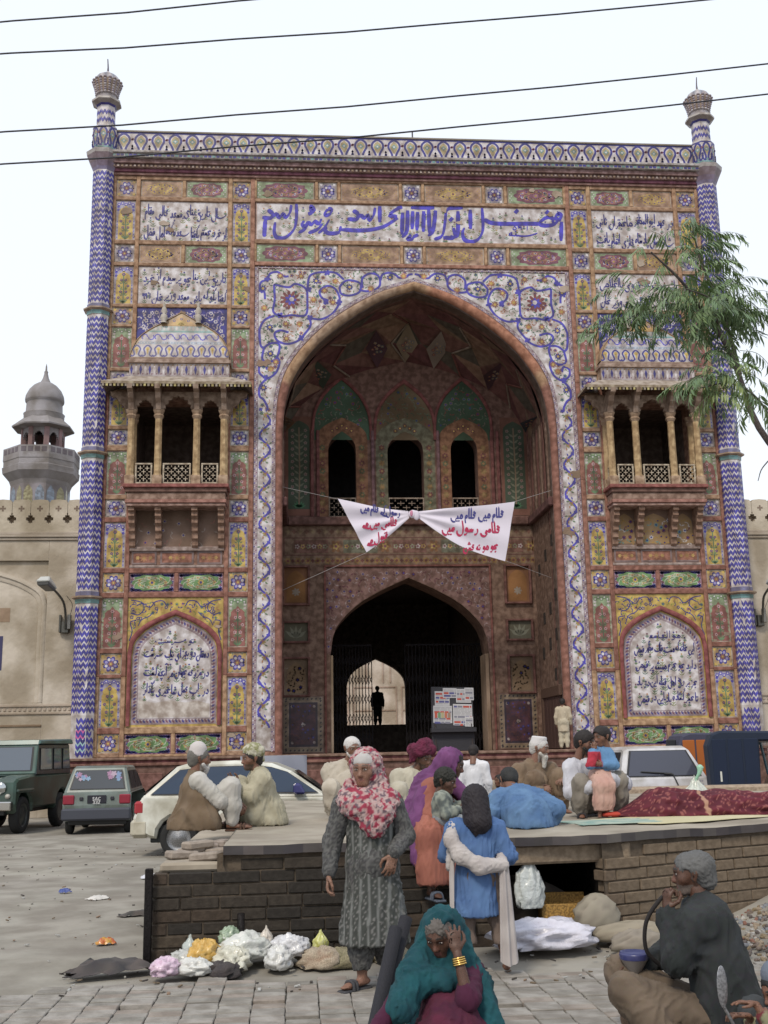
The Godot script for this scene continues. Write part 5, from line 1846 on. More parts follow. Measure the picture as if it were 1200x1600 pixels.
func side_wall(s:int)->void:
	var c:=Color(0.5,0.44,0.37)
	var t:=thing("courtyard_wall","cream plastered wall with pierced battlements, %s of the gateway" % ("left" if s<0 else "right"),"wall",Vector3(s*9.3,0,-0.4))
	var far:=8.0
	var X:=func(a:float,b:float)->Vector2:return Vector2(minf(s*a,s*b),maxf(s*a,s*b))
	var bx:=func(mb:MB,a:float,b:float,y0:float,y1:float,z0:float,z1:float,bev:=0.01):
		var q:Vector2=X.call(a,b)
		mb.box(Vector3(q.x,y0,z0),Vector3(q.y,y1,z1),bev)
	var mb:=MB.new().ink(c)
	bx.call(mb,-0.1,0.9,0.0,7.36,-0.6,0.0)
	bx.call(mb,0.9,far,6.8,7.36,-0.6,0.0)
	bx.call(mb,0.9,far,0.0,2.96,-0.6,0.0)
	bx.call(mb,0.9,far,2.96,6.8,-0.6,-0.09)
	part("wall",mb,M.plaster,t)
	mb=MB.new().ink(c)
	var o:=pointed(0.9,5.0,2.97,5.6,6.72,7)
	var i:=pointed(1.02,4.88,2.97,5.55,6.58,7)
	var j:=pointed(1.14,4.76,2.97,5.5,6.44,7)
	if s<0:
		for a in [o,i,j]:
			for k in a.size():
				a[k].x=-a[k].x
			a.reverse()
	sweep_band(mb,j,i,[Vector2(0,-0.16),Vector2(0,-0.1),Vector2(0.1,-0.06),Vector2(1,-0.06)])
	sweep_band(mb,i,o,[Vector2(0,-0.06),Vector2(0,-0.03),Vector2(0.1,-0.015),Vector2(0.9,-0.015),Vector2(1,-0.1)])
	part("blind_arch",mb,M.plaster,t)
	mb=MB.new().ink(Color(0.43,0.37,0.31))
	for q in [[7.36,7.44,0.05],[7.44,7.52,0.09],[7.52,7.6,0.05]]:
		bx.call(mb,-0.1,far,q[0],q[1],-0.5,q[2],0.015)
	part("string_course",mb,M.plaster,t)
	mb=MB.new().ink(Color(0.42,0.35,0.29))
	bx.call(mb,-0.1,far,2.66,2.72,-0.3,0.04)
	bx.call(mb,-0.1,far,2.86,2.92,-0.3,0.04)
	for k in 60:
		bx.call(mb,k*0.13,k*0.13+0.09,2.74,2.84,-0.3,0.02,0.02)
	part("carved_band",mb,M.plaster,t)
	mb=MB.new().ink(Color(0.3,0.22,0.16))
	bx.call(mb,0.9,far,2.34,2.4,-0.2,0.03)
	part("dado_line",mb,M.plaster,t)
	mb=MB.new().ink(Color(0.035,0.03,0.09))
	bx.call(mb,2.03,2.9,3.84,4.76,-0.3,-0.085,0.0)
	part("window",mb,M.plastic,t)
	mb=MB.new().ink(Color(0.36,0.26,0.19))
	bx.call(mb,1.88,2.9,5.14,5.52,-0.3,-0.084,0.0)
	part("niche",mb,M.plaster,t)
	mb=MB.new().ink(Color(0.36,0.28,0.21))  # added darker strip behind the merlons, its colour makes their gaps look shadowed
	bx.call(mb,-0.1,far,7.58,8.45,-0.5,-0.2)
	part("parapet_back",mb,M.plaster,t)
	mb=MB.new().ink(Color(0.5,0.44,0.36))
	var half:=V2("0,7.6 0.25,7.6 0.25,7.82 0.235,7.86 0.19,7.86 0.19,7.92 0.13,7.93 0.13,8.01 0.19,8.02 0.19,8.07 0.235,8.07 0.235,8.13 0.244,8.14 0.244,8.42 0.2,8.5 0,8.52")
	var ol:=PackedVector2Array(half)
	for k in range(half.size()-2,0,-1):
		ol.append(Vector2(-half[k].x,half[k].y))
	mb.prism(ol,-0.2,0.0)
	var me:=mb.mesh(M.plaster)
	mb=MB.new().ink(Color(0.2,0.15,0.12))  # dark plus standing proud of the merlon, painted as the shade of an opening
	for q in [[0,0.055],[0,-0.055],[0.055,0],[-0.055,0],[0,0]]:
		mb.box(Vector3(q[0]-0.025,8.26+q[1]-0.025,-0.02),Vector3(q[0]+0.025,8.26+q[1]+0.025,0.003+absf(q[0])*0.01))
	var painted_hole:=mb.mesh(M.plaster)
	for k in 12:
		var m:=piece("merlon",me,t,Transform3D(Basis(),Vector3(s*(0.2+k*0.5),0,0)))
		piece("piercing",painted_hole,m)
func wall_lamp(s:int)->void:
	var t:=thing("street_lamp","grey street lamp on a curved arm fixed to the cream wall, %s of the gateway" % ("left" if s<0 else "right"),"street lamp",Vector3(s*9.66,4.8,-0.4),0.0,"street lamps on the side walls")
	var g:=Color(0.16,0.15,0.13)
	var mb:=MB.new().ink(g)
	mb.box(Vector3(-0.1,0.0,0.0),Vector3(0.1,0.32,0.16),0.02)
	mb.box(Vector3(-0.17,0.02,0.02),Vector3(-0.11,0.5,0.14),0.015)
	mb.ink(Color(0.3,0.28,0.25))
	mb.box(Vector3(0.05,0.1,0.1),Vector3(0.16,0.5,0.2),0.015)
	part("ballast_box",mb,M.metal,t)
	mb=MB.new().ink(g)
	var hx:=-0.22 if s<0 else 0.12
	mb.tube(curve3([Vector3(0.02,0.1,0.2),Vector3(0.03,0.5,0.3),Vector3(0.0,0.8,0.5),Vector3(hx*0.6,1.02,0.78),Vector3(hx,1.1,0.95)],4),0.032,8)
	part("arm",mb,M.metal,t)
	mb=MB.new().ink(Color(0.42,0.42,0.4))
	var b:=Basis(Vector3.UP,-0.25*s*-1.0)*Basis(Vector3.RIGHT,-0.25)
	mb.at(Transform3D(b,Vector3(hx - 0.05,1.12,1.05)))
	mb.hull8([Vector3(-0.15,0,-0.2),Vector3(0.15,0,-0.2),Vector3(0.2,0,0.42),Vector3(-0.2,0,0.42),Vector3(-0.09,0.13,-0.16),Vector3(0.09,0.13,-0.16),Vector3(0.13,0.19,0.3),Vector3(-0.13,0.19,0.3)],0.03)
	part("head",mb,M.plastic,t)
	mb=MB.new().ink(Color(0.08,0.08,0.08))
	mb.at(Transform3D(b,Vector3(hx - 0.05,1.12,1.05)))
	mb.hull8([Vector3(-0.13,-0.09,-0.1),Vector3(0.13,-0.09,-0.1),Vector3(0.15,-0.09,0.34),Vector3(-0.15,-0.09,0.34),Vector3(-0.14,-0.004,-0.14),Vector3(0.14,-0.004,-0.14),Vector3(0.18,-0.004,0.38),Vector3(-0.18,-0.004,0.38)],0.02)
	part("lens",mb,M.plastic,t)
	mb=MB.new().ink(Color(0.05,0.05,0.05))
	mb.tube(curve3([Vector3(0.12,0.45,0.15),Vector3(0.2,0.75,0.3),Vector3(0.1,0.95,0.6)],5),0.008,5)
	part("cable",mb,M.trim,t)
func minaret()->void:
	var t:=thing("minaret","distant grey minaret with a domed kiosk and eight sided gallery","minaret",Vector3(-20.84,0,-45))
	var g:=Color(0.28,0.265,0.275)
	var q:=PI/8
	var mb:=MB.new().ink(Color(0.25,0.23,0.25))
	mb.lathe([Vector2(1.98,0),Vector2(1.98,19.5)],8,true,q)
	part("shaft",mb,M.plaster,t)
	for k in 8:
		for e in [-1,1]:
			var a:=Art.new()
			a.poly(pointed(-0.3,0.3,15.5,18.6,19.3),[Color(0.3,0.28,0.16),Color(0.2,0.25,0.32)][(k+(e+1)/2) % 2])
			piece("arched_panel",a.mb.mesh(M.tile),t,Transform3D(Basis(Vector3.UP,TAU*k/8),Vector3.ZERO)*Transform3D(Basis(),Vector3(e*0.38,0,1.98*cos(q)+0.01)))
	mb=MB.new().ink(g)
	mb.lathe([Vector2(1.98,19.4),Vector2(2.1,19.7),Vector2(2.55,20.2),Vector2(2.6,20.6),Vector2(2.52,20.65),Vector2(2.52,21.0),Vector2(2.56,21.05),Vector2(2.56,21.9),Vector2(2.42,21.9),Vector2(2.42,21.0),Vector2(0.2,21.0)],8,true,q)
	for k in 8:
		var f:=Transform3D(Basis(Vector3.UP,TAU*k/8),Vector3.ZERO)
		mb.at(f)
		mb.ink(Color(0.15,0.13,0.15))
		for e in 4:
			mb.box(Vector3(-0.85+e*0.45,21.45,2.56*cos(q)-0.02),Vector3(-0.52+e*0.45,21.8,2.56*cos(q)+0.012))
		mb.at(Transform3D())
	part("gallery",mb,M.plaster,t)
	for k in 8:
		var a:=TAU*(k+0.5)/8
		mb=MB.new().ink(Color(0.3,0.2,0.21))
		mb.box(Vector3(-0.17,21.0,-0.15),Vector3(0.17,23.5,0.15),0.02)
		piece("column",mb.mesh(M.plaster),t,Transform3D(Basis(Vector3.UP,a),Vector3(sin(a),0,cos(a))*1.3))
		mb=MB.new().ink(g)
		mb.prism(holed(-0.56,0.56,22.6,23.6,[cusped(-0.4,0.4,22.62,23.2)]),-0.08,0.08)
		var d:=TAU*k/8
		piece("kiosk_arch",mb.mesh(M.plaster),t,Transform3D(Basis(Vector3.UP,d),Vector3(sin(d),0,cos(d))*1.24))
	mb=MB.new().ink(g)
	mb.lathe([Vector2(1.3,23.45),Vector2(2.1,23.55),Vector2(2.12,23.64),Vector2(1.35,24.3),Vector2(0.1,24.32)],8,true,q)
	part("eave",mb,M.plaster,t)
	mb=MB.new().ink(Color(0.28,0.27,0.285))
	mb.lathe([Vector2(1.35,24.2),Vector2(1.36,24.6),Vector2(1.4,24.65),Vector2(1.24,24.75),Vector2(1.2,25.5),Vector2(1.3,25.55),Vector2(1.32,25.7),Vector2(1.28,26.0),Vector2(1.1,26.4),Vector2(0.8,26.75),Vector2(0.5,26.95),Vector2(0.36,27.0),Vector2(0.2,27.35),Vector2(0.12,27.7),Vector2(0.14,27.8),Vector2(0.07,27.9),Vector2(0.05,28.2),Vector2(0.0,28.45)],24)
	part("dome",mb,M.plaster,t)
func banner_z(x:float,y:float)->float:
	var d:=Vector2(x+0.17,y - 8.05)
	var r:=d.length()
	var a:=atan2(d.y,d.x*(1 if x>-0.17 else -1))
	return 0.05*sin(a*17.0)*smoothstep(0.1,0.9,r)*(1.0-0.45*smoothstep(1.2,2.6,r))+0.06*sin(x*2.2)
func banner()->void:
	var t:=thing("cloth_banner","white cloth banner with red and blue Urdu writing, knotted in the middle","banner",Vector3(0,0,-0.2))
	var sheets:=[["-0.3,8.14 -1.3,8.28 -2.29,8.48","-0.28,7.94 -0.9,7.4 -1.5,6.95"],["-0.06,8.12 1.3,8.24 2.74,8.40","-0.08,7.98 0.57,7.46 1.24,7.07 2.41,6.7"]]
	for s in 2:
		var a:=curve(V2(sheets[s][0]),12)
		var b:=curve(V2(sheets[s][1]),8)
		var p:=PackedVector3Array()
		var n:=25
		for j in 15:
			for i in n:
				var q:=at_len(a,float(i)/(n - 1)).lerp(at_len(b,float(i)/(n - 1)),j/14.0)
				p.append(Vector3(q.x,q.y,banner_z(q.x,q.y)))
		var mb:=MB.new().ink(Color(0.62,0.58,0.66))
		if s==1:
			var r:=PackedVector3Array()
			for j in range(14,-1,-1):
				for i in n:
					r.append(p[j*n+i])
			p=r
		mb.cloth(p,n,15,0.004)
		part("cloth",mb,M.cloth,t)
	var mb:=MB.new().ink(Color(0.6,0.55,0.64))
	mb.ball(Vector3(-0.17,8.04,0.02),Vector3(0.14,0.12,0.07))
	mb.ball(Vector3(-0.08,8.0,0.04),Vector3(0.09,0.14,0.05))
	mb.ink(Color(0.5,0.2,0.3))
	mb.ball(Vector3(-0.22,8.05,0.06),Vector3(0.05,0.09,0.04),8,6)
	part("knot",mb,M.cloth,t)
	var blue:=Color(0.06,0.06,0.22)
	var red:=Color(0.4,0.035,0.09)
	for q in [["غلام ہیں غلام ہیں",2.42,7.98,1.6,0.26,blue,0.045],["غلامی رسول میں",2.3,7.52,1.75,0.3,red,-0.02],["جو ہو نہ عشق",2.2,7.06,1.05,0.26,red,0.05],["رسول کے غلام ہیں",-0.55,8.02,1.15,0.22,blue,-0.13],["غلامی میں ہے",-0.62,7.74,1.05,0.24,red,0.05],["قبول ہے",-0.92,7.38,0.62,0.24,red,0.36]]:
		var a:=Art.new()
		write(a,q[0],0.0,0.0,q[3],q[4],q[5],0.0,0.2)
		for k in a.mb.v.size():
			var v:=a.mb.v[k]
			v.x+=q[1]
			v.y+=q[2]+(v.x - q[1])*q[6]
			v.z+=banner_z(v.x,v.y)+0.008
			a.mb.v[k]=v
		part("lettering",a.mb,M.cloth,t)
	for e in [[Vector3(-2.29,8.48,0),Vector3(-3.82,8.85,-0.1)],[Vector3(2.74,8.4,0),Vector3(3.82,8.75,-0.1)],[Vector3(2.41,6.7,0),Vector3(3.83,6.3,-0.6)],[Vector3(-1.5,6.95,0),Vector3(-3.83,6.0,-0.6)]]:
		mb=MB.new().ink(Color(0.35,0.33,0.33))
		mb.tube(PackedVector3Array([e[0],e[1]]),0.006,4)
		part("string",mb,M.cloth,t)
func notice_board()->void:
	var t:=thing("newspaper_board","leaning display board pinned with newspapers inside the dark doorway","notice board",Vector3(1.25,1.5,-3.5))
	var tilt:=Basis(Vector3.BACK,-0.03)*Basis(Vector3.RIGHT,-0.16)
	var mb:=MB.new().ink(Color(0.05,0.05,0.06)).at(Transform3D(tilt,Vector3(0,0.72,0)))
	mb.box(Vector3(-0.66,-0.1,-0.03),Vector3(0.62,1.2,0.0),0.01)
	part("board",mb,M.wood,t)
	for x in [-0.55,0.55]:
		mb=MB.new().ink(Color(0.06,0.05,0.05))
		mb.tube(PackedVector3Array([Vector3(x,0,0.15),Vector3(x,0.8,0.0)]),0.025,6)
		part("leg",mb,M.wood,t)
	mb=MB.new().ink(Color(0.045,0.045,0.055))
	mb.box(Vector3(-0.7,0.55,-0.1),Vector3(0.66,0.68,0.28),0.01)
	mb.box(Vector3(-0.66,0,-0.05),Vector3(0.62,0.55,0.1),0.01)
	part("stand",mb,M.wood,t)
	var r:=RandomNumberGenerator.new()
	r.seed=5
	var k:=0
	for q in [[-0.6,0.1,-0.03,0.62],[0.0,0.04,0.58,0.68],[-0.55,0.62,-0.1,1.06],[-0.3,0.86,0.12,1.16],[0.1,0.72,0.56,1.14],[0.36,0.8,0.64,1.18],[0.35,0.0,0.6,0.3]]:
		var a:=Art.new()
		a.rect(q[0],q[1],q[2],q[3],Color(0.5,0.5,0.52))
		a.up()
		var y:float=q[3]-0.05
		while y>q[1]+0.03:
			var hd:bool=r.randf()<0.25
			var h:float=0.06 if hd else 0.016
			var x:float=q[0]+0.03
			while x<q[2]-0.05:
				var w:float=minf(r.randf_range(0.06,0.22),q[2]-0.02-x)
				a.rect(x,y - h,x+w,y,[Color(0.42,0.08,0.06),Color(0.2,0.2,0.25),Color(0.1,0.1,0.25)][r.randi() % 3] if hd else Color(0.28,0.28,0.3))
				x+=w+0.02
			y-=h+0.022
		if k==0:
			a.up()
			for e in 5:
				a.rect(-0.56+e*0.1,0.25,-0.48+e*0.1,0.42,[Color(0.45,0.1,0.07),Color(0.15,0.28,0.15),Color(0.4,0.36,0.2),Color(0.45,0.16,0.1),Color(0.3,0.2,0.15)][e])
		k+=1
		piece("newspaper",a.mb.mesh(M.paper),t,Transform3D(tilt,Vector3(0,0.72,0))*Transform3D(Basis(),Vector3(0,0,0.004+k*0.004)))
func wires()->void:
	var ws:=[[-6.11,8.04,-4.18,8.35,"topmost"],[-6.09,7.72,0.3,8.53,"second from the top"],[-6.05,6.95,0.99,7.87,"third from the top"],[-6.04,6.64,0.96,7.55,"lowest"]]
	for w in ws:
		var p:=PackedVector3Array()
		var m:float=(w[3]-w[1])/(w[2]-w[0])
		for k in 25:
			var x:=-16.0+k
			var y:float=w[1]+m*(x - w[0])
			var u:=(x+2.6)/3.5
			p.append(Vector3(x,y+0.045*(u*u - 1.0)+(0.012*sin(x*3.0)),21.0))
		var mb:=MB.new().ink(Color(0.02,0.02,0.035))
		mb.tube(p,0.0078,6)
		tag(part("overhead_wire",mb,M.trim,self),"thin black overhead wire crossing the sky, %s of the four" % w[4],"wire","overhead wires")
func neem()->void:
	var t:=thing("neem_tree","neem tree branch with drooping feathery green leaves in front of the right balcony","tree")
	var bark:=Color(0.1,0.08,0.075)
	var limbs:=[[[Vector3(0.5,0,23.9),Vector3(0.35,1.2,24.0),Vector3(0.1,2.1,24.1),Vector3(-0.4,2.75,24.2)],0.13,0.06,"trunk"],
		[[Vector3(-0.4,2.75,24.2),Vector3(-0.86,3.22,24.3),Vector3(-1.02,3.57,24.3),Vector3(-1.18,3.76,24.35),Vector3(-1.32,3.93,24.4),Vector3(-1.5,4.08,24.45)],0.022,0.005,"branch"],
		[[Vector3(-0.99,3.52,24.3),Vector3(-1.0,3.76,24.2),Vector3(-1.03,3.96,24.15),Vector3(-1.08,4.2,24.1),Vector3(-1.1,4.5,24.05)],0.014,0.004,"branch"],
		[[Vector3(-1.18,3.76,24.35),Vector3(-1.3,3.88,24.2),Vector3(-1.44,3.88,24.1),Vector3(-1.56,3.82,24.05)],0.008,0.003,"branch"],
		[[Vector3(-1.1,3.7,24.32),Vector3(-1.2,3.78,24.5),Vector3(-1.38,3.8,24.6)],0.007,0.003,"branch"],
		[[Vector3(-1.0,3.78,24.2),Vector3(-0.92,3.9,24.15),Vector3(-0.82,3.98,24.1)],0.007,0.003,"branch"],
		[[Vector3(-0.7,3.05,24.25),Vector3(-1.0,3.32,24.6),Vector3(-1.2,3.42,24.7),Vector3(-1.4,3.38,24.75)],0.008,0.003,"branch"],
		[[Vector3(-0.7,2.7,24.5),Vector3(-0.9,2.9,24.5),Vector3(-0.9,3.04,24.5),Vector3(-0.97,3.22,24.5)],0.01,0.003,"twig"],
		[[Vector3(-0.9,3.04,24.5),Vector3(-0.86,3.2,24.5),Vector3(-0.85,3.37,24.5)],0.006,0.002,"twig"],
		[[Vector3(-0.92,3.1,24.5),Vector3(-1.0,3.02,24.5),Vector3(-1.03,2.95,24.5)],0.004,0.002,"twig"]]
	var paths:=[]
	for li in limbs.size():
		var l:Array=limbs[li]
		var p:=curve3(l[0],5)
		if li>0 and li<6:
			for k in p.size():
				p[k].y+=0.19*smoothstep(3.3,3.75,p[k].y)
		var r:=[]
		for k in p.size():
			r.append(lerpf(l[1],l[2],float(k)/(p.size()-1)))
		var mb:=MB.new().ink(bark)
		mb.tube(p,r,7)
		part(l[3],mb,M.rubble,t)
		paths.append(p)
	var kinds:=[]
	rng.seed=77
	for v in 4:
		var mb:=MB.new().ink(Color(0.1,0.13,0.06))
		var g:Color=[Color(0.1,0.165,0.06),Color(0.14,0.21,0.08),Color(0.11,0.175,0.085),Color(0.18,0.23,0.07)][v]
		var st:=curve3([Vector3.ZERO,Vector3(0.09,0.015,0),Vector3(0.17,-0.02,0),Vector3(0.24,-0.09,0)],4)
		mb.tube(st,0.0016,4,false)
		for k in 8:
			for e in [-1,1]:
				var u:=0.12+k*0.11
				var o:Vector3=st[int(u*(st.size()-1))]
				mb.ink(g.lerp(Color(0.1,0.14,0.05),rng.randf()*0.5))
				var dir:=Vector3(0.55+rng.randf()*0.3,-0.75-rng.randf()*0.5,e*(0.55+rng.randf()*0.3)).normalized()
				var sd:=dir.cross(Vector3.UP).normalized()
				var l:=0.062+rng.randf()*0.018
				var w:=0.0062
				var a:=o
				var b:=o+dir*l*0.4+sd*w+Vector3(0,0.002,0)
				var d:=o+dir*l*0.4-sd*w
				var mid:=o+dir*l*0.75+Vector3(0,-0.006,0)
				var tip:=o+dir*l+Vector3(-0.012,-0.016,0)
				mb.tri(a,d,b)
				mb.quad(d,mid - sd*w*0.6,mid+sd*w*0.6,b)
				mb.tri(mid - sd*w*0.6,tip,mid+sd*w*0.6)
		kinds.append(mb.mesh(M.leaf))
	var plan:=[[1,52,0.18],[2,50,0.14],[3,44,0.17],[4,22,0.13],[5,24,0.13],[6,26,0.1]]
	for q in plan:
		var p:PackedVector3Array=paths[q[0]]
		for k in q[1]:
			var u:=rng.randf_range(0.35 if q[0] in [1,2,6] else 0.15,1.0)
			if q[0]==6:
				u=rng.randf_range(0.6,1.0)
			var o:Vector3=p[int(u*(p.size()-1))]+Vector3(rng.randf_range(-1,1),rng.randf_range(-0.9,0.9),rng.randf_range(-1,1))*q[2]*0.75
			var a:=rng.randf()*TAU
			if q[0] in [2,5] and rng.randf()<0.6:
				a=rng.randf_range(-0.6,0.6)
			elif q[0] in [1,3] and rng.randf()<0.4:
				a=PI+rng.randf_range(-0.8,0.8)
			var b:=Basis(Vector3.UP,a)*Basis(Vector3(0,0,1),rng.randf_range(-0.55,0.35))*Basis(Vector3(1,0,0),rng.randf_range(-0.4,0.4))
			piece("leaf",kinds[3 if q[0]==6 and k % 3==0 else rng.randi() % 3],t,Transform3D(b.scaled(Vector3.ONE*rng.randf_range(0.75,1.1)),o))
const PA:=Vector2(-4.6,20.72)
const PB:=Vector2(-0.9,20.5)
const PC:=Vector2(5.2,17.6)
const PTOP:=0.86
func ground()->void:
	var mb:=MB.new().ink(Color(0.34,0.29,0.22))
	var p:=PackedVector3Array()
	var cs:=PackedColorArray()
	var nz:=FastNoiseLite.new()
	nz.seed=4
	nz.frequency=0.35
	var xs:=[]
	for i in 81:
		xs.append(-60.0+120.0*i/80 if i % 80==0 else lerpf(-16,14,(i - 1)/78.0))
	var zs:=[]
	for j in 61:
		zs.append(60.0 if j==0 else (-80.0 if j==60 else lerpf(30,-4,(j - 1)/58.0)))
	for z in zs:
		for x in xs:
			var y:=0.02*nz.get_noise_2d(x,z)
			var heap:float=smoothstep(-0.2,1.6,x)*smoothstep(21.6,20.0,z)*smoothstep(17.0,19.0,z)
			y+=heap*0.34+0.03*heap*nz.get_noise_2d(x*6,z*6)
			if z>21.2:
				y=minf(y,0.0)-0.03
			p.append(Vector3(x,y,z))
			var k:=clampf(0.5+0.6*nz.get_noise_2d(x*1.7+30,z*1.7),0,1)
			cs.append(Color(0.255,0.243,0.215).lerp(Color(0.325,0.31,0.275),k))
	mb.grid(p,81,61,false,false,cs)
	structure("ground",mb,M.ground)
	paving()
	platform()
	rubbish()
func paving()->void:
	var holder:=Node3D.new()
	holder.name="pavement"
	add_child(holder)
	holder.set_meta("kind","structure")
	rng.seed=21
	var kinds:=[]
	for v in 6:
		var mb:=MB.new()
		var k:=[0.0,0.25,0.5,0.75,1.0,0.4][v] as float
		mb.ink(Color(0.246,0.236,0.216).lerp(Color(0.307,0.294,0.272),k) if v!=5 else Color(0.28,0.248,0.222))
		mb.box(Vector3(-0.1045,-0.05,-0.0545),Vector3(0.1045,0.0,0.0545),0.005)
		kinds.append(mb.mesh(M.paver))
	var n:=0
	var mm:=[]
	var b0:=Basis(Vector3.UP,0.0)
	for row in 44:
		for c in 60:
			var x:=-7.3+c*0.215
			var z:=21.25+row*0.114
			var edge:=21.55+0.16*sin(x*2.0)+0.1*sin(x*5.3)
			if x>-4.0:
				edge=21.5+0.12*sin(x*3.1)
			if z<edge or rng.randf()<0.012:
				continue
			var dx:=x+3.47
			var d:=30.0-z
			if d<4.6 or dx<-0.33*d - 0.35 or dx>0.48*d+0.3:
				continue
			var tr:=Transform3D(Basis(Vector3.UP,rng.randf_range(-0.02,0.02))*Basis(Vector3(1,0,0),rng.randf_range(-0.012,0.012)),Vector3(x+rng.randf_range(-0.004,0.004),0.006+rng.randf_range(-0.006,0.004),z))
			mm.append([d,tr,rng.randi() % 6])
	mm.sort_custom(func(a,b):return a[0]<b[0])
	var rest:=MB.new()
	for q in mm:
		if n<300 and q[0]<8.45 and q[0]>6.0:
			piece("paving_brick",kinds[q[2]],holder,q[1])
			n+=1
		else:
			rest.ink([Color(0.246,0.236,0.216),Color(0.263,0.251,0.229),Color(0.277,0.265,0.244),Color(0.291,0.28,0.259),Color(0.307,0.294,0.272),Color(0.28,0.248,0.222)][q[2]])
			rest.at(q[1])
			rest.box(Vector3(-0.1045,-0.05,-0.0545),Vector3(0.1045,0.0,0.0545),0.005)
	var o:=part("paving_bricks",rest,M.paver,holder)
	o.set_meta("kind","stuff")
func front_line(u:float)->Vector2:
	var l:=PA.distance_to(PB)
	if u<=l:
		return PA.lerp(PB,u/l)
	return PB+(PC-PB).normalized()*(u - l)
func platform()->void:
	var t:=thing("brick_platform","low grey brick platform with a worn cement top where people sit","platform",Vector3.ZERO)
	rng.seed=31
	var core:=MB.new().ink(Color(0.05,0.043,0.037))
	var inset:=Vector2(0,-0.16)
	var hx0:=2.85
	var hx1:=3.72
	var L:=PA.distance_to(PB)
	var pts:=func(u0:float,u1:float,back:float)->PackedVector2Array:
		var a:Vector2=front_line(u0)+inset
		var b:Vector2=front_line(u1)+inset
		return PackedVector2Array([a,b,Vector2(b.x,back),Vector2(a.x,back)])
	var slab:=func(mb:MB,poly:PackedVector2Array,y0:float,y1:float):
		mb.at(Transform3D(Basis(Vector3.RIGHT,Vector3(0,0,1),Vector3.UP),Vector3.ZERO))
		var q:=MB.new().ink(mb.col)
		q.prism(poly,y0,y1)
		for k in q.v.size():
			q.v[k]=Vector3(q.v[k].x,q.v[k].z,q.v[k].y)
			q.n[k]=Vector3(q.n[k].x,q.n[k].z,q.n[k].y)
		mb.at(Transform3D())
		var tmp:=q.ix.duplicate()
		for k in range(0,tmp.size(),3):
			q.ix[k+1]=tmp[k+2]
			q.ix[k+2]=tmp[k+1]
		mb.add(q)
	slab.call(core,pts.call(0.12,hx0,12.6),0.0,0.7)
	slab.call(core,pts.call(hx1,L,12.6),0.0,0.7)
	for q in [[17.2,12.6],[0,0]]:
		if q[0]>0:
			var ba:=pts.call(hx0,hx1,12.6) as PackedVector2Array
			ba[0].y=q[0]
			ba[1].y=q[0]
			slab.call(core,ba,0.0,0.7)
	slab.call(core,PackedVector2Array([PB+inset,PC+inset,Vector2(PC.x,12.2),Vector2(PB.x,12.6)]),0.0,0.7)
	part("core",core,M.brick,t)
	var mb:=MB.new()
	var p:=PackedVector3Array()
	var cs:=PackedColorArray()
	var nz:=FastNoiseLite.new()
	nz.seed=12
	nz.frequency=0.8
	var nu:=61
	var nv:=21
	for j in nv:
		for i in nu:
			var u:=0.55+i*0.16
			var f:=front_line(u)
			var back:=12.6
			var z:=lerpf(f.y+0.03,back,pow(j/(nv - 1.0),1.4))
			var y:=PTOP+0.012*nz.get_noise_2d(f.x*2,z*2)+0.02*nz.get_noise_2d(f.x*0.4,z*0.4)
			p.append(Vector3(f.x,y,z))
			var k:=clampf(0.5+0.8*nz.get_noise_2d(f.x*1.3+9,z*1.3),0,1)
			cs.append(Color(0.29,0.262,0.215).lerp(Color(0.36,0.33,0.275),k))
	mb.grid(p,nu,nv,false,false,cs)
	for k in nu - 1:
		var a:=p[k]
		var b:=p[k+1]
		mb.ink(Color(0.05,0.047,0.055).lerp(Color(0.16,0.145,0.135),rng.randf()*0.5))
		mb.quad(a - Vector3(0,0.07,0),b - Vector3(0,0.07,0),b,a)
	mb.ink(Color(0.3,0.27,0.22))
	mb.quad(p[nu*(nv - 1)]-Vector3(0,0.16,0),p[0]-Vector3(0,0.16,0),p[0],p[nu*(nv - 1)])
	part("cement_top",mb,M.ground,t)
	mb=MB.new().ink(Color(0.36,0.32,0.26))
	mb.box(Vector3(-4.56,0.66,12.6),Vector3(-4.02,0.735,20.64),0.02)
	part("corner_shelf",mb,M.ground,t)
	for q in [[-4.42,0.735,20.3,0.5],[-4.2,0.735,20.5,-0.3],[-4.38,0.735,19.9,1.1],[-4.12,0.735,20.1,0.1],[-4.3,0.80,20.15,0.7],[-4.3,0.735,19.5,0.2],[-4.15,0.735,19.2,1.3]]:
		mb=MB.new().ink(Color(0.34,0.3,0.25).lerp(Color(0.26,0.22,0.2),rng.randf()))
		mb.box(Vector3(-0.13,0,-0.07),Vector3(0.13,0.065,0.07),0.015)
		piece("loose_brick",mb.mesh(M.brick),t,Transform3D(Basis(Vector3.UP,q[3])*Basis(Vector3(0,0,1),rng.randf_range(-0.1,0.1)),Vector3(q[0],q[1],q[2])))
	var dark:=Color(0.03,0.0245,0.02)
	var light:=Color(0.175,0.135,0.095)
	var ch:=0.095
	var shapes:={}
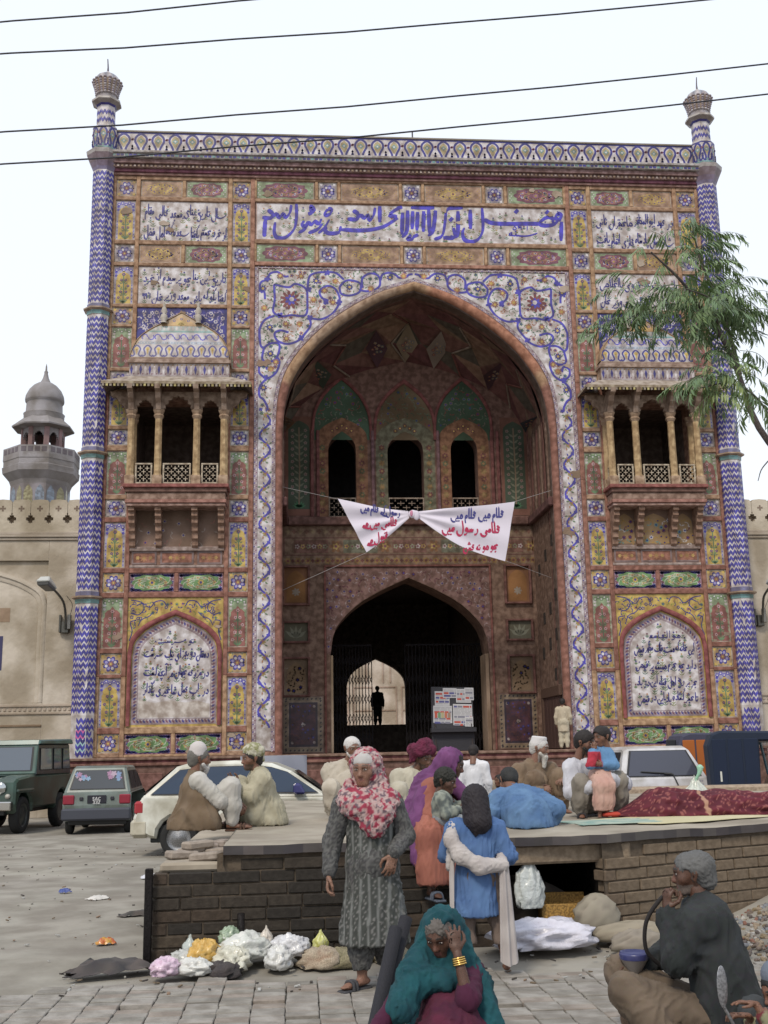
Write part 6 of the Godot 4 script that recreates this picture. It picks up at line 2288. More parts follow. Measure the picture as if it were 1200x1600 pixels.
	for row in 8:
		var y0:=row*ch
		var u:=0.0 if row % 2 else -0.16
		while u<8.6:
			var w:float=[0.3,0.34,0.27,0.37][rng.randi() % 4]
			var a:=maxf(u,0.0)
			var b:=u+w
			u=b+0.01
			if b - a<0.06:
				continue
			if y0>0.65 and a<0.5:
				continue
			if y0<0.62 and b>hx0 and a<hx1:
				if a<hx0-0.05:
					b=hx0
				elif b>hx1+0.05:
					a=hx1
				else:
					continue
			if y0>0.6 and b>hx0-0.3 and a<hx1+0.3:
				continue
			var mid:=(a+b)/2
			var o:=front_line(mid)
			var dir:=(front_line(mid+0.02)-front_line(mid - 0.02)).normalized()
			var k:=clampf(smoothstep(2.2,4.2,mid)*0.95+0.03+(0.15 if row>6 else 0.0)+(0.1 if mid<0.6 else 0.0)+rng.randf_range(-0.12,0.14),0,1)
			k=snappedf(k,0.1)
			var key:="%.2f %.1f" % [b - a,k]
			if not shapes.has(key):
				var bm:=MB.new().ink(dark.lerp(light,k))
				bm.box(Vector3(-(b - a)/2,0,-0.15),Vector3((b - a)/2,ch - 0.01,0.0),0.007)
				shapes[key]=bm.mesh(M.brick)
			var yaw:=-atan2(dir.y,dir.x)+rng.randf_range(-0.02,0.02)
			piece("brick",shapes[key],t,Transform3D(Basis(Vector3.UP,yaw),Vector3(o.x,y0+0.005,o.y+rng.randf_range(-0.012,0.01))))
	mb=MB.new().ink(Color(0.11,0.09,0.066))
	for q in [[0.0,hx0],[hx1,L]]:
		var a:=front_line(q[0])
		var b:=front_line(q[1])
		mb.quad(Vector3(a.x,0,a.y - 0.02),Vector3(b.x,0,b.y - 0.02),Vector3(b.x,0.66,b.y - 0.02),Vector3(a.x,0.66,a.y - 0.02))
	var e:=front_line(L+0.001)
	mb.quad(Vector3(e.x,0,e.y - 0.02),Vector3(PC.x,0,PC.y - 0.02),Vector3(PC.x,0.8,PC.y - 0.02),Vector3(e.x,0.8,e.y - 0.02))
	var f:=front_line(0.5)
	var f2:=front_line(hx0-0.3)
	mb.quad(Vector3(f.x,0.6,f.y - 0.021),Vector3(f2.x,0.6,f2.y - 0.021),Vector3(f2.x,0.8,f2.y - 0.021),Vector3(f.x,0.8,f.y - 0.021))
	part("mortar",mb,M.brick,t)
	for row in 7:
		for k in 6:
			mb=MB.new().ink(dark.lerp(light,0.5+rng.randf()*0.3))
			var z:=20.55-k*0.3-(0.15 if row % 2 else 0.0)
			mb.box(Vector3(-4.6,row*ch+0.005,z - 0.28),Vector3(-4.5,row*ch+ch - 0.01,z),0.012)
			part("end_brick",mb,M.brick,t)
	mb=MB.new().ink(Color(0.27,0.215,0.155))
	var a:=front_line(hx0-0.3)
	var b:=front_line(hx1+0.3)
	mb.hull8([Vector3(a.x,0.63,a.y - 0.5),Vector3(b.x,0.63,b.y - 0.5),Vector3(b.x,0.63,b.y),Vector3(a.x,0.63,a.y),Vector3(a.x,0.79,a.y - 0.5),Vector3(b.x,0.79,b.y - 0.5),Vector3(b.x,0.79,b.y+0.01),Vector3(a.x,0.79,a.y+0.01)],0.02)
	part("lintel",mb,M.brick,t)
	mb=MB.new().ink(Color(0.36,0.29,0.22))
	mb.box(Vector3(1.6,0.8,12.5),Vector3(8,0.95,12.9),0.03)
	part("back_kerb",mb,M.brick,t)
	var post:=MB.new().ink(Color(0.035,0.03,0.03))
	post.box(Vector3(-4.655,0,20.74),Vector3(-4.595,0.71,20.8),0.006)
	tag(part("iron_post",post,M.metal,self),"upright black iron post at the left corner of the brick platform","post")
	post=MB.new().ink(Color(0.07,0.06,0.06))
	post.tube(PackedVector3Array([Vector3(-3.9,0,20.82),Vector3(-3.9,0.36,20.82)]),0.03,10)
	tag(part("pipe_stub",post,M.metal,self),"short rusty pipe stub standing in the litter before the bricks","pipe")
func lump(r:Vector3,sd:int,rough:float,c:Color,c2:Color,freq:=3.0)->MB:
	var nz:=FastNoiseLite.new()
	nz.seed=sd
	nz.frequency=freq
	nz.fractal_octaves=3
	nz.fractal_type=FastNoiseLite.FRACTAL_RIDGED
	var mb:=MB.new()
	var nu:=22
	var nv:=13
	var p:=PackedVector3Array()
	var cs:=PackedColorArray()
	for j in nv+1:
		var t:=PI*(float(j)/nv - 0.5)
		for i in nu:
			var a:=TAU*i/nu
			var d:=Vector3(sin(a)*cos(t),sin(t),cos(a)*cos(t))
			var k:=nz.get_noise_3dv(d)
			var q:=d*r*(1.0+rough*k)
			q.y=maxf(q.y,-r.y*0.45)
			p.append(q)
			cs.append(c.lerp(c2,clampf(0.5+k,0,1)))
	mb.grid(p,nu,nv+1,true,false,cs)
	return mb
func crumple(r:Vector3,sd:int,c:Color,c2:Color,neck:=0.0)->MB:
	var g:=RandomNumberGenerator.new()
	g.seed=sd
	var mb:=MB.new()
	var nu:=40
	var nv:=24
	var cs:=PackedColorArray()
	var nz:=FastNoiseLite.new()
	nz.seed=sd
	nz.frequency=1.15
	nz.fractal_type=FastNoiseLite.FRACTAL_RIDGED
	nz.fractal_octaves=3
	var p:=PackedVector3Array()
	for j in nv+1:
		var t:=PI*(float(j)/nv - 0.5)
		for i in nu:
			var a:=TAU*(float(i))/nu
			var q:=Vector3(sin(a)*cos(t),sin(t),cos(a)*cos(t))
			q*=0.84+0.36*nz.get_noise_3dv(q)+g.randf_range(-0.012,0.012)
			if neck>0.0 and q.y>0.3:
				var u:=smoothstep(0.3,0.9,q.y)
				q.x*=1.0-0.7*u
				q.z*=1.0-0.7*u
				q.y+=u*neck*g.randf_range(0.5,1.3)
			q*=r
			q.y=maxf(q.y,-r.y*0.5)
			p.append(q)
			cs.append(c.lerp(c2,g.randf()))
	mb.grid(p,nu,nv+1,true,false,cs)
	return mb
func rag(w:float,d:float,h:float,sd:int,c:Color,c2:Color)->MB:
	var nz:=FastNoiseLite.new()
	nz.seed=sd
	nz.frequency=4.0/maxf(w,0.1)*0.3
	nz.fractal_octaves=3
	var p:=PackedVector3Array()
	var cs:=PackedColorArray()
	for j in 12:
		for i in 14:
			var u:=i/13.0-0.5
			var v:=0.5-j/11.0
			var e:=1.0-smoothstep(0.25,0.5,maxf(absf(u),absf(v)))
			var k:=nz.get_noise_2d(u*w*3,v*d*3)
			p.append(Vector3(u*w*(1+0.25*nz.get_noise_2d(v*5,7)),0.006+maxf(0.0,h*(e*0.8+0.75*absf(k))),v*d*(1+0.25*nz.get_noise_2d(u*5,3))))
			cs.append(c.lerp(c2,clampf(0.5+k,0,1)))
	var mb:=MB.new()
	mb.cloth(p,14,12,0.004,cs)
	return mb
func litter_item(called:String,mb:MB,m:Material,where:Vector3,turn:float,label:String,cat:String,group:="")->void:
	var o:=part(called,mb,m,self)
	o.position=where
	o.rotation.y=turn
	tag(o,label,cat,group)
func rubbish()->void:
	var W:=Color(0.5,0.5,0.47)
	var heap:=[
		["plastic_bag",Vector3(0.12,0.1,0.1),Vector3(-4.42,0.06,21.32),Color(0.55,0.38,0.5),Color(0.62,0.5,0.58),"pink crumpled plastic bag at the left end of the litter heap"],
		["plastic_bag",Vector3(0.15,0.09,0.1),Vector3(-4.22,0.05,21.3),W,Color(0.6,0.6,0.58),"clear crumpled plastic bag beside the pink bag"],
		["plastic_bag",Vector3(0.12,0.15,0.1),Vector3(-4.16,0.1,21.1),Color(0.5,0.28,0.05),Color(0.58,0.4,0.14),"orange yellow crumpled plastic bag in the litter heap"],
		["plastic_bag",Vector3(0.2,0.13,0.13),Vector3(-3.96,0.07,21.12),Color(0.46,0.45,0.36),Color(0.58,0.57,0.5),"large pale yellowish plastic bag right of the orange bag"],
		["plastic_bag",Vector3(0.2,0.15,0.14),Vector3(-3.86,0.12,20.98),Color(0.48,0.5,0.46),Color(0.6,0.6,0.58),"large clear plastic bag below the pipe stub"],
		["plastic_bag",Vector3(0.13,0.13,0.1),Vector3(-3.6,0.06,21.15),W,Color(0.62,0.62,0.62),"white plastic bag near the right end of the litter heap"],
		["plastic_bag",Vector3(0.15,0.12,0.12),Vector3(-3.52,0.12,20.98),Color(0.5,0.5,0.52),Color(0.6,0.6,0.62),"whitish plastic bag against the bricks at the right of the heap"],
		["plastic_bag",Vector3(0.1,0.1,0.07),Vector3(-3.98,0.2,20.92),Color(0.2,0.28,0.18),Color(0.36,0.42,0.33),"small green tinted plastic bag against the dark bricks"],
		["plastic_bag",Vector3(0.07,0.12,0.05),Vector3(-4.28,0.12,20.95),Color(0.36,0.4,0.38),Color(0.45,0.48,0.45),"small grey plastic bag standing left of the green bag"],
		["plastic_bag",Vector3(0.06,0.12,0.05),Vector3(-3.28,0.12,20.9),Color(0.45,0.45,0.08),Color(0.55,0.55,0.3),"small yellow green plastic bag at the right of the heap"],
		["plastic_bag",Vector3(0.05,0.1,0.05),Vector3(-3.7,0.18,20.92),Color(0.46,0.42,0.36),Color(0.55,0.5,0.45),"small cream bag with handles, left of the white bags"],
		["plastic_bag",Vector3(0.13,0.1,0.1),Vector3(-4.3,0.06,21.05),Color(0.33,0.34,0.32),Color(0.48,0.48,0.46),"greyish plastic bag behind the orange bag"],
		["plastic_bag",Vector3(0.15,0.11,0.1),Vector3(-3.72,0.1,20.92),Color(0.4,0.42,0.4),Color(0.54,0.54,0.52),"greyish clear bag at the back of the heap, below the cream bag"],
		["food_waste",Vector3(0.16,0.08,0.12),Vector3(-3.3,0.03,21.05),Color(0.36,0.22,0.15),Color(0.5,0.42,0.32),"brown heap of food scraps right of the white bags"],
		["food_waste",Vector3(0.2,0.07,0.14),Vector3(-3.1,0.02,20.98),Color(0.16,0.16,0.08),Color(0.32,0.28,0.18),"dark heap of vegetable scraps left of the standing woman"],
		["food_waste",Vector3(0.2,0.06,0.12),Vector3(-2.72,0.02,20.95),Color(0.12,0.1,0.07),Color(0.3,0.26,0.18),"dark heap of scraps behind the standing woman"],
		["dark_bundle",Vector3(0.12,0.06,0.1),Vector3(-4.0,0.02,21.3),Color(0.02,0.02,0.025),Color(0.08,0.07,0.07),"black rag between the pale bags"]]
	var k:=0
	for q in heap:
		k+=1
		litter_item(q[0],crumple(q[1]*Vector3(1.05,0.82,1.05),200+k*7,q[3],q[4],0.12 if q[1].y>q[1].x*1.3 else 0.0) if q[0]=="plastic_bag" else lump(q[1],200+k*7,0.55,q[3],q[4],2.2),M.film if q[0]=="plastic_bag" else M.rubble,q[2],k*1.3,q[5],"bag" if q[0]=="plastic_bag" else "rubbish","rubbish heaped before the platform")
	litter_item("dark_rag",rag(0.62,0.22,0.1,9,Color(0.03,0.03,0.035),Color(0.1,0.085,0.08)),M.cloth,Vector3(-4.84,0.0,21.1),0.25,"crumpled black rag on the ground left of the iron post","rag")
	litter_item("dark_rag",rag(0.5,0.12,0.05,19,Color(0.05,0.05,0.05),Color(0.12,0.1,0.09)),M.cloth,Vector3(-5.0,0.0,18.1),0.35,"thin black strip of rag on the bare ground by the platform","rag")
	litter_item("snack_wrapper",rag(0.16,0.1,0.05,29,Color(0.45,0.08,0.04),Color(0.5,0.3,0.05)),M.film,Vector3(-5.1,0.0,19.8),0.3,"small red and orange wrapper on the bare ground","wrapper")
	litter_item("paper_sheet",rag(0.4,0.3,0.04,39,Color(0.5,0.5,0.55),Color(0.62,0.62,0.66)),M.paper,Vector3(-5.3,0.0,14.6),0.2,"white torn paper on the ground left of the platform","paper")
	litter_item("paper_sheet",rag(0.22,0.18,0.03,49,Color(0.5,0.48,0.45),Color(0.6,0.58,0.55)),M.paper,Vector3(-5.7,0.0,16.7),0.8,"crumpled pale paper scrap on the bare ground at left","paper")
	litter_item("blue_scrap",rag(0.14,0.1,0.04,59,Color(0.03,0.06,0.25),Color(0.1,0.12,0.3)),M.film,Vector3(-6.2,0.0,16.0),0.5,"small bright blue scrap of plastic on the bare ground","wrapper")
	rng.seed=91
	var mb:=MB.new()
	for i in 350:
		var x:float
		var z:float
		if i<190:
			x=rng.randf_range(-9.0,-4.75)
			z=rng.randf_range(9.0,21.5)
		elif i<245:
			x=rng.randf_range(-5.2,-1.2)
			z=rng.randf_range(20.85,22.2)
		else:
			x=rng.randf_range(-1.2,0.6)
			z=rng.randf_range(20.3,21.3)
		var c:Color=[Color(0.06,0.05,0.045),Color(0.5,0.5,0.48),Color(0.2,0.15,0.1),Color(0.08,0.07,0.06),Color(0.3,0.2,0.14),Color(0.3,0.28,0.24)][rng.randi() % 6]
		mb.ink(c)
		mb.at(Transform3D(Basis(Vector3.UP,rng.randf()*TAU)*Basis(Vector3(0,0,1),rng.randf_range(-0.3,0.3)),Vector3(x,0.012,z)))
		var s:=rng.randf_range(0.004,0.014)
		mb.box(Vector3(-s*1.6,-0.004,-s),Vector3(s*1.6,s*0.5,s*0.7),s*0.15)
	var o:=part("litter_crumbs",mb,M.rubble,self)
	o.set_meta("kind","stuff")
	tag(o,"scattered crumbs of dirt, paper and plastic on the ground","litter")
	mb=MB.new()
	for i in 900:
		var x:=rng.randf_range(-0.25,1.2)
		var z:=rng.randf_range(19.9,21.5)
		if rng.randf()>smoothstep(-0.4,0.5,x):
			continue
		var y:=0.34*smoothstep(-0.2,1.6,x)*smoothstep(21.6,20.0,z)
		mb.ink([Color(0.36,0.28,0.2),Color(0.22,0.17,0.14),Color(0.5,0.47,0.43),Color(0.28,0.14,0.1),Color(0.16,0.13,0.12),Color(0.24,0.25,0.27),Color(0.3,0.23,0.14)][rng.randi() % 7])
		var s:=rng.randf_range(0.008,0.03)
		mb.at(Transform3D(Basis(Vector3(rng.randf(),rng.randf(),0.3).normalized(),rng.randf()*TAU),Vector3(x,y+s*0.3,z)))
		mb.box(Vector3(-s,-s*0.5,-s*0.7),Vector3(s,s*0.5,s*0.7),s*0.25)
	mb.at(Transform3D())
	o=part("rubble_slope",mb,M.rubble,self)
	o.set_meta("kind","stuff")
	tag(o,"slope of broken brick and litter at the right of the platform","rubble")
	litter_item("white_sack",crumple(Vector3(0.44,0.14,0.24),61,Color(0.5,0.49,0.56),Color(0.6,0.59,0.66)),M.film,Vector3(-1.52,0.12,20.86),0.12,"large white plastic sheet bundle lying before the hollow of the platform","bundle")
	litter_item("folded_sheet",crumple(Vector3(0.13,0.24,0.07),62,Color(0.46,0.5,0.49),Color(0.58,0.61,0.6)),M.film,Vector3(-1.52,0.4,20.42),0.3,"folded white plastic sheet standing in the hollow of the platform","sheet")
	var bx:=thing("wooden_box","open orange wooden box in the hollow of the platform","box",Vector3(-1.2,0.0,20.25),-0.1)
	for q in [[-0.2,-0.15,0.2,-0.13,0.0,0.36],[-0.2,0.13,0.2,0.15,0.0,0.3],[-0.2,-0.13,-0.18,0.13,0.0,0.33],[0.18,-0.13,0.2,0.13,0.0,0.33],[-0.18,-0.13,0.18,0.13,0.0,0.02]]:
		mb=MB.new().ink(Color(0.42,0.24,0.06))
		mb.box(Vector3(q[0],q[4],q[1]),Vector3(q[2],q[5],q[3]),0.004)
		part("board",mb,M.wood,bx)
	litter_item("grey_sack",lump(Vector3(0.2,0.17,0.14),63,0.2,Color(0.17,0.15,0.12),Color(0.27,0.24,0.19),1.5),M.cloth,Vector3(-0.98,0.2,20.5),0.4,"grey brown cloth sack leaning on the wooden box","sack")
	litter_item("grey_sack",lump(Vector3(0.34,0.1,0.13),64,0.18,Color(0.18,0.155,0.115),Color(0.27,0.235,0.18),1.5),M.cloth,Vector3(-0.72,0.09,20.72),-0.1,"long flat brown sack on the ground against the bricks","sack")
	litter_item("grey_sack",lump(Vector3(0.22,0.1,0.12),65,0.25,Color(0.14,0.12,0.1),Color(0.24,0.21,0.17),1.8),M.cloth,Vector3(-0.78,0.06,20.95),0.3,"small dark crumpled sack below the long flat sack","sack")
	litter_item("dark_bundle",lump(Vector3(0.5,0.3,0.2),66,0.2,Color(0.03,0.028,0.025),Color(0.08,0.07,0.06),1.5),M.cloth,Vector3(-1.55,0.15,19.9),0.0,"dark bundle deep inside the hollow","bundle")
	litter_item("reed_mat",rag(2.4,0.9,0.008,71,Color(0.44,0.4,0.24),Color(0.5,0.46,0.3)),M.cloth,Vector3(0.75,PTOP+0.01,18.75),0.42,"straw coloured mat under the red velvet bundle","mat")
	litter_item("reed_mat",rag(0.9,0.6,0.01,72,Color(0.16,0.27,0.24),Color(0.36,0.4,0.33)),M.cloth,Vector3(-0.45,PTOP+0.012,19.2),0.2,"green and grey worn mat by the seated man's feet","mat")
func rounded(mb:MB,poly:PackedVector2Array,w:float,r:float,tuck:=0.0,y0:=0.0,y1:=1.0)->void:
	if Geometry2D.is_polygon_clockwise(poly):
		poly=poly.duplicate()
		poly.reverse()
	var n:=poly.size()
	var ins:=PackedVector2Array()
	for k in n:
		var a:=(poly[k]-poly[(k - 1+n) % n]).normalized()
		var b:=(poly[(k+1) % n]-poly[k]).normalized()
		var m:=(Vector2(-a.y,a.x)+Vector2(-b.y,b.x)).normalized()
		ins.append(poly[k]+m*r*0.8)
	var hw:=func(p:Vector2)->float:
		return w/2-tuck*smoothstep(y0,y1,p.y)
	for s in [-1,1]:
		var t:=Geometry2D.triangulate_polygon(ins)
		for k in range(0,t.size(),3):
			var q:=[]
			for e in 3:
				var p:=ins[t[k+e]]
				q.append(Vector3(p.x,p.y,s*hw.call(p)))
			var nn:Vector3=(q[1]-q[0]).cross(q[2]-q[0])
			if nn.z*s>0:
				mb.tri(q[0],q[1],q[2])
			else:
				mb.tri(q[0],q[2],q[1])
	var rings:=PackedVector3Array()
	for q in [[ins,1.0,0.0],[poly,1.0,-r],[poly,-1.0,r],[ins,-1.0,0.0]]:
		for p:Vector2 in q[0]:
			rings.append(Vector3(p.x,p.y,q[1]*hw.call(p)+q[2]))
	for j in 3:
		for k in n:
			var a:=j*n+k
			var b:=j*n+(k+1) % n
			mb.quad(rings[a],rings[a+n],rings[b+n],rings[b])
func wheel(t:Node3D,at:Vector3,r:float,w:float,side:int,steel:=Color(0.35,0.35,0.36),turn:=0.0)->void:
	var mb:=MB.new().ink(Color(0.02,0.02,0.021))
	var roll:=Transform3D(Basis(Vector3.UP,turn)*Basis(Vector3.RIGHT,PI/2*side),Vector3.ZERO)
	mb.at(roll)
	mb.lathe([Vector2(r*0.62,-w/2),Vector2(r*0.9,-w/2),Vector2(r*0.985,-w*0.36),Vector2(r,-w*0.2),Vector2(r,w*0.2),Vector2(r*0.985,w*0.36),Vector2(r*0.9,w/2),Vector2(r*0.66,w/2),Vector2(r*0.62,w*0.3)],28)
	var o:=piece("wheel",mb.mesh(M.rubber),t,Transform3D(Basis(),at))
	mb=MB.new().ink(steel)
	mb.at(roll)
	mb.lathe([Vector2(r*0.64,w*0.42),Vector2(r*0.55,w*0.25),Vector2(r*0.42,w*0.3),Vector2(r*0.25,w*0.38),Vector2(r*0.12,w*0.45),Vector2(0.001,w*0.45)],20)
	piece("rim",mb.mesh(M.metal),o)
func pane(t:Node3D,q:Array,called:="window",tone:=Color(0.03,0.035,0.045),m:Material=null)->void:
	var a:Vector3=q[0]
	var nn:Vector3=((q[1]-q[0]) as Vector3).cross(q[q.size()-1]-q[0]).normalized()
	var c:=Vector3.ZERO
	for p in q:
		c+=p/q.size()
	var rim:=MB.new().ink(Color(0.015,0.015,0.017))
	var gl:=MB.new().ink(tone)
	for k in range(1,q.size()-1):
		rim.tri(q[0]+nn*0.006,q[k]+nn*0.006,q[k+1]+nn*0.006)
		gl.tri((q[0] as Vector3).lerp(c,0.06)+nn*0.011,(q[k] as Vector3).lerp(c,0.06)+nn*0.011,(q[k+1] as Vector3).lerp(c,0.06)+nn*0.011)
	var o:=part(called,rim,M.trim,t)
	part("pane",gl,m if m else M.pane,o)
func blk(t:Node3D,called:String,lo:Vector3,hi:Vector3,c:Color,m:Material,bev:=0.015,label:="")->MeshInstance3D:
	var mb:=MB.new().ink(c)
	mb.box(lo,hi,bev)
	return part(called,mb,m,t,label)
func vehicles()->void:
	jeep()
	hatchback()
	station_wagon()
	white_car()
	rickshaws()
func arch_cut(x:float,r:float,y:float,n:=8)->PackedVector2Array:
	var p:=PackedVector2Array()
	for k in n+1:
		var a:=PI*k/n
		p.append(Vector2(x+cos(a)*r,y+sin(a)*r))
	return p
func hatchback()->void:
	var t:=thing("parked_hatchback","small grey green hatchback seen from behind, with flower stickers in its rear window","car",Vector3(-7.58,0,4.75),PI/2+0.03)
	t.scale=Vector3.ONE*0.94
	var g:=Color(0.16,0.20,0.19)
	var y:=0.27
	var low:=PackedVector2Array([Vector2(-1.62,0.4),Vector2(-1.64,0.62),Vector2(-1.6,0.9),Vector2(1.0,0.92),Vector2(1.62,0.78),Vector2(1.66,0.4),Vector2(1.42,0.26)])
	low.append_array(arch_cut(1.08,0.3,y))
	low.append(Vector2(0.7,0.22))
	low.append(Vector2(-0.8,0.22))
	low.append_array(arch_cut(-1.12,0.3,y))
	low.append(Vector2(-1.45,0.28))
	low.reverse()
	var mb:=MB.new().ink(g)
	rounded(mb,low,1.46,0.05)
	part("body",mb,M.paint,t)
	mb=MB.new().ink(g)
	rounded(mb,PackedVector2Array([Vector2(-1.6,0.88),Vector2(1.0,0.9),Vector2(0.42,1.36),Vector2(0.25,1.44),Vector2(-1.15,1.45),Vector2(-1.32,1.40)]),1.42,0.05,0.13,0.9,1.42)
	part("cabin",mb,M.paint,t)
	pane(t,[Vector3(-1.57,0.95,-0.6),Vector3(-1.57,0.95,0.6),Vector3(-1.375,1.36,0.5),Vector3(-1.375,1.36,-0.5)],"rear_window",Color(0.07,0.075,0.09))
	for s in [-1,1]:
		var a:=Art.new()
		var r:=RandomNumberGenerator.new()
		r.seed=3+s
		for k in 9:
			a.petals(r.randf_range(-0.13,0.13),r.randf_range(-0.09,0.1),r.randf_range(0.04,0.075),5,[Color(0.3,0.18,0.27),Color(0.2,0.3,0.42),Color(0.36,0.28,0.35),Color(0.18,0.24,0.38)][k % 4],k)
			a.up()
		var up:=Vector3(0.195,0.41,0).normalized()
		piece("window_sticker",a.mb.mesh(M.paper),t,Transform3D(Basis(Vector3(0,0,1),up,Vector3(0,0,1).cross(up)),Vector3(-1.455,1.22,s*0.34)))
		pane(t,[Vector3(0.35 if s>0 else -0.3,0.95,s*0.708),Vector3(-0.3 if s>0 else 0.35,0.95,s*0.708),Vector3(-0.28 if s>0 else 0.28,1.34,s*0.615),Vector3(0.28 if s>0 else -0.28,1.34,s*0.615)],"side_window")
		pane(t,[Vector3(-0.36 if s>0 else -1.3,0.95,s*0.708),Vector3(-1.3 if s>0 else -0.36,0.95,s*0.708),Vector3(-1.14 if s>0 else -0.36,1.34,s*0.615),Vector3(-0.36 if s>0 else -1.14,1.34,s*0.615)],"side_window")
		pane(t,[Vector3(0.94 if s>0 else 0.41,0.95,s*0.708),Vector3(0.41 if s>0 else 0.94,0.95,s*0.708),Vector3(0.39,1.34,s*0.615)],"side_window")
		blk(t,"tail_lamp",Vector3(-1.665,0.64,minf(s*0.48,s*0.72)),Vector3(-1.6,0.84,maxf(s*0.48,s*0.72)),Color(0.22,0.015,0.03),M.plastic,0.02)
		for x in [-1.12,1.08]:
			wheel(t,Vector3(x,0.27,s*0.63),0.27,0.15,s)
	blk(t,"rear_bumper",Vector3(-1.72,0.3,-0.74),Vector3(-1.55,0.56,0.74),Color(0.04,0.045,0.06),M.trim,0.04)
	blk(t,"number_plate",Vector3(-1.662,0.66,-0.2),Vector3(-1.625,0.83,0.2),Color(0.012,0.012,0.02),M.plastic,0.006)
	for k in 2:
		lettering(t,["SAC","332"][k],0.075,Color(0.5,0.5,0.5),Transform3D(Basis(Vector3.UP,-PI/2),Vector3(-1.666,0.755-k*0.075,0.0)))
	blk(t,"floor_pan",Vector3(-1.5,0.2,-0.62),Vector3(1.5,0.4,0.62),Color(0.015,0.015,0.015),M.trim)
	for z in [-0.33,0.33]:
		blk(t,"boot_catch",Vector3(-1.66,0.72,z - 0.04),Vector3(-1.63,0.8,z+0.04),Color(0.02,0.02,0.03),M.trim)
func lettering(t:Node3D,s:String,h:float,c:Color,x:Transform3D)->void:
	var f:=SystemFont.new()
	f.font_names=PackedStringArray(["Droid Sans"])
	f.font_weight=700
	var tm:=TextMesh.new()
	tm.font=f
	tm.text=s
	tm.font_size=32
	tm.pixel_size=h/24.0
	tm.depth=0.003
	var m:=StandardMaterial3D.new()
	m.albedo_color=c.linear_to_srgb()
	m.roughness=0.6
	tm.material=m
	piece("lettering",tm,t,x)
func station_wagon()->void:
	var t:=thing("station_wagon","cream white estate car parked side on behind the brick platform","car",Vector3(-3.92,0,11.1),-0.06)
	var g:=Color(0.62,0.62,0.56)
	var y:=0.29
	var low:=PackedVector2Array([Vector2(-2.02,0.42),Vector2(-2.06,0.6),Vector2(-1.98,0.84),Vector2(-1.9,0.95),Vector2(0.95,0.9),Vector2(1.85,0.78),Vector2(2.02,0.62),Vector2(2.04,0.36),Vector2(1.8,0.26)])
	low.append_array(arch_cut(1.32,0.35,y))
	low.append(Vector2(0.9,0.22))
	low.append(Vector2(-0.95,0.22))
	low.append_array(arch_cut(-1.34,0.35,y))
	low.append(Vector2(-1.8,0.3))
	low.reverse()
	var mb:=MB.new().ink(g)
	rounded(mb,low,1.66,0.06)
	part("body",mb,M.paint,t)
	mb=MB.new().ink(g)
	rounded(mb,PackedVector2Array([Vector2(-1.95,0.9),Vector2(1.02,0.88),Vector2(0.42,1.28),Vector2(0.1,1.41),Vector2(-0.5,1.46),Vector2(-1.2,1.44),Vector2(-1.42,1.38)]),1.6,0.06,0.17,0.9,1.42)
	part("cabin",mb,M.paint,t)
	var z0:=0.803
	var z1:=0.655
	var glass:=Color(0.03,0.045,0.075)
	for s in [1,-1]:
		for q in [[[-1.8,0.95],[-1.08,0.95],[-1.08,1.36],[-1.36,1.33]],[[-1.0,0.95],[-0.16,0.95],[-0.16,1.38],[-1.0,1.375]],[[-0.08,0.95],[0.86,0.94],[0.36,1.27],[0.1,1.35],[-0.08,1.37]]]:
			var c:=[]
			for p in q:
				c.append(Vector3(p[0],p[1],s*lerpf(z0,z1,smoothstep(0.9,1.42,p[1]))))
			if s<0:
				c.reverse()
			pane(t,c,"side_window",glass)
		for x in [-1.34,1.32]:
			wheel(t,Vector3(x,y,s*0.72),0.3,0.17,s)
	pane(t,[Vector3(0.98,0.92,0.62),Vector3(0.98,0.92,-0.62),Vector3(0.46,1.28,-0.52),Vector3(0.46,1.28,0.52)],"windscreen",Color(0.04,0.045,0.05))
	pane(t,[Vector3(-1.94,0.97,-0.62),Vector3(-1.94,0.97,0.62),Vector3(-1.46,1.36,0.52),Vector3(-1.46,1.36,-0.52)],"rear_window",glass)
	blk(t,"rear_bumper",Vector3(-2.1,0.3,-0.82),Vector3(-1.8,0.6,0.84),Color(0.5,0.47,0.38),M.paint,0.06)
	blk(t,"tail_lamp",Vector3(-2.04,0.66,0.62),Vector3(-1.88,0.86,0.835),Color(0.3,0.02,0.03),M.plastic,0.03)
	blk(t,"tail_lamp",Vector3(-2.04,0.66,-0.83),Vector3(-1.9,0.86,-0.62),Color(0.3,0.02,0.03),M.plastic,0.03)
	mb=MB.new().ink(Color(0.03,0.03,0.12))
	mb.hull8([Vector3(0.44,0.93,0.82),Vector3(0.66,0.93,0.82),Vector3(0.66,0.93,0.98),Vector3(0.5,0.93,0.98),Vector3(0.46,1.1,0.8),Vector3(0.58,1.1,0.8),Vector3(0.58,1.09,0.97),Vector3(0.48,1.09,0.97)],0.03)
	part("wing_mirror",mb,M.plastic,t)
	for x in [-1.04,-0.12]:
		blk(t,"door_seam",Vector3(x - 0.006,0.4,0.825),Vector3(x+0.006,0.92,0.8325),Color(0.1,0.1,0.08),M.trim,0.0)
		blk(t,"door_handle",Vector3(x - 0.2,0.8,0.825),Vector3(x - 0.07,0.83,0.85),Color(0.2,0.2,0.18),M.trim,0.005)
	blk(t,"floor_pan",Vector3(-1.8,0.22,-0.7),Vector3(1.8,0.5,0.7),Color(0.015,0.015,0.015),M.trim)
	blk(t,"rub_strip",Vector3(-0.95,0.5,0.825),Vector3(0.92,0.55,0.84),Color(0.08,0.08,0.08),M.trim,0.004)
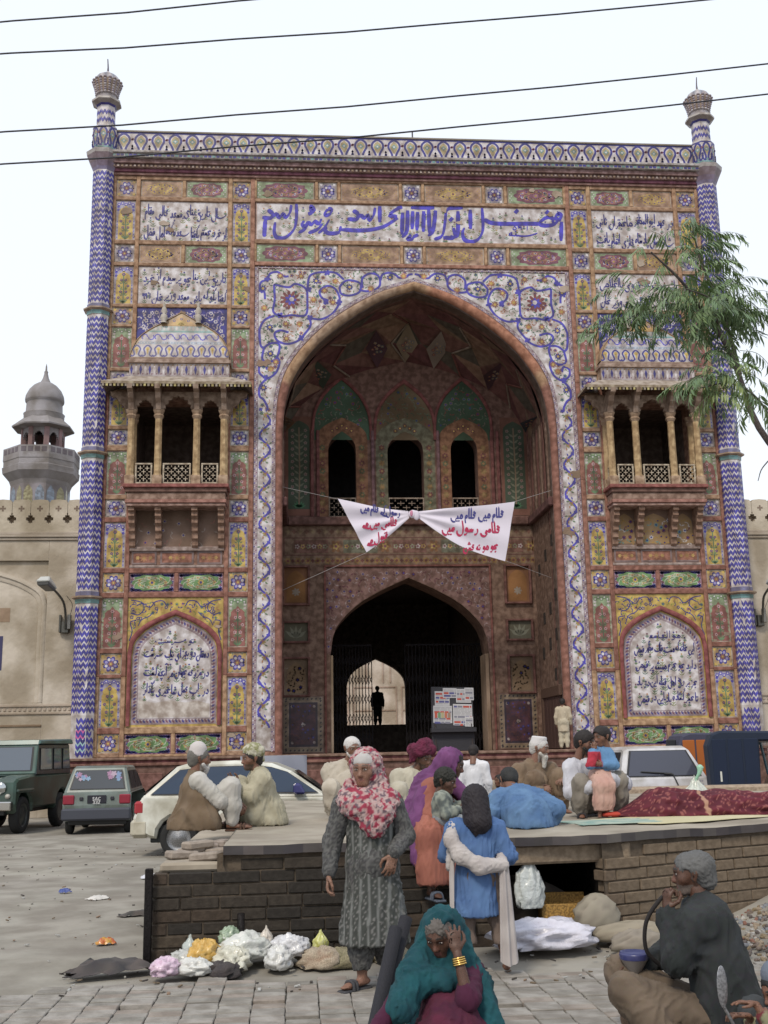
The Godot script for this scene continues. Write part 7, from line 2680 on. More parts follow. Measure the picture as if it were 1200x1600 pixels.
func white_car()->void:
	var t:=thing("white_hatchback","white car seen from behind with a wiper on its wide rear window","car",Vector3(3.12,0,8.2),PI/2+0.02)
	var g:=Color(0.62,0.62,0.66)
	var mb:=MB.new().ink(g)
	var low:=PackedVector2Array([Vector2(-1.85,0.4),Vector2(-1.88,0.7),Vector2(-1.82,0.98),Vector2(1.0,0.98),Vector2(1.9,0.8),Vector2(1.92,0.35),Vector2(1.6,0.26)])
	low.append_array(arch_cut(1.2,0.32,0.28))
	low.append_array(arch_cut(-1.25,0.32,0.28))
	low.append(Vector2(-1.7,0.28))
	low.reverse()
	rounded(mb,low,1.66,0.06)
	part("body",mb,M.paint,t)
	mb=MB.new().ink(g)
	rounded(mb,PackedVector2Array([Vector2(-1.82,0.96),Vector2(1.0,0.98),Vector2(0.4,1.46),Vector2(0.1,1.54),Vector2(-1.3,1.56),Vector2(-1.48,1.52)]),1.62,0.07,0.2,0.95,1.55)
	part("cabin",mb,M.paint,t)
	pane(t,[Vector3(-1.79,1.02,-0.7),Vector3(-1.79,1.02,0.7),Vector3(-1.52,1.48,0.54),Vector3(-1.52,1.48,-0.54)],"rear_window",Color(0.06,0.065,0.09))
	for s in [-1,1]:
		pane(t,[Vector3(-0.2 if s>0 else -1.5,1.02,s*0.807),Vector3(-1.5 if s>0 else -0.2,1.02,s*0.807),Vector3(-1.36 if s>0 else -0.22,1.46,s*0.645),Vector3(-0.22 if s>0 else -1.36,1.46,s*0.645)],"side_window")
		pane(t,[Vector3(0.8 if s>0 else -0.12,1.02,s*0.807),Vector3(-0.12 if s>0 else 0.8,1.02,s*0.807),Vector3(-0.12 if s>0 else 0.3,1.44,s*0.645),Vector3(0.3 if s>0 else -0.12,1.44,s*0.645)],"side_window")
		for x in [-1.25,1.2]:
			wheel(t,Vector3(x,0.28,s*0.72),0.28,0.16,s)
	blk(t,"tail_lamp_band",Vector3(-1.895,0.7,-0.78),Vector3(-1.84,0.82,0.78),Color(0.2,0.02,0.12),M.plastic,0.02)
	for z in [-0.4,0.4]:
		blk(t,"reversing_lamp",Vector3(-1.903,0.715,z - 0.08),Vector3(-1.88,0.805,z+0.08),Color(0.25,0.2,0.3),M.plastic,0.006)
	blk(t,"rear_bumper",Vector3(-1.95,0.32,-0.82),Vector3(-1.78,0.62,0.82),Color(0.5,0.5,0.52),M.paint,0.05)
	mb=MB.new().ink(Color(0.02,0.02,0.02))
	mb.tube(PackedVector3Array([Vector3(-1.89,0.86,0.22),Vector3(-1.81,1.06,0.16),Vector3(-1.805,1.07,-0.0)]),0.012,5)
	mb.tube(PackedVector3Array([Vector3(-1.8,1.07,0.14),Vector3(-1.765,1.11,-0.42)]),0.013,5)
	part("rear_wiper",mb,M.trim,t)
	var a:=Art.new()
	for k in 6:
		a.rect(-0.1+k*0.035,0.0,-0.075+k*0.035,0.03,Color(0.3,0.3,0.36))
	for k in 9:
		a.rect(-0.12+k*0.026,-0.045,-0.1+k*0.026,-0.03,Color(0.36,0.36,0.42))
	piece("badge",a.mb.mesh(M.paper),t,Transform3D(Basis(Vector3.UP,-PI/2),Vector3(-1.892,0.92,0.58)))
	blk(t,"floor_pan",Vector3(-1.7,0.24,-0.7),Vector3(1.7,0.5,0.7),Color(0.015,0.015,0.015),M.trim)
func jeep()->void:
	var t:=thing("green_jeep","dark green boxy jeep with chrome bumper at the left edge","car",Vector3(-9.82,0,4.2),-PI/2-0.14)
	var g:=Color(0.035,0.075,0.06)
	var d:=Color(0.03,0.04,0.05)
	var y:=0.38
	var low:=PackedVector2Array([Vector2(-1.75,0.55),Vector2(-1.75,1.18),Vector2(0.5,1.18),Vector2(0.55,1.2),Vector2(1.5,1.14),Vector2(1.66,1.06),Vector2(1.68,0.62)])
	low.append_array(arch_cut(1.12,0.44,y+0.05))
	low.append(Vector2(0.6,0.5))
	low.append(Vector2(-0.7,0.5))
	low.append_array(arch_cut(-1.16,0.42,y+0.05))
	low.reverse()
	var mb:=MB.new().ink(g)
	rounded(mb,low,1.62,0.05)
	part("body",mb,M.paint,t)
	mb=MB.new().ink(d)
	rounded(mb,PackedVector2Array([Vector2(-1.74,1.16),Vector2(0.5,1.18),Vector2(0.32,1.85),Vector2(-1.7,1.86)]),1.58,0.05,0.05,1.18,1.86)
	part("cabin",mb,M.paint,t)
	mb=MB.new().ink(Color(0.06,0.14,0.13))
	rounded(mb,PackedVector2Array([Vector2(-1.78,1.85),Vector2(0.4,1.84),Vector2(0.36,1.93),Vector2(-1.7,1.97)]),1.62,0.04)
	part("roof",mb,M.paint,t)
	mb=MB.new().ink(Color(0.05,0.12,0.1))
	mb.hull8([Vector3(0.44,1.2,-0.78),Vector3(0.53,1.2,-0.78),Vector3(0.53,1.2,0.78),Vector3(0.44,1.2,0.78),Vector3(0.29,1.85,-0.76),Vector3(0.36,1.85,-0.76),Vector3(0.36,1.85,0.76),Vector3(0.29,1.85,0.76)],0.02)
	part("windscreen_frame",mb,M.paint,t)
	pane(t,[Vector3(0.515,1.27,0.7),Vector3(0.515,1.27,-0.7),Vector3(0.375,1.79,-0.68),Vector3(0.375,1.79,0.68)],"windscreen",Color(0.12,0.14,0.17))
	for s in [-1,1]:
		for q in [[-0.45,0.28,0.25],[-1.05,-0.55,-0.55],[-1.62,-1.15,-1.15]]:
			var a:float=q[1] if s>0 else q[0]
			var b:float=q[0] if s>0 else q[1]
			pane(t,[Vector3(b if s>0 else q[0],1.28,s*0.787),Vector3(q[1],1.28,s*0.787),Vector3(q[1]-0.06,1.76,s*0.755),Vector3(q[0],1.76,s*0.755)] if s>0 else [Vector3(q[1],1.28,s*0.787),Vector3(q[0],1.28,s*0.787),Vector3(q[0],1.76,s*0.755),Vector3(q[1]-0.06,1.76,s*0.755)],"side_window",Color(0.1,0.11,0.12) if q[0]<-0.5 else Color(0.2,0.22,0.2))
		for x in [-1.16,1.12]:
			wheel(t,Vector3(x,y,s*0.7),0.38,0.2,s,Color(0.16,0.17,0.17))
		mb=MB.new().ink(Color(0.03,0.06,0.05))
		mb.box(Vector3(0.7,0.84,minf(s*0.6,s*0.86)),Vector3(1.62,0.92,maxf(s*0.6,s*0.86)),0.03)
		part("mudguard",mb,M.paint,t)
		mb=MB.new().ink(Color(0.5,0.52,0.52)).at(Transform3D(Basis(Vector3(0,0,1),-PI/2),Vector3(1.68,0.95,s*0.5)))
		mb.lathe([Vector2(0.12,-0.02),Vector2(0.125,0.02),Vector2(0.105,0.03),Vector2(0.09,0.045),Vector2(0.0,0.06)],20)
		part("headlamp",mb,M.chrome,t)
		mb=MB.new().ink(Color(0.4,0.38,0.34)).at(Transform3D(Basis(Vector3(0,0,1),-PI/2),Vector3(1.68,0.78,s*0.66)))
		mb.lathe([Vector2(0.05,-0.02),Vector2(0.05,0.03),Vector2(0.0,0.045)],14)
		part("side_lamp",mb,M.plastic,t)
	blk(t,"grille",Vector3(1.66,0.72,-0.36),Vector3(1.7,1.06,0.36),Color(0.02,0.025,0.025),M.trim)
	for k in 7:
		blk(t,"grille_bar",Vector3(1.695,0.74,-0.3+k*0.1-0.015),Vector3(1.72,1.04,-0.3+k*0.1+0.015),Color(0.05,0.09,0.08),M.paint,0.004)
	blk(t,"front_bumper",Vector3(1.72,0.5,-0.8),Vector3(1.86,0.68,0.8),Color(0.55,0.53,0.5),M.chrome,0.02)
	blk(t,"chassis",Vector3(-1.7,0.4,-0.6),Vector3(1.7,0.6,0.6),Color(0.02,0.02,0.02),M.trim)
	blk(t,"bonnet_ridge",Vector3(0.58,1.17,-0.3),Vector3(1.5,1.2,0.3),Color(0.045,0.09,0.07),M.paint,0.01)
func rickshaw(at:Vector3,turn:float,canvas:Color,panel_c:Color,label:String)->Node3D:
	var t:=thing("auto_rickshaw",label,"rickshaw",at,turn,"auto rickshaws parked at the right")
	var mb:=MB.new().ink(canvas)
	rounded(mb,V2("-1.25,0.5 -1.28,1.55 -1.2,1.74 -1.05,1.8 0.55,1.76 0.66,1.7 0.66,1.62 -0.42,1.62 -0.46,0.5"),1.26,0.04)
	part("canopy",mb,M.cloth,t)
	for k in 3:
		blk(t,"panel",Vector3(-1.2+k*0.26,0.62,0.625),Vector3(-0.97+k*0.26,1.66,0.64),panel_c,M.cloth,0.008)
		blk(t,"panel",Vector3(-1.2+k*0.26,0.62,-0.64),Vector3(-0.97+k*0.26,1.56,-0.625),panel_c,M.paint,0.008)
	mb=MB.new().ink(panel_c.lerp(Color(0.03,0.06,0.1),0.5))
	rounded(mb,V2("-1.25,0.3 -1.25,0.55 0.5,0.5 0.72,0.95 0.8,0.95 1.05,0.6 1.08,0.4 0.6,0.3"),1.22,0.05)
	part("body",mb,M.paint,t)
	for s in [-1,1]:
		mb=MB.new().ink(Color(0.1,0.2,0.25))
		mb.tube(PackedVector3Array([Vector3(0.75,0.92,s*0.58),Vector3(0.62,1.7,s*0.58)]),0.03,6)
		part("windscreen_post",mb,M.paint,t)
		wheel(t,Vector3(-0.85,0.22,s*0.5),0.22,0.1,s)
	mb=MB.new().ink(Color(0.08,0.2,0.25))
	mb.tube(PackedVector3Array([Vector3(0.64,1.62,-0.58),Vector3(0.64,1.62,0.58)]),0.04,6)
	part("windscreen_head",mb,M.paint,t)
	mb=MB.new().ink(Color(0.4,0.5,0.55))
	mb.quad(Vector3(0.76,0.95,0.56),Vector3(0.76,0.95,-0.56),Vector3(0.65,1.6,-0.56),Vector3(0.65,1.6,0.56))
	part("windscreen",mb,M.glass,t)
	wheel(t,Vector3(0.85,0.22,0),0.22,0.1,1)
	blk(t,"seat",Vector3(-0.45,0.5,-0.55),Vector3(-0.05,0.78,0.55),Color(0.25,0.04,0.08),M.cloth,0.04)
	blk(t,"driver_seat",Vector3(0.2,0.5,-0.3),Vector3(0.5,0.76,0.3),Color(0.04,0.04,0.05),M.cloth,0.04)
	return t
func rickshaws()->void:
	var t:=rickshaw(Vector3(4.98,0,10.9),-0.3,Color(0.012,0.02,0.04),Color(0.01,0.018,0.04),"dark blue auto rickshaw with a canvas canopy at the right edge")
	blk(t,"sticker",Vector3(-1.1,0.95,0.641),Vector3(-1.07,1.12,0.646),Color(0.55,0.55,0.5),M.paper,0.0)
	t=rickshaw(Vector3(5.3,0,8.1),-0.12,Color(0.05,0.05,0.08),Color(0.34,0.1,0.02),"orange panelled auto rickshaw behind the blue one")
	var m:=MB.new().ink(Color(0.01,0.01,0.012))
	m.box(Vector3(-1.5,1.48,0.5),Vector3(-1.3,1.68,0.55),0.02)
	m.tube(PackedVector3Array([Vector3(-1.42,1.5,0.52),Vector3(-1.3,1.2,0.5)]),0.015,5)
	part("mirror",m,M.trim,t)
	t=thing("covered_rickshaw","rickshaw under a grey canvas cover behind the estate car","rickshaw",Vector3(-3.95,0,5.0))
	var mb:=lump(Vector3(0.75,0.95,0.7),88,0.05,Color(0.15,0.16,0.2),Color(0.22,0.23,0.27),1.0)
	for k in mb.v.size():
		var v:=mb.v[k]
		mb.v[k]=Vector3(clampf(v.x*1.25,-0.72,0.72),clampf(v.y*1.3,-0.5,0.72)+0.78,clampf(v.z*1.25,-0.65,0.65))
	part("canvas_cover",mb,M.cloth,t)
	for s in [-1,1]:
		wheel(t,Vector3(-0.4,0.22,s*0.45),0.22,0.1,s)
	wheel(t,Vector3(0.5,0.22,0),0.22,0.1,1)
class Field:
	var lo:Vector3
	var h:float
	var nx:int
	var ny:int
	var nz:int
	var d:=PackedFloat32Array()
	func _init(a:Vector3,b:Vector3,cell:float)->void:
		h=cell
		lo=a - Vector3.ONE*h*3
		nx=int((b.x - a.x)/h)+8
		ny=int((b.y - a.y)/h)+8
		nz=int((b.z - a.z)/h)+8
		d.resize(nx*ny*nz)
		d.fill(9.0)
	func cap(a:Vector3,b:Vector3,ra:float,rb:float,k:=0.02,w:=Vector3.ZERO,s:=1.0,sub:=false)->void:
		var m:=maxf(ra,rb)+maxf(k,h*2.5)
		var p0:=(a.min(b)-Vector3.ONE*m - lo)/h
		var p1:=(a.max(b)+Vector3.ONE*m - lo)/h
		var x0:=maxi(int(p0.x),0)
		var x1:=mini(int(p1.x)+1,nx - 1)
		var y0:=maxi(int(p0.y),0)
		var y1:=mini(int(p1.y)+1,ny - 1)
		var z0:=maxi(int(p0.z),0)
		var z1:=mini(int(p1.z)+1,nz - 1)
		var sq:=w!=Vector3.ZERO
		var ab:=b - a
		if sq:
			ab+=w*ab.dot(w)*(s - 1.0)
		var inv:=1.0/maxf(ab.length_squared(),1e-9)
		var dr:=rb - ra
		var kk:=maxf(k,1e-4)
		var q4:=0.25/kk
		for z in range(z0,z1+1):
			for y in range(y0,y1+1):
				var i:=(z*ny+y)*nx+x0
				var p:=Vector3(lo.x+x0*h,lo.y+y*h,lo.z+z*h)-a
				for x in range(x0,x1+1):
					var v:=p
					if sq:
						v+=w*(p.dot(w)*(s - 1.0))
					var t:=clampf(v.dot(ab)*inv,0.0,1.0)
					var e:=(v - ab*t).length()-ra - dr*t
					var o:=d[i]
					if sub:
						if -e>o:
							d[i]=-e
					else:
						var g:=kk - absf(e - o)
						var r:=e if e<o else o
						if g>0.0:
							r-=g*g*q4
						if r<o:
							d[i]=r
					p.x+=h
					i+=1
	func cut(pt:Vector3,n:Vector3)->void:
		for z in nz:
			for y in ny:
				var i:=(z*ny+y)*nx
				var e:=(lo+Vector3(0,y,z)*h - pt).dot(n)
				for x in nx:
					var o:=d[i]
					if o<1.0 and e>o:
						d[i]=e
					e+=h*n.x
					i+=1
	func mesh(mb:MB,tone:Callable,fold:=0.0,freq:=Vector3(9,3,9),sd:=1)->void:
		var id:={}
		var pv:=PackedVector3Array()
		var cells:=PackedInt32Array()
		var sx:=1
		var sy:=nx
		var sz:=nx*ny
		var off:=[0,1,sy,sy+1,sz,sz+1,sz+sy,sz+sy+1]
		var ed:=[[0,1],[2,3],[4,5],[6,7],[0,2],[1,3],[4,6],[5,7],[0,4],[1,5],[2,6],[3,7]]
		var far:=h*2.0
		for z in nz - 1:
			for y in ny - 1:
				var i:=z*sz+y*sy
				for x in nx - 1:
					var f:=d[i]
					if f<far and f>-far:
						var a1:=d[i+1]
						var a2:=d[i+sy]
						var a3:=d[i+sy+1]
						var a4:=d[i+sz]
						var a5:=d[i+sz+1]
						var a6:=d[i+sz+sy]
						var a7:=d[i+sz+sy+1]
						var c:=int(f<0)+int(a1<0)+int(a2<0)+int(a3<0)+int(a4<0)+int(a5<0)+int(a6<0)+int(a7<0)
						if c>0 and c<8:
							var q:=[f,a1,a2,a3,a4,a5,a6,a7]
							var sum:=Vector3.ZERO
							var n:=0
							for e in ed:
								var u:float=q[e[0]]
								var v:float=q[e[1]]
								if (u<0)!=(v<0):
									var t:=u/(u - v)
									var m:int=e[0]
									var p:=Vector3(m & 1,(m>>1) & 1,(m>>2) & 1)
									m=e[1]
									sum+=p.lerp(Vector3(m & 1,(m>>1) & 1,(m>>2) & 1),t)
									n+=1
							id[i]=pv.size()
							pv.append(lo+(Vector3(x,y,z)+sum/n)*h)
							cells.append(i)
					i+=1
		var tri:=PackedInt32Array()
		for c in cells.size():
			var i:=cells[c]
			var s0:=d[i]<0
			for ax in 3:
				var st:int=[sx,sy,sz][ax]
				var u:int=[sy,sz,sx][ax]
				var v:int=[sz,sx,sy][ax]
				if (d[i+st]<0)!=s0 and id.has(i - u) and id.has(i - v) and id.has(i - u - v):
					var a:int=id[i]
					var b:int=id[i - u]
					var e:int=id[i - u - v]
					var f:int=id[i - v]
					if s0:
						tri.append_array([a,e,b,a,f,e])
					else:
						tri.append_array([a,b,e,a,e,f])
		var nm:=normals(pv,tri)
		if fold>0.0:
			var nz_:=FastNoiseLite.new()
			nz_.seed=sd
			nz_.frequency=1.0
			nz_.fractal_octaves=1
			var fq:=freq*Vector3(0.7,0.4,0.7)
			for k in pv.size():
				var q:=pv[k]*fq
				var u:=nz_.get_noise_3dv(q*0.45+Vector3(5,1,3))
				var r:=nz_.get_noise_3d(q.x+u*1.3,q.y+q.x*0.25,q.z+u*1.3)
				var r2:=nz_.get_noise_3d(q.x*2.6+u*2.0,q.y*2.2-q.x*0.8,q.z*2.6+9.0)
				pv[k]+=nm[k]*fold*(0.85*maxf(0.55-2.2*absf(r),-0.4)+0.36*maxf(0.5-2.4*absf(r2),-0.4))
			nm=normals(pv,tri)
		var base:=mb.v.size()
		for k in pv.size():
			mb.v.append(mb.xf*pv[k])
			mb.n.append((mb.xf.basis*nm[k]).normalized())
			mb.c.append(tone.call(pv[k],nm[k]))
		for k in tri:
			mb.ix.append(base+k)
	func normals(pv:PackedVector3Array,tri:PackedInt32Array)->PackedVector3Array:
		var nm:=PackedVector3Array()
		nm.resize(pv.size())
		for k in range(0,tri.size(),3):
			var a:=tri[k]
			var b:=tri[k+1]
			var e:=tri[k+2]
			var q:=(pv[e]-pv[a]).cross(pv[b]-pv[a])
			nm[a]+=q
			nm[b]+=q
			nm[e]+=q
		for k in nm.size():
			nm[k]=nm[k].normalized()
		return nm
func look(f:Vector3,up:Vector3)->Basis:
	var z:=f.normalized()
	var x:=up.cross(z).normalized()
	return Basis(x,z.cross(x),z)
func flat_tone(c:Color)->Callable:
	return func(_p,_n):return c
func head(mb:MB,t:Node3D,at:Transform3D,o:Dictionary)->void:
	var near:bool=o.get("near",false)
	var f:=Field.new(Vector3(-0.11,-0.19,-0.13),Vector3(0.11,0.13,0.13),0.0062 if near else 0.009)
	var X:=Vector3.RIGHT
	f.cap(Vector3(0,0.035,-0.03),Vector3(0,0.035,0.018),0.079,0.074,0.02,X,1.06)
	f.cap(Vector3(0,-0.005,0.03),Vector3(0,-0.065,0.045),0.058,0.04,0.04)
	f.cap(Vector3(-0.02,-0.088,0.058),Vector3(0.02,-0.088,0.058),0.02,0.02,0.03)
	f.cap(Vector3(0,-0.05,-0.025),Vector3(0,-0.2,-0.05),0.052,0.056,0.03)
	f.cap(Vector3(0,0.012,0.086),Vector3(0,-0.026,0.106),0.008,0.0125,0.016)
	f.cap(Vector3(0,-0.03,0.096),Vector3(0,-0.032,0.085),0.014,0.012,0.01,X,0.75)
	f.cap(Vector3(0,-0.054,0.083),Vector3(0,-0.066,0.082),0.009,0.009,0.008,X,0.5)
	for s in [-1,1]:
		f.cap(Vector3(s*0.046,-0.02,0.055),Vector3(s*0.036,-0.04,0.062),0.024,0.018,0.03)
		f.cap(Vector3(s*0.014,0.032,0.088),Vector3(s*0.048,0.03,0.07),0.01,0.009,0.018)
		f.cap(Vector3(s*0.03,0.012,0.1),Vector3(s*0.038,0.012,0.098),0.016,0.0155,0.01,Vector3.ZERO,1.0,true)
		f.cap(Vector3(s*0.033,0.012,0.074),Vector3(s*0.033,0.012,0.074),0.0128,0.0128,0.006)
		f.cap(Vector3(s*0.079,-0.022,-0.01),Vector3(s*0.085,0.016,-0.016),0.012,0.02,0.006,Vector3(s,0,0.5).normalized(),2.2)
	f.cap(Vector3(-0.02,-0.06,0.0925),Vector3(0.02,-0.06,0.0925),0.0028,0.0028,0.001,Vector3.ZERO,1.0,true)
	var skin:Color=o.skin
	var brow:Color=o.get("brow",Color(0.03,0.025,0.02))
	var bd:Color=o.get("stubble",skin)
	var lip:=skin.lerp(Color(0.28,0.1,0.09),0.55)
	var tone:=func(p:Vector3,_n):
		if p.z>0.06 and absf(p.y+0.06)<0.013 and absf(p.x)<0.024:
			return lip
		if p.z>0.06 and absf(absf(p.x)-0.033)<0.022 and absf(p.y - 0.036-0.004*sin(absf(p.x)*60))<0.006:
			return brow
		if absf(absf(p.x)-0.033)<0.02 and absf(p.y - 0.012)<0.013 and p.z>0.06:
			return skin*0.6
		if p.z>0.045 and absf(p.x)<0.02 and p.y<0.0 and p.y>-0.04:
			return skin.lerp(Color(0.35,0.15,0.11),0.18)
		if p.y<-0.05 and p.z>0.0:
			return skin.lerp(bd,0.75)
		return skin
	var keep:=mb.xf
	mb.at(at)
	f.mesh(mb,tone)
	mb.at(keep)
	if near or o.get("eyes",true):
		for s in [-1,1]:
			var e:=MB.new().ink(Color(0.33,0.29,0.27)).at(at)
			var c:=Vector3(s*0.033,0.011,0.0765)
			e.ball(c+Vector3(0,0,0.002),Vector3(0.0145,0.0072,0.0125),10,6)
			e.ink(Color(0.015,0.01,0.008))
			e.ball(c+Vector3(0,0,0.0105),Vector3(0.0062,0.0064,0.0045),8,5)
			part("eye",e,M.plastic,t)
var hand_memo:={}
func hand(curl:float,spread:float,near:bool)->MB:
	var key:="%.2f %.2f %s" % [curl,spread,near]
	if hand_memo.has(key):
		return hand_memo[key]
	var f:=Field.new(Vector3(-0.07,-0.03,-0.03),Vector3(0.08,0.2,0.11),0.0045 if near else 0.006)
	var Z:=Vector3(0,0,1)
	f.cap(Vector3(0,-0.02,0),Vector3(0,0.02,0),0.026,0.028,0.01,Z,1.35)
	f.cap(Vector3(-0.004,0.03,0),Vector3(0,0.075,0),0.036,0.041,0.02,Z,2.6)
	for i in 4:
		var x:=-0.03+i*0.02
		var l:float=[0.058,0.073,0.08,0.07][i]
		var p:=Vector3(x,0.082-0.004*absf(i - 1.7),0)
		var a:=curl*0.35
		for sgm in 3:
			var q=p+Vector3(spread*(i - 1.5)*0.18,cos(a),sin(a)).normalized()*l*[0.46,0.31,0.25][sgm]
			f.cap(p,q,0.0092-sgm*0.0006,0.0087-sgm*0.0008,0.004)
			p=q
			a+=curl*[0.95,0.75,0.5][sgm]
	var th:=Vector3(0.026,0.02,0.004)
	var t2:=th+Vector3(0.032,0.028,0.012+0.012*curl)
	var t3:=t2+Vector3(0.012-0.014*curl,0.03,0.006+0.012*curl)
	f.cap(th,t2,0.015,0.0115,0.012)
	f.cap(t2,t3,0.0112,0.0095,0.004)
	f.cap(t3,t3+Vector3(-0.002-0.01*curl,0.022,0.004),0.0095,0.008,0.004)
	var mb:=MB.new()
	f.mesh(mb,flat_tone(Color.WHITE))
	hand_memo[key]=mb
	return mb
func add_hand(mb:MB,wrist:Vector3,tip:Vector3,palm:Vector3,thumb_sign:int,sc:float,c:Color,curl:float,spread:float,near:bool)->void:
	var y:=tip.normalized()
	var z:=(palm - y*palm.dot(y)).normalized()
	var x:=y.cross(z)
	var h:=hand(curl,spread,near)
	var b:=mb.v.size()
	mb.add(h,Transform3D(Basis(x*sc*thumb_sign,y*sc,z*sc),wrist+y*0.012*sc))
	if thumb_sign<0:
		for k in range(mb.ix.size()-h.ix.size(),mb.ix.size(),3):
			var q:=mb.ix[k]
			mb.ix[k]=mb.ix[k+1]
			mb.ix[k+1]=q
	for k in range(b,mb.v.size()):
		mb.c[k]=c
func human(t:Node3D,o:Dictionary)->Transform3D:
	var s:float=o.get("s",1.0)
	var near:bool=o.get("near",false)
	var skin:Color=o.skin
	var pel:Vector3=o.pel
	var neck:Vector3=o.neck
	var cf:Vector3=(o.cf as Vector3).normalized()
	var lo:=pel
	var hi:=pel
	var pts:=[pel,neck,o.head]
	for l in o.arms:
		pts.append_array([l[0],l[1],l[2]])
	for l in o.legs:
		pts.append_array([l[0],l[1],l[2],l[2]+l[3]*0.2*s])
	for p in pts:
		lo=lo.min(p)
		hi=hi.max(p)
	var f:=Field.new(lo - Vector3.ONE*0.17,hi+Vector3.ONE*0.17,0.016 if near else 0.022)
	var mid:=pel.lerp(neck,0.55)
	f.cap(pel,mid,0.13*s,0.115*s,0.05,cf,1.35)
	f.cap(mid,neck - (neck - pel).normalized()*0.09*s,0.125*s,0.12*s,0.05,cf,1.4)
	f.cap(neck - (neck - pel).normalized()*0.06*s,neck.lerp(o.head,0.5),0.06*s,0.05*s,0.04)
	for l in o.arms:
		f.cap(neck.lerp(l[0],0.4)-(neck - pel).normalized()*0.03,l[0],0.06*s,0.055*s,0.04)
		f.cap(l[0],l[1],0.052*s,0.041*s,0.03)
		f.cap(l[1],l[2],0.042*s,0.027*s,0.02)
	for l in o.legs:
		f.cap(l[0],l[1],0.085*s,0.055*s,0.04)
		f.cap(l[1],(l[1] as Vector3).lerp(l[2],0.35),0.055*s,0.055*s,0.03)
		f.cap((l[1] as Vector3).lerp(l[2],0.35),l[2],0.055*s,0.036*s,0.03)
		var toe:Vector3=(l[3] as Vector3).normalized()
		var dn:Vector3=l[4] if l.size()>4 else Vector3.DOWN
		f.cap(l[2]+dn*0.045*s - toe*0.035*s,l[2]+dn*0.055*s+toe*0.13*s,0.034*s,0.03*s,0.03,dn,1.35)
		f.cap(l[2]+dn*0.058*s+toe*0.13*s,l[2]+dn*0.062*s+toe*0.18*s,0.034*s,0.024*s,0.02,dn,1.9)
	var mb:=MB.new()
	f.mesh(mb,flat_tone(skin))
	for i in o.arms.size():
		var l:Array=o.arms[i]
		if l.size()>3:
			add_hand(mb,l[2],l[3],l[4],l[5],s*1.0,skin*0.95,l[6],l[7] if l.size()>7 else 0.5,near)
	var up:Vector3=o.get("up",Vector3.UP)
	var hs:float=o.get("hs",0.55+0.45*s)
	var ht:=Transform3D(look(o.hf,up).scaled(Vector3.ONE*hs),o.head)
	head(mb,t,ht,o)
	part("body",mb,M.skin,t)
	return ht
func garment(t:Node3D,called:String,tone,prims:Array,o:={})->MeshInstance3D:
	var lo:=prims[0][0] as Vector3
	var hi:=lo
	for p in prims:
		var r:=maxf(p[2],p[3])+0.03
		lo=lo.min((p[0] as Vector3).min(p[1])-Vector3.ONE*r)
		hi=hi.max((p[0] as Vector3).max(p[1])+Vector3.ONE*r)
	var f:=Field.new(lo,hi,o.get("h",0.018))
	for p in prims:
		f.cap(p[0],p[1],p[2],p[3],p[4] if p.size()>4 else 0.04,p[5] if p.size()>5 else Vector3.ZERO,p[6] if p.size()>6 else 1.0)
	for p in o.get("holes",[]):
		f.cap(p[0],p[1],p[2],p[3],0.01,p[5] if p.size()>5 else Vector3.ZERO,p[6] if p.size()>6 else 1.0,true)
	for c in o.get("cuts",[]):
		f.cut(c[0],(c[1] as Vector3).normalized())
	var mb:=MB.new()
	mb.at(o.get("xf",Transform3D()))
	f.mesh(mb,tone if tone is Callable else flat_tone(tone),o.get("fold",0.012),o.get("freq",Vector3(14,5,14)),o.get("sd",called.hash() % 97))
	return part(called,mb,o.get("mat",M.cloth),t)
func hair(t:Node3D,ht:Transform3D,c:Color,prims:=[],holes:=[],called:="hair",fold:=0.005,m:Material=null)->MeshInstance3D:
	var p:=[[Vector3(0,0.038,-0.034),Vector3(0,0.042,0.012),0.09,0.083,0.02],[Vector3(0,-0.02,-0.06),Vector3(0,0.0,-0.05),0.06,0.07,0.02]]
	var hl:=[[Vector3(0,-0.03,0.1),Vector3(0,-0.12,0.1),0.085,0.09],[Vector3(0,0.01,0.12),Vector3(0,0.01,0.12),0.068,0.068]]
	p.append_array(prims)
	hl.append_array(holes)
	return garment(t,called,c,p,{"h":0.009,"holes":hl,"xf":ht,"fold":fold,"freq":Vector3(60,30,60),"mat":m if m else M.hair})
func beard(t:Node3D,ht:Transform3D,c:Color,l:=0.05)->void:
	garment(t,"beard",c,[[Vector3(-0.055,-0.05,0.03),Vector3(0,-0.085,0.066),0.022,0.032,0.02],[Vector3(0.055,-0.05,0.03),Vector3(0,-0.085,0.066),0.022,0.032,0.02],[Vector3(0,-0.09,0.064),Vector3(0,-0.1-l,0.066),0.036,0.02,0.02],[Vector3(-0.022,-0.044,0.088),Vector3(0.022,-0.044,0.088),0.008,0.008,0.006]],
		{"h":0.008,"xf":ht,"fold":0.006,"freq":Vector3(70,20,70),"mat":M.hair,"holes":[[Vector3(-0.016,-0.06,0.1),Vector3(0.016,-0.06,0.1),0.011,0.011]]})
func skullcap(t:Node3D,ht:Transform3D,c:Color,tall:=0.03)->void:
	garment(t,"prayer_cap",c,[[Vector3(0,0.055,-0.02),Vector3(0,0.065+tall,-0.014),0.092,0.088,0.01]],{"h":0.008,"xf":ht,"fold":0.002,"freq":Vector3(40,80,40),"cuts":[[Vector3(0,0.05,0.05),Vector3(0,-1,0.25)],[Vector3(0,0.095+tall,0),Vector3(0,1,0)]] if tall>0.035 else [[Vector3(0,0.05,0.05),Vector3(0,-1,0.25)]]})
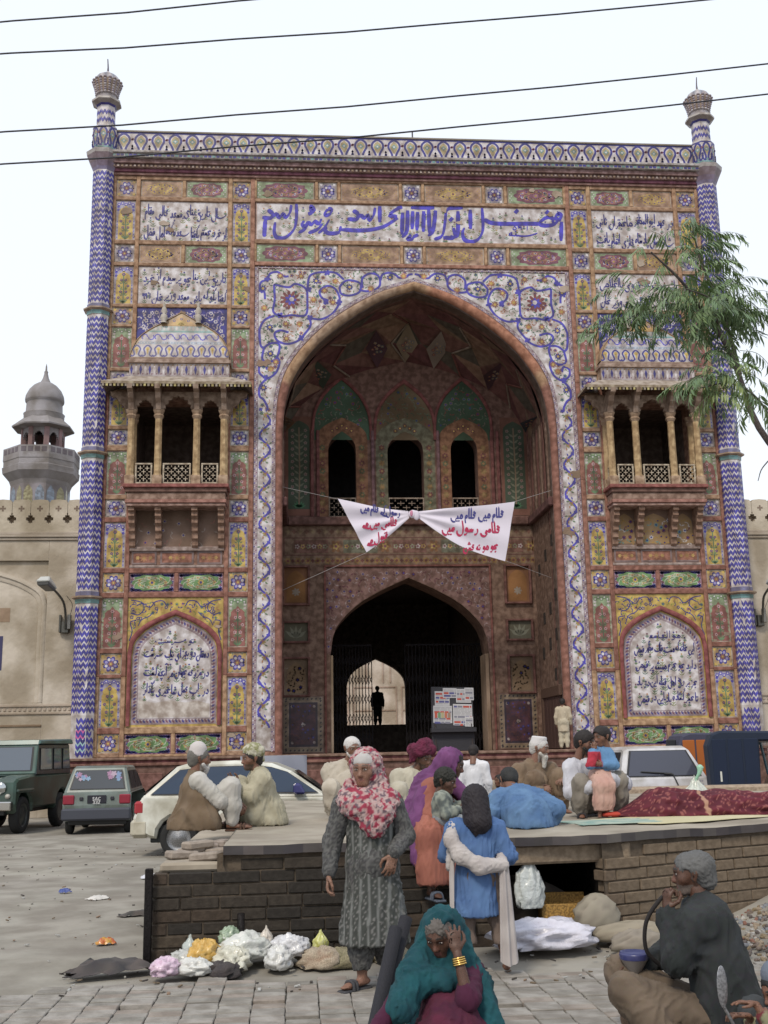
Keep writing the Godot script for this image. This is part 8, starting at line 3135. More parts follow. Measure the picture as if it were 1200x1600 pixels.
func torso(o:Dictionary,g:=0.03)->Array:
	var s:float=o.get("s",1.0)
	var cf:Vector3=(o.cf as Vector3).normalized()
	var ax:=((o.neck - o.pel) as Vector3).normalized()
	var mid:Vector3=(o.pel as Vector3).lerp(o.neck,0.55)
	var r:=[[o.pel,mid,0.14*s+g,0.125*s+g,0.06,cf,1.3],[mid,o.neck - ax*0.09*s,0.13*s+g,0.115*s+g,0.06,cf,1.35],[o.neck - ax*0.06*s,o.neck - ax*0.01,0.07*s+g*0.5,0.055*s+g*0.4,0.03]]
	for l in o.arms:
		r.append([(o.neck as Vector3).lerp(l[0],0.3)-ax*0.05,l[0],0.07*s+g*0.5,0.06*s+g*0.6,0.05])
	return r
func sleeves(o:Dictionary,g:=0.022,upto:=0.95)->Array:
	var s:float=o.get("s",1.0)
	var r:=[]
	for l in o.arms:
		r.append([(l[0] as Vector3).lerp(o.neck,0.12),l[0],0.062*s+g,0.066*s+g,0.03])
		r.append([l[0],l[1],0.066*s+g,0.05*s+g,0.03])
		r.append([l[1],(l[1] as Vector3).lerp(l[2],upto),0.05*s+g,0.034*s+g,0.025])
	return r
func trousers(o:Dictionary,g:=0.03,ankle:=0.02)->Array:
	var s:float=o.get("s",1.0)
	var r:=[]
	for l in o.legs:
		r.append([l[0],l[1],0.09*s+g,0.062*s+g,0.05])
		r.append([l[1],(l[1] as Vector3).lerp(l[2],0.55),0.06*s+g,0.06*s+g,0.04])
		r.append([(l[1] as Vector3).lerp(l[2],0.55),(l[1] as Vector3).lerp(l[2],0.97),0.06*s+g,0.042*s+ankle,0.04])
	r.append([o.pel,o.pel,0.15*s+g*0.5,0.15*s+g*0.5,0.05])
	return r
func sandals(t:Node3D,o:Dictionary,c:Color)->void:
	for l in o.legs:
		var toe:Vector3=(l[3] as Vector3).normalized()
		var p:Vector3=l[2]+Vector3(0,-0.085,0)
		var sd:=Vector3.UP.cross(toe).normalized()
		var mb:=MB.new().ink(c)
		mb.at(Transform3D(Basis(sd,Vector3.UP,toe),p))
		mb.hull8([Vector3(-0.035,-0.012,-0.07),Vector3(0.035,-0.012,-0.07),Vector3(0.045,-0.012,0.2),Vector3(-0.045,-0.012,0.2),Vector3(-0.035,0.008,-0.07),Vector3(0.035,0.008,-0.07),Vector3(0.045,0.008,0.2),Vector3(-0.045,0.008,0.2)],0.008)
		for k in 2:
			mb.tube(curve3([Vector3(-0.046,0,0.09+k*0.03),Vector3(-0.03,0.05,0.085+k*0.03),Vector3(0.03,0.05,0.085+k*0.03),Vector3(0.046,0,0.09+k*0.03)],4),0.012,6)
		part("sandal",mb,M.rubber,t)
func noisy(c:Color,c2:Color,f:float,sd:int,sharp:=3.0)->Callable:
	var nz:=FastNoiseLite.new()
	nz.seed=sd
	nz.frequency=f
	nz.fractal_octaves=2
	return func(p,_n):return c.lerp(c2,clampf(0.5+sharp*nz.get_noise_3dv(p),0,1))
func drape(t:Node3D,called:String,tone,top:Array,low:Array,nv:=14,fold:=0.02,waves:=5.0,th:=0.008,sag:=0.0)->void:
	var a:=curve3(top,6)
	var b:=curve3(low,6)
	var n:=mini(a.size(),b.size())
	var p:=PackedVector3Array()
	var cs:=PackedColorArray()
	for j in nv:
		var v:=1.0-float(j)/(nv - 1)
		for i in n:
			var u:=float(i)/(n - 1)
			var q:=a[int(u*(a.size()-1))].lerp(b[int(u*(b.size()-1))],v)
			q+=Vector3(0.3,0,1)*fold*sin(u*TAU*waves+v*1.3)*(0.35+0.65*v)+Vector3(0,-sag*sin(PI*v),0)
			p.append(q)
			cs.append(tone.call(q,Vector3.UP) if tone is Callable else tone)
	var mb:=MB.new()
	mb.cloth(p,n,nv,th,cs)
	part(called,mb,M.cloth,t)
func VV(x:float,y:float,z:float)->Vector3:
	return Vector3(x,y,z)
func stand(called_label:String,base:Vector3,s:float,cf:Vector3,hf:Vector3,skin:Color,shirt:Color,legs:Color,hem:float,haircol:Color)->void:
	var t:=thing("person",called_label,"person",base)
	var f:=cf.normalized()
	var sd:=Vector3.UP.cross(f)
	var A:=[]
	var L:=[]
	for e in [-1,1]:
		A.append([sd*e*0.17*s+VV(0,1.36*s,0),sd*e*0.24*s+VV(0,1.09*s,0),sd*e*0.24*s+f*0.06+VV(0,0.86*s,0),VV(0,-1,0)+f*0.2,-sd*e,e,0.5])
		L.append([sd*e*0.09*s+VV(0,0.9*s,0),sd*e*0.1*s+f*0.02+VV(0,0.49*s,0),sd*e*0.1*s+VV(0,0.09*s,0),f])
	var o:={"s":s,"skin":skin,"pel":VV(0,0.95*s,0),"neck":VV(0,1.45*s,0),"head":VV(0,1.6*s,0)+f*0.02,"cf":f,"hf":hf,"arms":A,"legs":L,"eyes":false}
	var ht:=human(t,o)
	hair(t,ht,haircol)
	var p:=torso(o,0.02)
	p.append_array(sleeves(o,0.02))
	p.append([o.pel,VV(0,hem*s,0),0.15*s,0.19*s,0.05,f,1.3])
	garment(t,"shirt",shirt,p,{"h":0.02,"cuts":[[VV(0,hem*s,0),Vector3.DOWN]]})
	garment(t,"trousers",legs,trousers(o,0.02),{"h":0.022})
func people()->void:
	var brown:=Color(0.22,0.105,0.065)
	var dark:=Color(0.115,0.052,0.032)
	var pale:=Color(0.28,0.145,0.095)
	standing_woman(pale)
	girl(brown)
	teal_woman(dark)
	hookah_man(dark)
	corner_person(brown)
	platform_left(brown,pale)
	mother(dark,brown)
	platform_right(brown,pale)
	stand("boy in a white shirt standing behind the platform with his back turned",VV(-0.54,0,11.5),0.95,VV(0.3,0,-1),VV(0.4,-0.2,-1),brown,Color(0.6,0.6,0.63),Color(0.06,0.06,0.07),0.8,Color(0.012,0.01,0.01))
	stand("small child in pale clothes beside the boy in the white shirt",VV(-0.27,0,11.0),0.72,VV(-0.5,0,1),VV(-0.6,-0.1,0.8),brown,Color(0.35,0.3,0.24),Color(0.2,0.17,0.14),0.6,Color(0.012,0.01,0.01))
	stand("small dark clothed child right of the child in pale clothes",VV(-0.04,0,11.1),0.65,VV(-0.8,0,0.6),VV(-0.9,0,0.5),brown,Color(0.05,0.03,0.035),Color(0.04,0.03,0.03),0.55,Color(0.012,0.01,0.01))
	stand("dark figure of a man walking in the bright arch beyond the doorway",VV(-0.17,2.5,-15.2),0.93,VV(0.2,0,-1),VV(0.2,0,-1),dark,Color(0.02,0.02,0.02),Color(0.025,0.022,0.02),0.55,Color(0.01,0.01,0.01))
	stand("barefoot boy in cream clothes standing by the wooden door with his back turned",VV(3.74,1.5,0.12),0.78,VV(0.3,0,-1),VV(0.4,0,-1),brown,Color(0.42,0.36,0.27),Color(0.42,0.37,0.28),0.6,Color(0.012,0.01,0.01))
	velvet()
func standing_woman(skin:Color)->void:
	var t:=thing("person","standing woman in a grey striped dress and pink flowered headscarf, looking left","person",VV(-3.0,0,21.95))
	var o:={"near":true,"skin":skin,"pel":VV(0.06,0.83,0),"neck":VV(0.04,1.28,0),"head":VV(0.02,1.455,0.02),"cf":VV(-0.1,0,1),"hf":VV(-0.42,-0.06,0.9),"hs":1.0,"brow":Color(0.12,0.07,0.05),
		"arms":[[VV(-0.13,1.21,0),VV(-0.215,0.97,-0.01),VV(-0.24,0.77,0.07),VV(-0.1,-1,0.15),VV(1,0,0.2),1,0.7],[VV(0.21,1.21,0),VV(0.3,1.0,0.0),VV(0.2,0.9,0.16),VV(-0.25,-1,0.1),VV(-0.3,0,-1),-1,0.5]],
		"legs":[[VV(-0.01,0.8,0),VV(-0.03,0.45,0.04),VV(-0.02,0.095,0.02),VV(-0.75,0,0.65)],[VV(0.14,0.8,0),VV(0.15,0.45,0.0),VV(0.16,0.095,-0.1),VV(-0.2,0,1)]]}
	var ht:=human(t,o)
	var stripe:=func(p:Vector3,_n):
		var x:=p.x*1.0+p.z*0.35
		var a:=sin(x*95.0)*0.5+0.5
		var dotty:=sin(p.y*130.0)*sin(x*190.0)
		var c:=Color(0.045,0.048,0.045).lerp(Color(0.15,0.155,0.15),smoothstep(0.72,0.95,a))
		if a<0.35 and dotty>0.5:
			c=Color(0.16,0.155,0.15)
		return c
	var p:=torso(o,0.03)
	p.append([o.pel,VV(0.07,0.3,0.01),0.175,0.25,0.06,VV(0,0,1),1.3])
	garment(t,"dress",stripe,p,{"h":0.014,"cuts":[[VV(0,0.29,0),Vector3.DOWN]],"fold":0.02,"freq":Vector3(16,1.6,16)})
	var fl:=noisy(Color(0.04,0.04,0.043),Color(0.105,0.103,0.1),45.0,4,2.0)
	garment(t,"sleeves",fl,sleeves(o,0.018),{"h":0.014,"fold":0.008,"freq":Vector3(25,18,25)})
	garment(t,"trousers",fl,trousers(o,0.025,0.02),{"h":0.014,"cuts":[[VV(0,0.13,0),Vector3.DOWN]]})
	var n1:=FastNoiseLite.new()
	n1.frequency=17.0
	n1.fractal_octaves=2
	var scarf:=func(q:Vector3,_n):
		var v:=n1.get_noise_3dv(q)
		var w:=n1.get_noise_3dv(q*1.4+VV(7,3,1))
		if v>0.18:
			return Color(0.26,0.035,0.06)
		if w>0.22:
			return Color(0.12,0.08,0.1)
		if w<-0.2:
			return Color(0.38,0.22,0.22)
		return Color(0.4,0.3,0.29)
	garment(t,"headscarf",scarf,[[VV(0.03,1.5,-0.01),VV(0.04,1.47,-0.03),0.118,0.115,0.03],[VV(0.04,1.42,-0.05),VV(0.05,1.25,-0.06),0.1,0.13,0.05],[VV(-0.1,1.37,0.03),VV(-0.11,1.22,0.06),0.035,0.05,0.04],[VV(0.12,1.4,0.0),VV(0.15,1.22,0.04),0.05,0.07,0.05],[VV(-0.1,1.24,0.05),VV(0.18,1.24,0.03),0.085,0.09,0.06],[VV(0.0,1.22,0.1),VV(0.07,1.08,0.13),0.1,0.085,0.06,VV(0,0,1),1.4],[VV(-0.06,1.2,0.1),VV(0.14,1.16,0.1),0.07,0.08,0.05]],
		{"h":0.012,"holes":[[VV(-0.035,1.45,0.115),VV(-0.035,1.42,0.115),0.088,0.078],[VV(-0.07,1.46,0.13),VV(-0.08,1.42,0.13),0.08,0.07]],"fold":0.016,"freq":Vector3(14,24,14)})
	garment(t,"underscarf",Color(0.4,0.385,0.38),[[Vector3(0,0.055,-0.015),Vector3(0,0.055,0.008),0.088,0.084,0.01]],{"h":0.008,"xf":ht,"fold":0.003,"cuts":[[Vector3(0,0.048,0.08),Vector3(0,-1,0.1)]]})
	sandals(t,o,Color(0.06,0.06,0.07))
func girl(skin:Color)->void:
	var t:=thing("person","girl in a blue dress with loose black hair and a white shawl, seen from behind","person",VV(-2.12,0,21.55))
	var o:={"near":true,"s":0.8,"skin":skin,"pel":VV(-0.02,0.69,0),"neck":VV(-0.02,1.05,-0.01),"head":VV(-0.02,1.2,-0.03),"cf":VV(-0.1,0,-1),"hf":VV(-0.25,-0.15,-1),"hs":0.95,"eyes":false,
		"arms":[[VV(-0.165,1.0,0),VV(-0.225,0.82,-0.08),VV(-0.1,0.84,-0.22),VV(0.3,0.3,-1),VV(1,0,0),-1,0.6],[VV(0.125,1.0,0),VV(0.22,0.81,0.02),VV(0.1,0.78,-0.16),VV(-0.6,0,-0.6),VV(-0.5,0.5,0),1,0.6]],
		"legs":[[VV(-0.09,0.66,0),VV(-0.1,0.38,-0.02),VV(-0.1,0.075,0),VV(-0.2,0,-1)],[VV(0.07,0.66,0),VV(0.12,0.38,0.0),VV(0.17,0.075,0.04),VV(0.1,0,-1)]]}
	var ht:=human(t,o)
	hair(t,ht,Color(0.012,0.011,0.012),[[Vector3(0,0.03,-0.045),Vector3(0,-0.16,-0.075),0.098,0.1,0.03],[Vector3(-0.06,0,-0.03),Vector3(-0.07,-0.15,-0.03),0.05,0.045,0.03],[Vector3(0.06,0,-0.03),Vector3(0.08,-0.17,-0.04),0.05,0.04,0.03],[Vector3(0.03,-0.16,-0.09),Vector3(0.05,-0.26,-0.1),0.06,0.012,0.03]],[],"hair",0.008)
	var blue:=noisy(Color(0.055,0.115,0.27),Color(0.09,0.165,0.33),4.0,6,1.0)
	var p:=torso(o,0.035)
	p.append_array(sleeves(o,0.025,0.9))
	p.append([o.pel,VV(-0.035,0.42,0.0),0.15,0.185,0.05,VV(0,0,1),1.25])
	garment(t,"dress",blue,p,{"h":0.013,"cuts":[[VV(0,0.395,0),Vector3.DOWN]],"fold":0.016,"freq":Vector3(17,4,17)})
	garment(t,"trousers",Color(0.16,0.12,0.1),trousers(o,0.012,0.012),{"h":0.016,"cuts":[[VV(0,0.2,0),Vector3.DOWN]]})
	var w:=noisy(Color(0.37,0.335,0.325),Color(0.46,0.425,0.41),5.0,8,1.0)
	var Z:=VV(0,0,1)
	garment(t,"shawl",w,[[VV(-0.19,1.02,0.02),VV(-0.215,0.94,0.07),0.055,0.06,0.03,VV(-1,0,0.2).normalized(),1.3],[VV(-0.215,0.94,0.07),VV(-0.15,0.83,0.14),0.05,0.062,0.04,Z,1.2],[VV(-0.15,0.83,0.14),VV(-0.02,0.755,0.165),0.06,0.055,0.04,Z,1.2],[VV(-0.02,0.755,0.165),VV(0.15,0.755,0.125),0.06,0.05,0.04,Z,1.2],[VV(0.15,0.755,0.11),VV(0.16,0.8,0.05),0.045,0.04,0.03],[VV(-0.2,0.95,0.02),VV(-0.23,0.75,0.03),0.05,0.04,0.03,VV(1,0,0),1.7]],{"h":0.012,"fold":0.008,"freq":Vector3(9,60,12)})
	drape(t,"shawl_end",w,[VV(0.13,0.77,0.13),VV(0.16,0.78,0.15),VV(0.2,0.76,0.11)],[VV(0.1,0.1,0.15),VV(0.17,0.07,0.2),VV(0.25,0.1,0.13)],16,0.016,2.5,0.01)
	drape(t,"shawl_end",w,[VV(-0.23,0.8,0.05),VV(-0.21,0.79,0.08),VV(-0.19,0.78,0.07)],[VV(-0.24,0.46,0.06),VV(-0.22,0.45,0.1),VV(-0.2,0.47,0.07)],10,0.012,1.5,0.01)
func teal_woman(skin:Color)->void:
	var t:=thing("person","seated woman in a teal shawl with gold bangles, one hand on her bowed head","person",VV(-2.75,0,23.4))
	var o:={"near":true,"s":0.93,"skin":skin,"pel":VV(0.13,0.08,-0.12),"neck":VV(0.12,0.42,-0.05),"head":VV(0.095,0.56,0.03),"cf":VV(-0.2,0,1),"hf":VV(-0.45,-0.42,0.8),"brow":Color(0.02,0.015,0.01),
		"arms":[[VV(0.27,0.36,0.0),VV(0.205,0.27,0.27),VV(0.16,0.5,0.225),VV(-0.12,1,-0.24),VV(0,-0.3,-1),-1,0.55,0.8],[VV(-0.03,0.36,0.0),VV(-0.16,0.24,0.14),VV(-0.31,0.12,0.26),VV(-0.6,-0.5,0.4),VV(0,-0.6,-0.6),1,0.6]],
		"legs":[[VV(0.07,0.08,-0.08),VV(-0.06,0.06,0.3),VV(0.16,0.0,0.42),VV(1,0,0.2)],[VV(0.2,0.08,-0.08),VV(0.3,0.05,0.26),VV(0.12,0.0,0.34),VV(-1,0,0.3)]]}
	var ht:=human(t,o)
	hair(t,ht,Color(0.1,0.09,0.08),[],[],"hair",0.012)
	var mar:=noisy(Color(0.04,0.006,0.02),Color(0.08,0.01,0.03),7.0,3,1.0)
	var p:=torso(o,0.03)
	p.append_array(trousers(o,0.015))
	p.append([VV(0.13,0.2,0.05),VV(0.13,0.1,0.22),0.15,0.16,0.06])
	garment(t,"dress",mar,p,{"h":0.015,"fold":0.014})
	garment(t,"sleeves",Color(0.05,0.006,0.024),[[o.arms[0][0],o.arms[0][1],0.075,0.068,0.03],[o.arms[0][1],(o.arms[0][1] as Vector3).lerp(o.arms[0][2],0.12),0.066,0.06,0.02],[o.arms[1][0],o.arms[1][1],0.075,0.065,0.03],[o.arms[1][1],(o.arms[1][1] as Vector3).lerp(o.arms[1][2],0.95),0.062,0.045,0.02]],{"h":0.014,"fold":0.01})
	var teal:=noisy(Color(0.003,0.037,0.05),Color(0.006,0.066,0.08),5.0,11,1.0)
	garment(t,"shawl",teal,[[VV(0.11,0.6,0.0),VV(0.13,0.56,-0.04),0.122,0.125,0.03],[VV(0.14,0.5,-0.07),VV(0.13,0.3,-0.1),0.13,0.19,0.06],[VV(0.13,0.3,-0.1),VV(0.14,0.08,-0.14),0.19,0.23,0.06],[VV(0.0,0.54,0.0),VV(-0.06,0.36,0.08),0.045,0.09,0.05],[VV(-0.06,0.36,0.08),VV(-0.16,0.22,0.2),0.095,0.085,0.05],[VV(-0.06,0.34,0.1),VV(0.12,0.34,0.15),0.07,0.06,0.05],[VV(0.2,0.52,0.0),VV(0.29,0.3,0.05),0.05,0.075,0.05],[VV(0.29,0.3,0.05),VV(0.34,0.04,0.22),0.08,0.1,0.05]],
		{"h":0.013,"holes":[[VV(0.055,0.545,0.14),VV(0.07,0.49,0.15),0.085,0.075],[VV(0.16,0.5,0.2),VV(0.15,0.62,0.14),0.055,0.055],[VV(0.19,0.26,0.28),VV(0.16,0.12,0.36),0.11,0.14]],"fold":0.018,"freq":Vector3(13,7,13)})
	for k in 4:
		var u:=(o.arms[0][2] as Vector3).lerp(o.arms[0][1],0.12+0.045*k)
		var ax:=((o.arms[0][2]-o.arms[0][1]) as Vector3).normalized()
		var sx:=ax.cross(Vector3.RIGHT).normalized()
		var sy:=ax.cross(sx)
		var ring:=PackedVector3Array()
		for i in 20:
			ring.append(u+(sx*cos(TAU*i/20)+sy*sin(TAU*i/20))*(0.033+0.001*k))
		var mb:=MB.new().ink(Color(0.75,0.5,0.16))
		mb.tube(ring,0.005,6,false,true)
		part("bangle",mb,M.gold,t)
	var pv:=[[VV(-3.02,0.02,23.15),VV(-2.85,0.5,22.75),"thick grey tube leaning on the ground left of the teal shawled woman"],[VV(-2.98,0.02,22.95),VV(-2.77,0.54,22.6),"second grey tube behind the first, close to the teal shawl"]]
	for q in pv:
		var mb:=MB.new().ink(Color(0.022,0.023,0.028))
		mb.tube(PackedVector3Array([q[0],q[1]]),0.042,14,false)
		mb.ink(Color(0.012,0.012,0.014))
		mb.tube(PackedVector3Array([q[1],q[0]]),0.036,14,false)
		tag(part("rubber_tube",mb,M.rubber,self),q[2],"tube","tubes beside the seated woman")
func hookah_man(skin:Color)->void:
	var t:=thing("person","grey haired man in dark clothes sitting on the ground and smoking a water pipe","person",VV(-1.35,0,23.6))
	var o:={"near":true,"skin":skin,"pel":VV(0.2,0.13,0.06),"neck":VV(0.16,0.72,0.03),"head":VV(0.12,0.87,0.0),"cf":VV(-0.85,0,-0.4),"hf":VV(-0.95,-0.05,-0.3),"stubble":Color(0.2,0.17,0.15),
		"arms":[[VV(0.07,0.63,0.15),VV(-0.05,0.44,0.16),VV(-0.055,0.68,0.05),VV(0.1,1,-0.1),VV(1,0,-0.3),-1,1.5],[VV(0.2,0.64,-0.16),VV(0.05,0.42,-0.24),VV(-0.15,0.36,-0.2),VV(-1,0,0),VV(0,-1,0),1,0.6]],
		"legs":[[VV(0.12,0.12,0.12),VV(-0.33,0.29,0.1),VV(-0.16,0.07,0.24),VV(-0.6,-0.1,0.6)],[VV(0.14,0.12,-0.05),VV(-0.25,0.32,-0.25),VV(-0.2,0.07,-0.1),VV(-1,0,0)]]}
	var ht:=human(t,o)
	hair(t,ht,Color(0.1,0.1,0.1),[[Vector3(0,0.03,-0.05),Vector3(0,-0.03,-0.075),0.092,0.06,0.03]],[[Vector3(-0.085,0.005,0.03),Vector3(-0.085,-0.04,0.02),0.03,0.03],[Vector3(0.085,0.005,0.03),Vector3(0.085,-0.04,0.02),0.03,0.03]],"hair",0.009)
	var dk:=noisy(Color(0.014,0.017,0.018),Color(0.027,0.03,0.032),4.0,12,1.0)
	var p:=torso(o,0.028)
	p.append_array(sleeves(o,0.03,0.9))
	p.append([VV(0.18,0.62,0.1),VV(0.24,0.2,0.14),0.13,0.155,0.08])
	p.append([VV(0.22,0.3,0.1),VV(0.24,0.06,0.12),0.17,0.21,0.08])
	p.append([VV(0.1,0.62,0.14),VV(0.22,0.62,-0.1),0.1,0.1,0.06])
	garment(t,"long_shirt",dk,p,{"h":0.014,"fold":0.02,"freq":Vector3(9,5,9),"cuts":[[VV(0,0.015,0),Vector3.DOWN]]})
	garment(t,"trousers",noisy(Color(0.09,0.066,0.047),Color(0.14,0.105,0.075),5.0,13,1.0),trousers(o,0.03,0.03),{"h":0.013,"fold":0.012,"freq":Vector3(12,12,12)})
	var h:=thing("water_pipe","clay water pipe with a blue rimmed bowl and a long curved hose","water pipe",VV(-1.55,0,23.45))
	var mb:=MB.new().ink(Color(0.2,0.13,0.09))
	mb.lathe([Vector2(0.05,0),Vector2(0.085,0.02),Vector2(0.1,0.09),Vector2(0.075,0.16),Vector2(0.03,0.2),Vector2(0.026,0.24)],18)
	part("water_jar",mb,M.rubble,h)
	mb=MB.new().ink(Color(0.06,0.07,0.12))
	mb.lathe([Vector2(0.024,0.22),Vector2(0.03,0.28),Vector2(0.022,0.3),Vector2(0.03,0.34)],14)
	part("stem",mb,M.metal,h)
	mb=MB.new()
	mb.ink(Color(0.25,0.22,0.2))
	mb.lathe([Vector2(0.028,0.33),Vector2(0.05,0.36),Vector2(0.075,0.4),Vector2(0.08,0.405)],18)
	mb.ink(Color(0.045,0.05,0.14))
	mb.lathe([Vector2(0.08,0.405),Vector2(0.084,0.43),Vector2(0.078,0.445),Vector2(0.07,0.43),Vector2(0.0,0.42)],18)
	part("bowl",mb,M.plastic,h)
	mb=MB.new().ink(Color(0.02,0.018,0.018))
	mb.tube(curve3([VV(0.02,0.3,0),VV(0.14,0.26,0.02),VV(0.2,0.32,0.06),VV(0.1,0.4,0.1),VV(0.035,0.48,0.12),VV(0.04,0.62,0.14),VV(0.11,0.73,0.16),VV(0.19,0.79,0.15)],6),0.012,8)
	part("hose",mb,M.rubber,h)
func corner_person(skin:Color)->void:
	var t:=thing("person","crouching person with a blue grey cap holding a metal blade at the right corner","person",VV(-0.9,0,24.2))
	var o:={"near":true,"s":0.72,"skin":skin,"pel":VV(0.05,0.08,0.0),"neck":VV(-0.08,0.26,0.0),"head":VV(-0.14,0.365,0.02),"cf":VV(-1,0,0.2),"hf":VV(-1,-0.3,0.25),"hs":0.85,
		"arms":[[VV(-0.08,0.22,0.13),VV(-0.22,0.2,0.16),VV(-0.31,0.335,0.12),VV(-1,0.15,0),VV(0,-1,0.2),1,0.3,0.8],[VV(-0.06,0.22,-0.12),VV(-0.2,0.16,-0.14),VV(-0.3,0.25,-0.02),VV(-1,0.1,0),VV(0,-1,0),-1,0.7]],
		"legs":[[VV(0.03,0.1,0.07),VV(-0.22,0.24,0.12),VV(-0.1,0.06,0.12),VV(-1,0,0)],[VV(0.03,0.1,-0.07),VV(-0.22,0.24,-0.12),VV(-0.1,0.06,-0.12),VV(-1,0,0)]]}
	var ht:=human(t,o)
	hair(t,ht,Color(0.015,0.012,0.012))
	skullcap(t,ht,Color(0.12,0.14,0.18))
	var p:=torso(o,0.03)
	p.append_array(sleeves(o,0.02,0.55))
	garment(t,"shirt",noisy(Color(0.13,0.02,0.03),Color(0.2,0.2,0.12),12.0,15,3.0),p,{"h":0.014})
	garment(t,"trousers",Color(0.04,0.045,0.05),trousers(o,0.03),{"h":0.016})
	var mb:=MB.new().ink(Color(0.4,0.4,0.42))
	mb.at(Transform3D(Basis(Vector3.UP,0.4),VV(-0.47,0.36,0.12)))
	mb.ball(VV(0,0.06,0),VV(0.035,0.1,0.008),12,8)
	mb.tube(PackedVector3Array([VV(0,-0.03,0),VV(0.06,-0.14,0.01)]),0.008,6)
	tag(part("metal_blade",mb,M.metal,self),"leaf shaped metal blade held up at the lower right corner","blade")
	get_node("metal_blade").position=VV(-0.9,0,24.2)
func platform_left(brown:Color,pale:Color)->void:
	var white:=noisy(Color(0.36,0.345,0.31),Color(0.45,0.43,0.4),5.0,20,1.0)
	var t:=thing("person","man in a brown waistcoat and white prayer cap squatting on the platform edge, facing right","person",VV(-4.36,PTOP,18.6))
	var o:={"skin":brown,"pel":VV(-0.14,0.13,0),"neck":VV(-0.11,0.52,0),"head":VV(-0.07,0.67,0),"cf":VV(0.85,0,-0.35),"hf":VV(0.95,0,-0.25),"stubble":Color(0.45,0.43,0.4),
		"arms":[[VV(-0.06,0.46,0.17),VV(0.15,0.27,0.19),VV(0.3,0.23,0.06),VV(0.6,-0.6,-0.3),VV(-0.3,0,-1),-1,0.9],[VV(-0.13,0.46,-0.15),VV(0.12,0.3,-0.2),VV(0.3,0.25,-0.06),VV(0.6,-0.6,0.2),VV(-0.3,0,1),1,0.9]],
		"legs":[[VV(-0.1,0.12,0.1),VV(0.25,0.4,0.11),VV(0.27,0.075,0.11),VV(1,0,0.1)],[VV(-0.1,0.12,-0.1),VV(0.24,0.4,-0.1),VV(0.26,0.075,-0.1),VV(1,0,0)]]}
	var ht:=human(t,o)
	hair(t,ht,Color(0.12,0.11,0.1))
	skullcap(t,ht,Color(0.46,0.43,0.42))
	beard(t,ht,Color(0.46,0.44,0.42),0.03)
	var p:=torso(o,0.035)
	p.append([o.pel,VV(-0.17,0.03,0.0),0.18,0.21,0.06])
	p.append([VV(-0.06,0.3,0.12),VV(0.03,0.05,0.18),0.12,0.14,0.06])
	p.append([VV(-0.1,0.16,0.16),VV(0.02,0.1,0.2),0.11,0.11,0.05])
	garment(t,"waistcoat",noisy(Color(0.11,0.075,0.045),Color(0.16,0.115,0.075),5.0,21,1.0),p,{"cuts":[[VV(0,0.004,0),Vector3.DOWN]],"fold":0.016,"freq":Vector3(9,4,9)})
	garment(t,"shirt_sleeves",white,sleeves(o,0.024),{"h":0.014,"fold":0.009,"freq":Vector3(20,14,20)})
	garment(t,"trousers",white,trousers(o,0.032,0.025),{"h":0.016,"fold":0.01,"freq":Vector3(16,8,16),"cuts":[[VV(0,0.02,0),Vector3.DOWN]]})
	sandals(t,o,Color(0.1,0.05,0.03))
	t=thing("person","man in cream clothes and a wrapped headcloth gesturing to the man in the waistcoat","person",VV(-3.85,PTOP,18.2))
	o={"skin":brown,"pel":VV(0.07,0.13,0),"neck":VV(-0.01,0.52,0),"head":VV(-0.075,0.66,0.01),"cf":VV(-0.9,0,0.35),"hf":VV(-1,-0.05,0.4),"stubble":Color(0.07,0.05,0.04),
		"arms":[[VV(0.03,0.45,0.17),VV(-0.09,0.28,0.24),VV(-0.2,0.4,0.17),VV(-0.6,0.5,0.25),VV(0.1,0.6,0.8),1,0.25,0.9],[VV(-0.02,0.45,-0.16),VV(-0.17,0.3,-0.18),VV(-0.27,0.32,-0.05),VV(-0.7,-0.4,0.2),VV(0,-1,0),-1,0.7]],
		"legs":[[VV(0.04,0.12,0.1),VV(-0.2,0.38,0.1),VV(-0.22,0.075,0.12),VV(-1,0,0.1)],[VV(0.04,0.12,-0.1),VV(-0.2,0.4,-0.08),VV(-0.22,0.075,-0.08),VV(-1,0,0)]]}
	ht=human(t,o)
	hair(t,ht,Color(0.02,0.018,0.016))
	garment(t,"headcloth",noisy(Color(0.42,0.4,0.32),Color(0.2,0.2,0.1),18.0,22,2.0),[[Vector3(0,0.075,-0.03),Vector3(0,0.075,0.0),0.1,0.095,0.02],[Vector3(-0.08,0.06,-0.05),Vector3(0.06,0.08,-0.08),0.04,0.045,0.03],[Vector3(0,0.04,-0.1),Vector3(0.02,-0.03,-0.11),0.04,0.025,0.02]],{"h":0.01,"xf":ht,"fold":0.01,"freq":Vector3(20,50,20),"cuts":[[Vector3(0,0.05,0.06),Vector3(0,-1,0.45)]]})
	var cream:=noisy(Color(0.29,0.265,0.19),Color(0.37,0.34,0.25),5.0,23,1.0)
	p=torso(o,0.045)
	p.append_array(sleeves(o,0.035,0.85))
	p.append([o.pel,VV(0.08,0.04,0.02),0.2,0.22,0.06])
	p.append([VV(0.0,0.3,0.12),VV(-0.06,0.1,0.16),0.12,0.13,0.06])
	garment(t,"long_shirt",cream,p,{"fold":0.018,"freq":Vector3(11,6,11),"cuts":[[VV(0,0.004,0),Vector3.DOWN]]})
	garment(t,"trousers",cream,trousers(o,0.032,0.025),{"h":0.016,"fold":0.01,"freq":Vector3(16,8,16),"cuts":[[VV(0,0.02,0),Vector3.DOWN]]})
	sandals(t,o,Color(0.08,0.045,0.03))
	t=thing("person","white haired bearded man in pale clothes squatting behind the standing woman, hand at his mouth","person",VV(-3.08,PTOP,17.6))
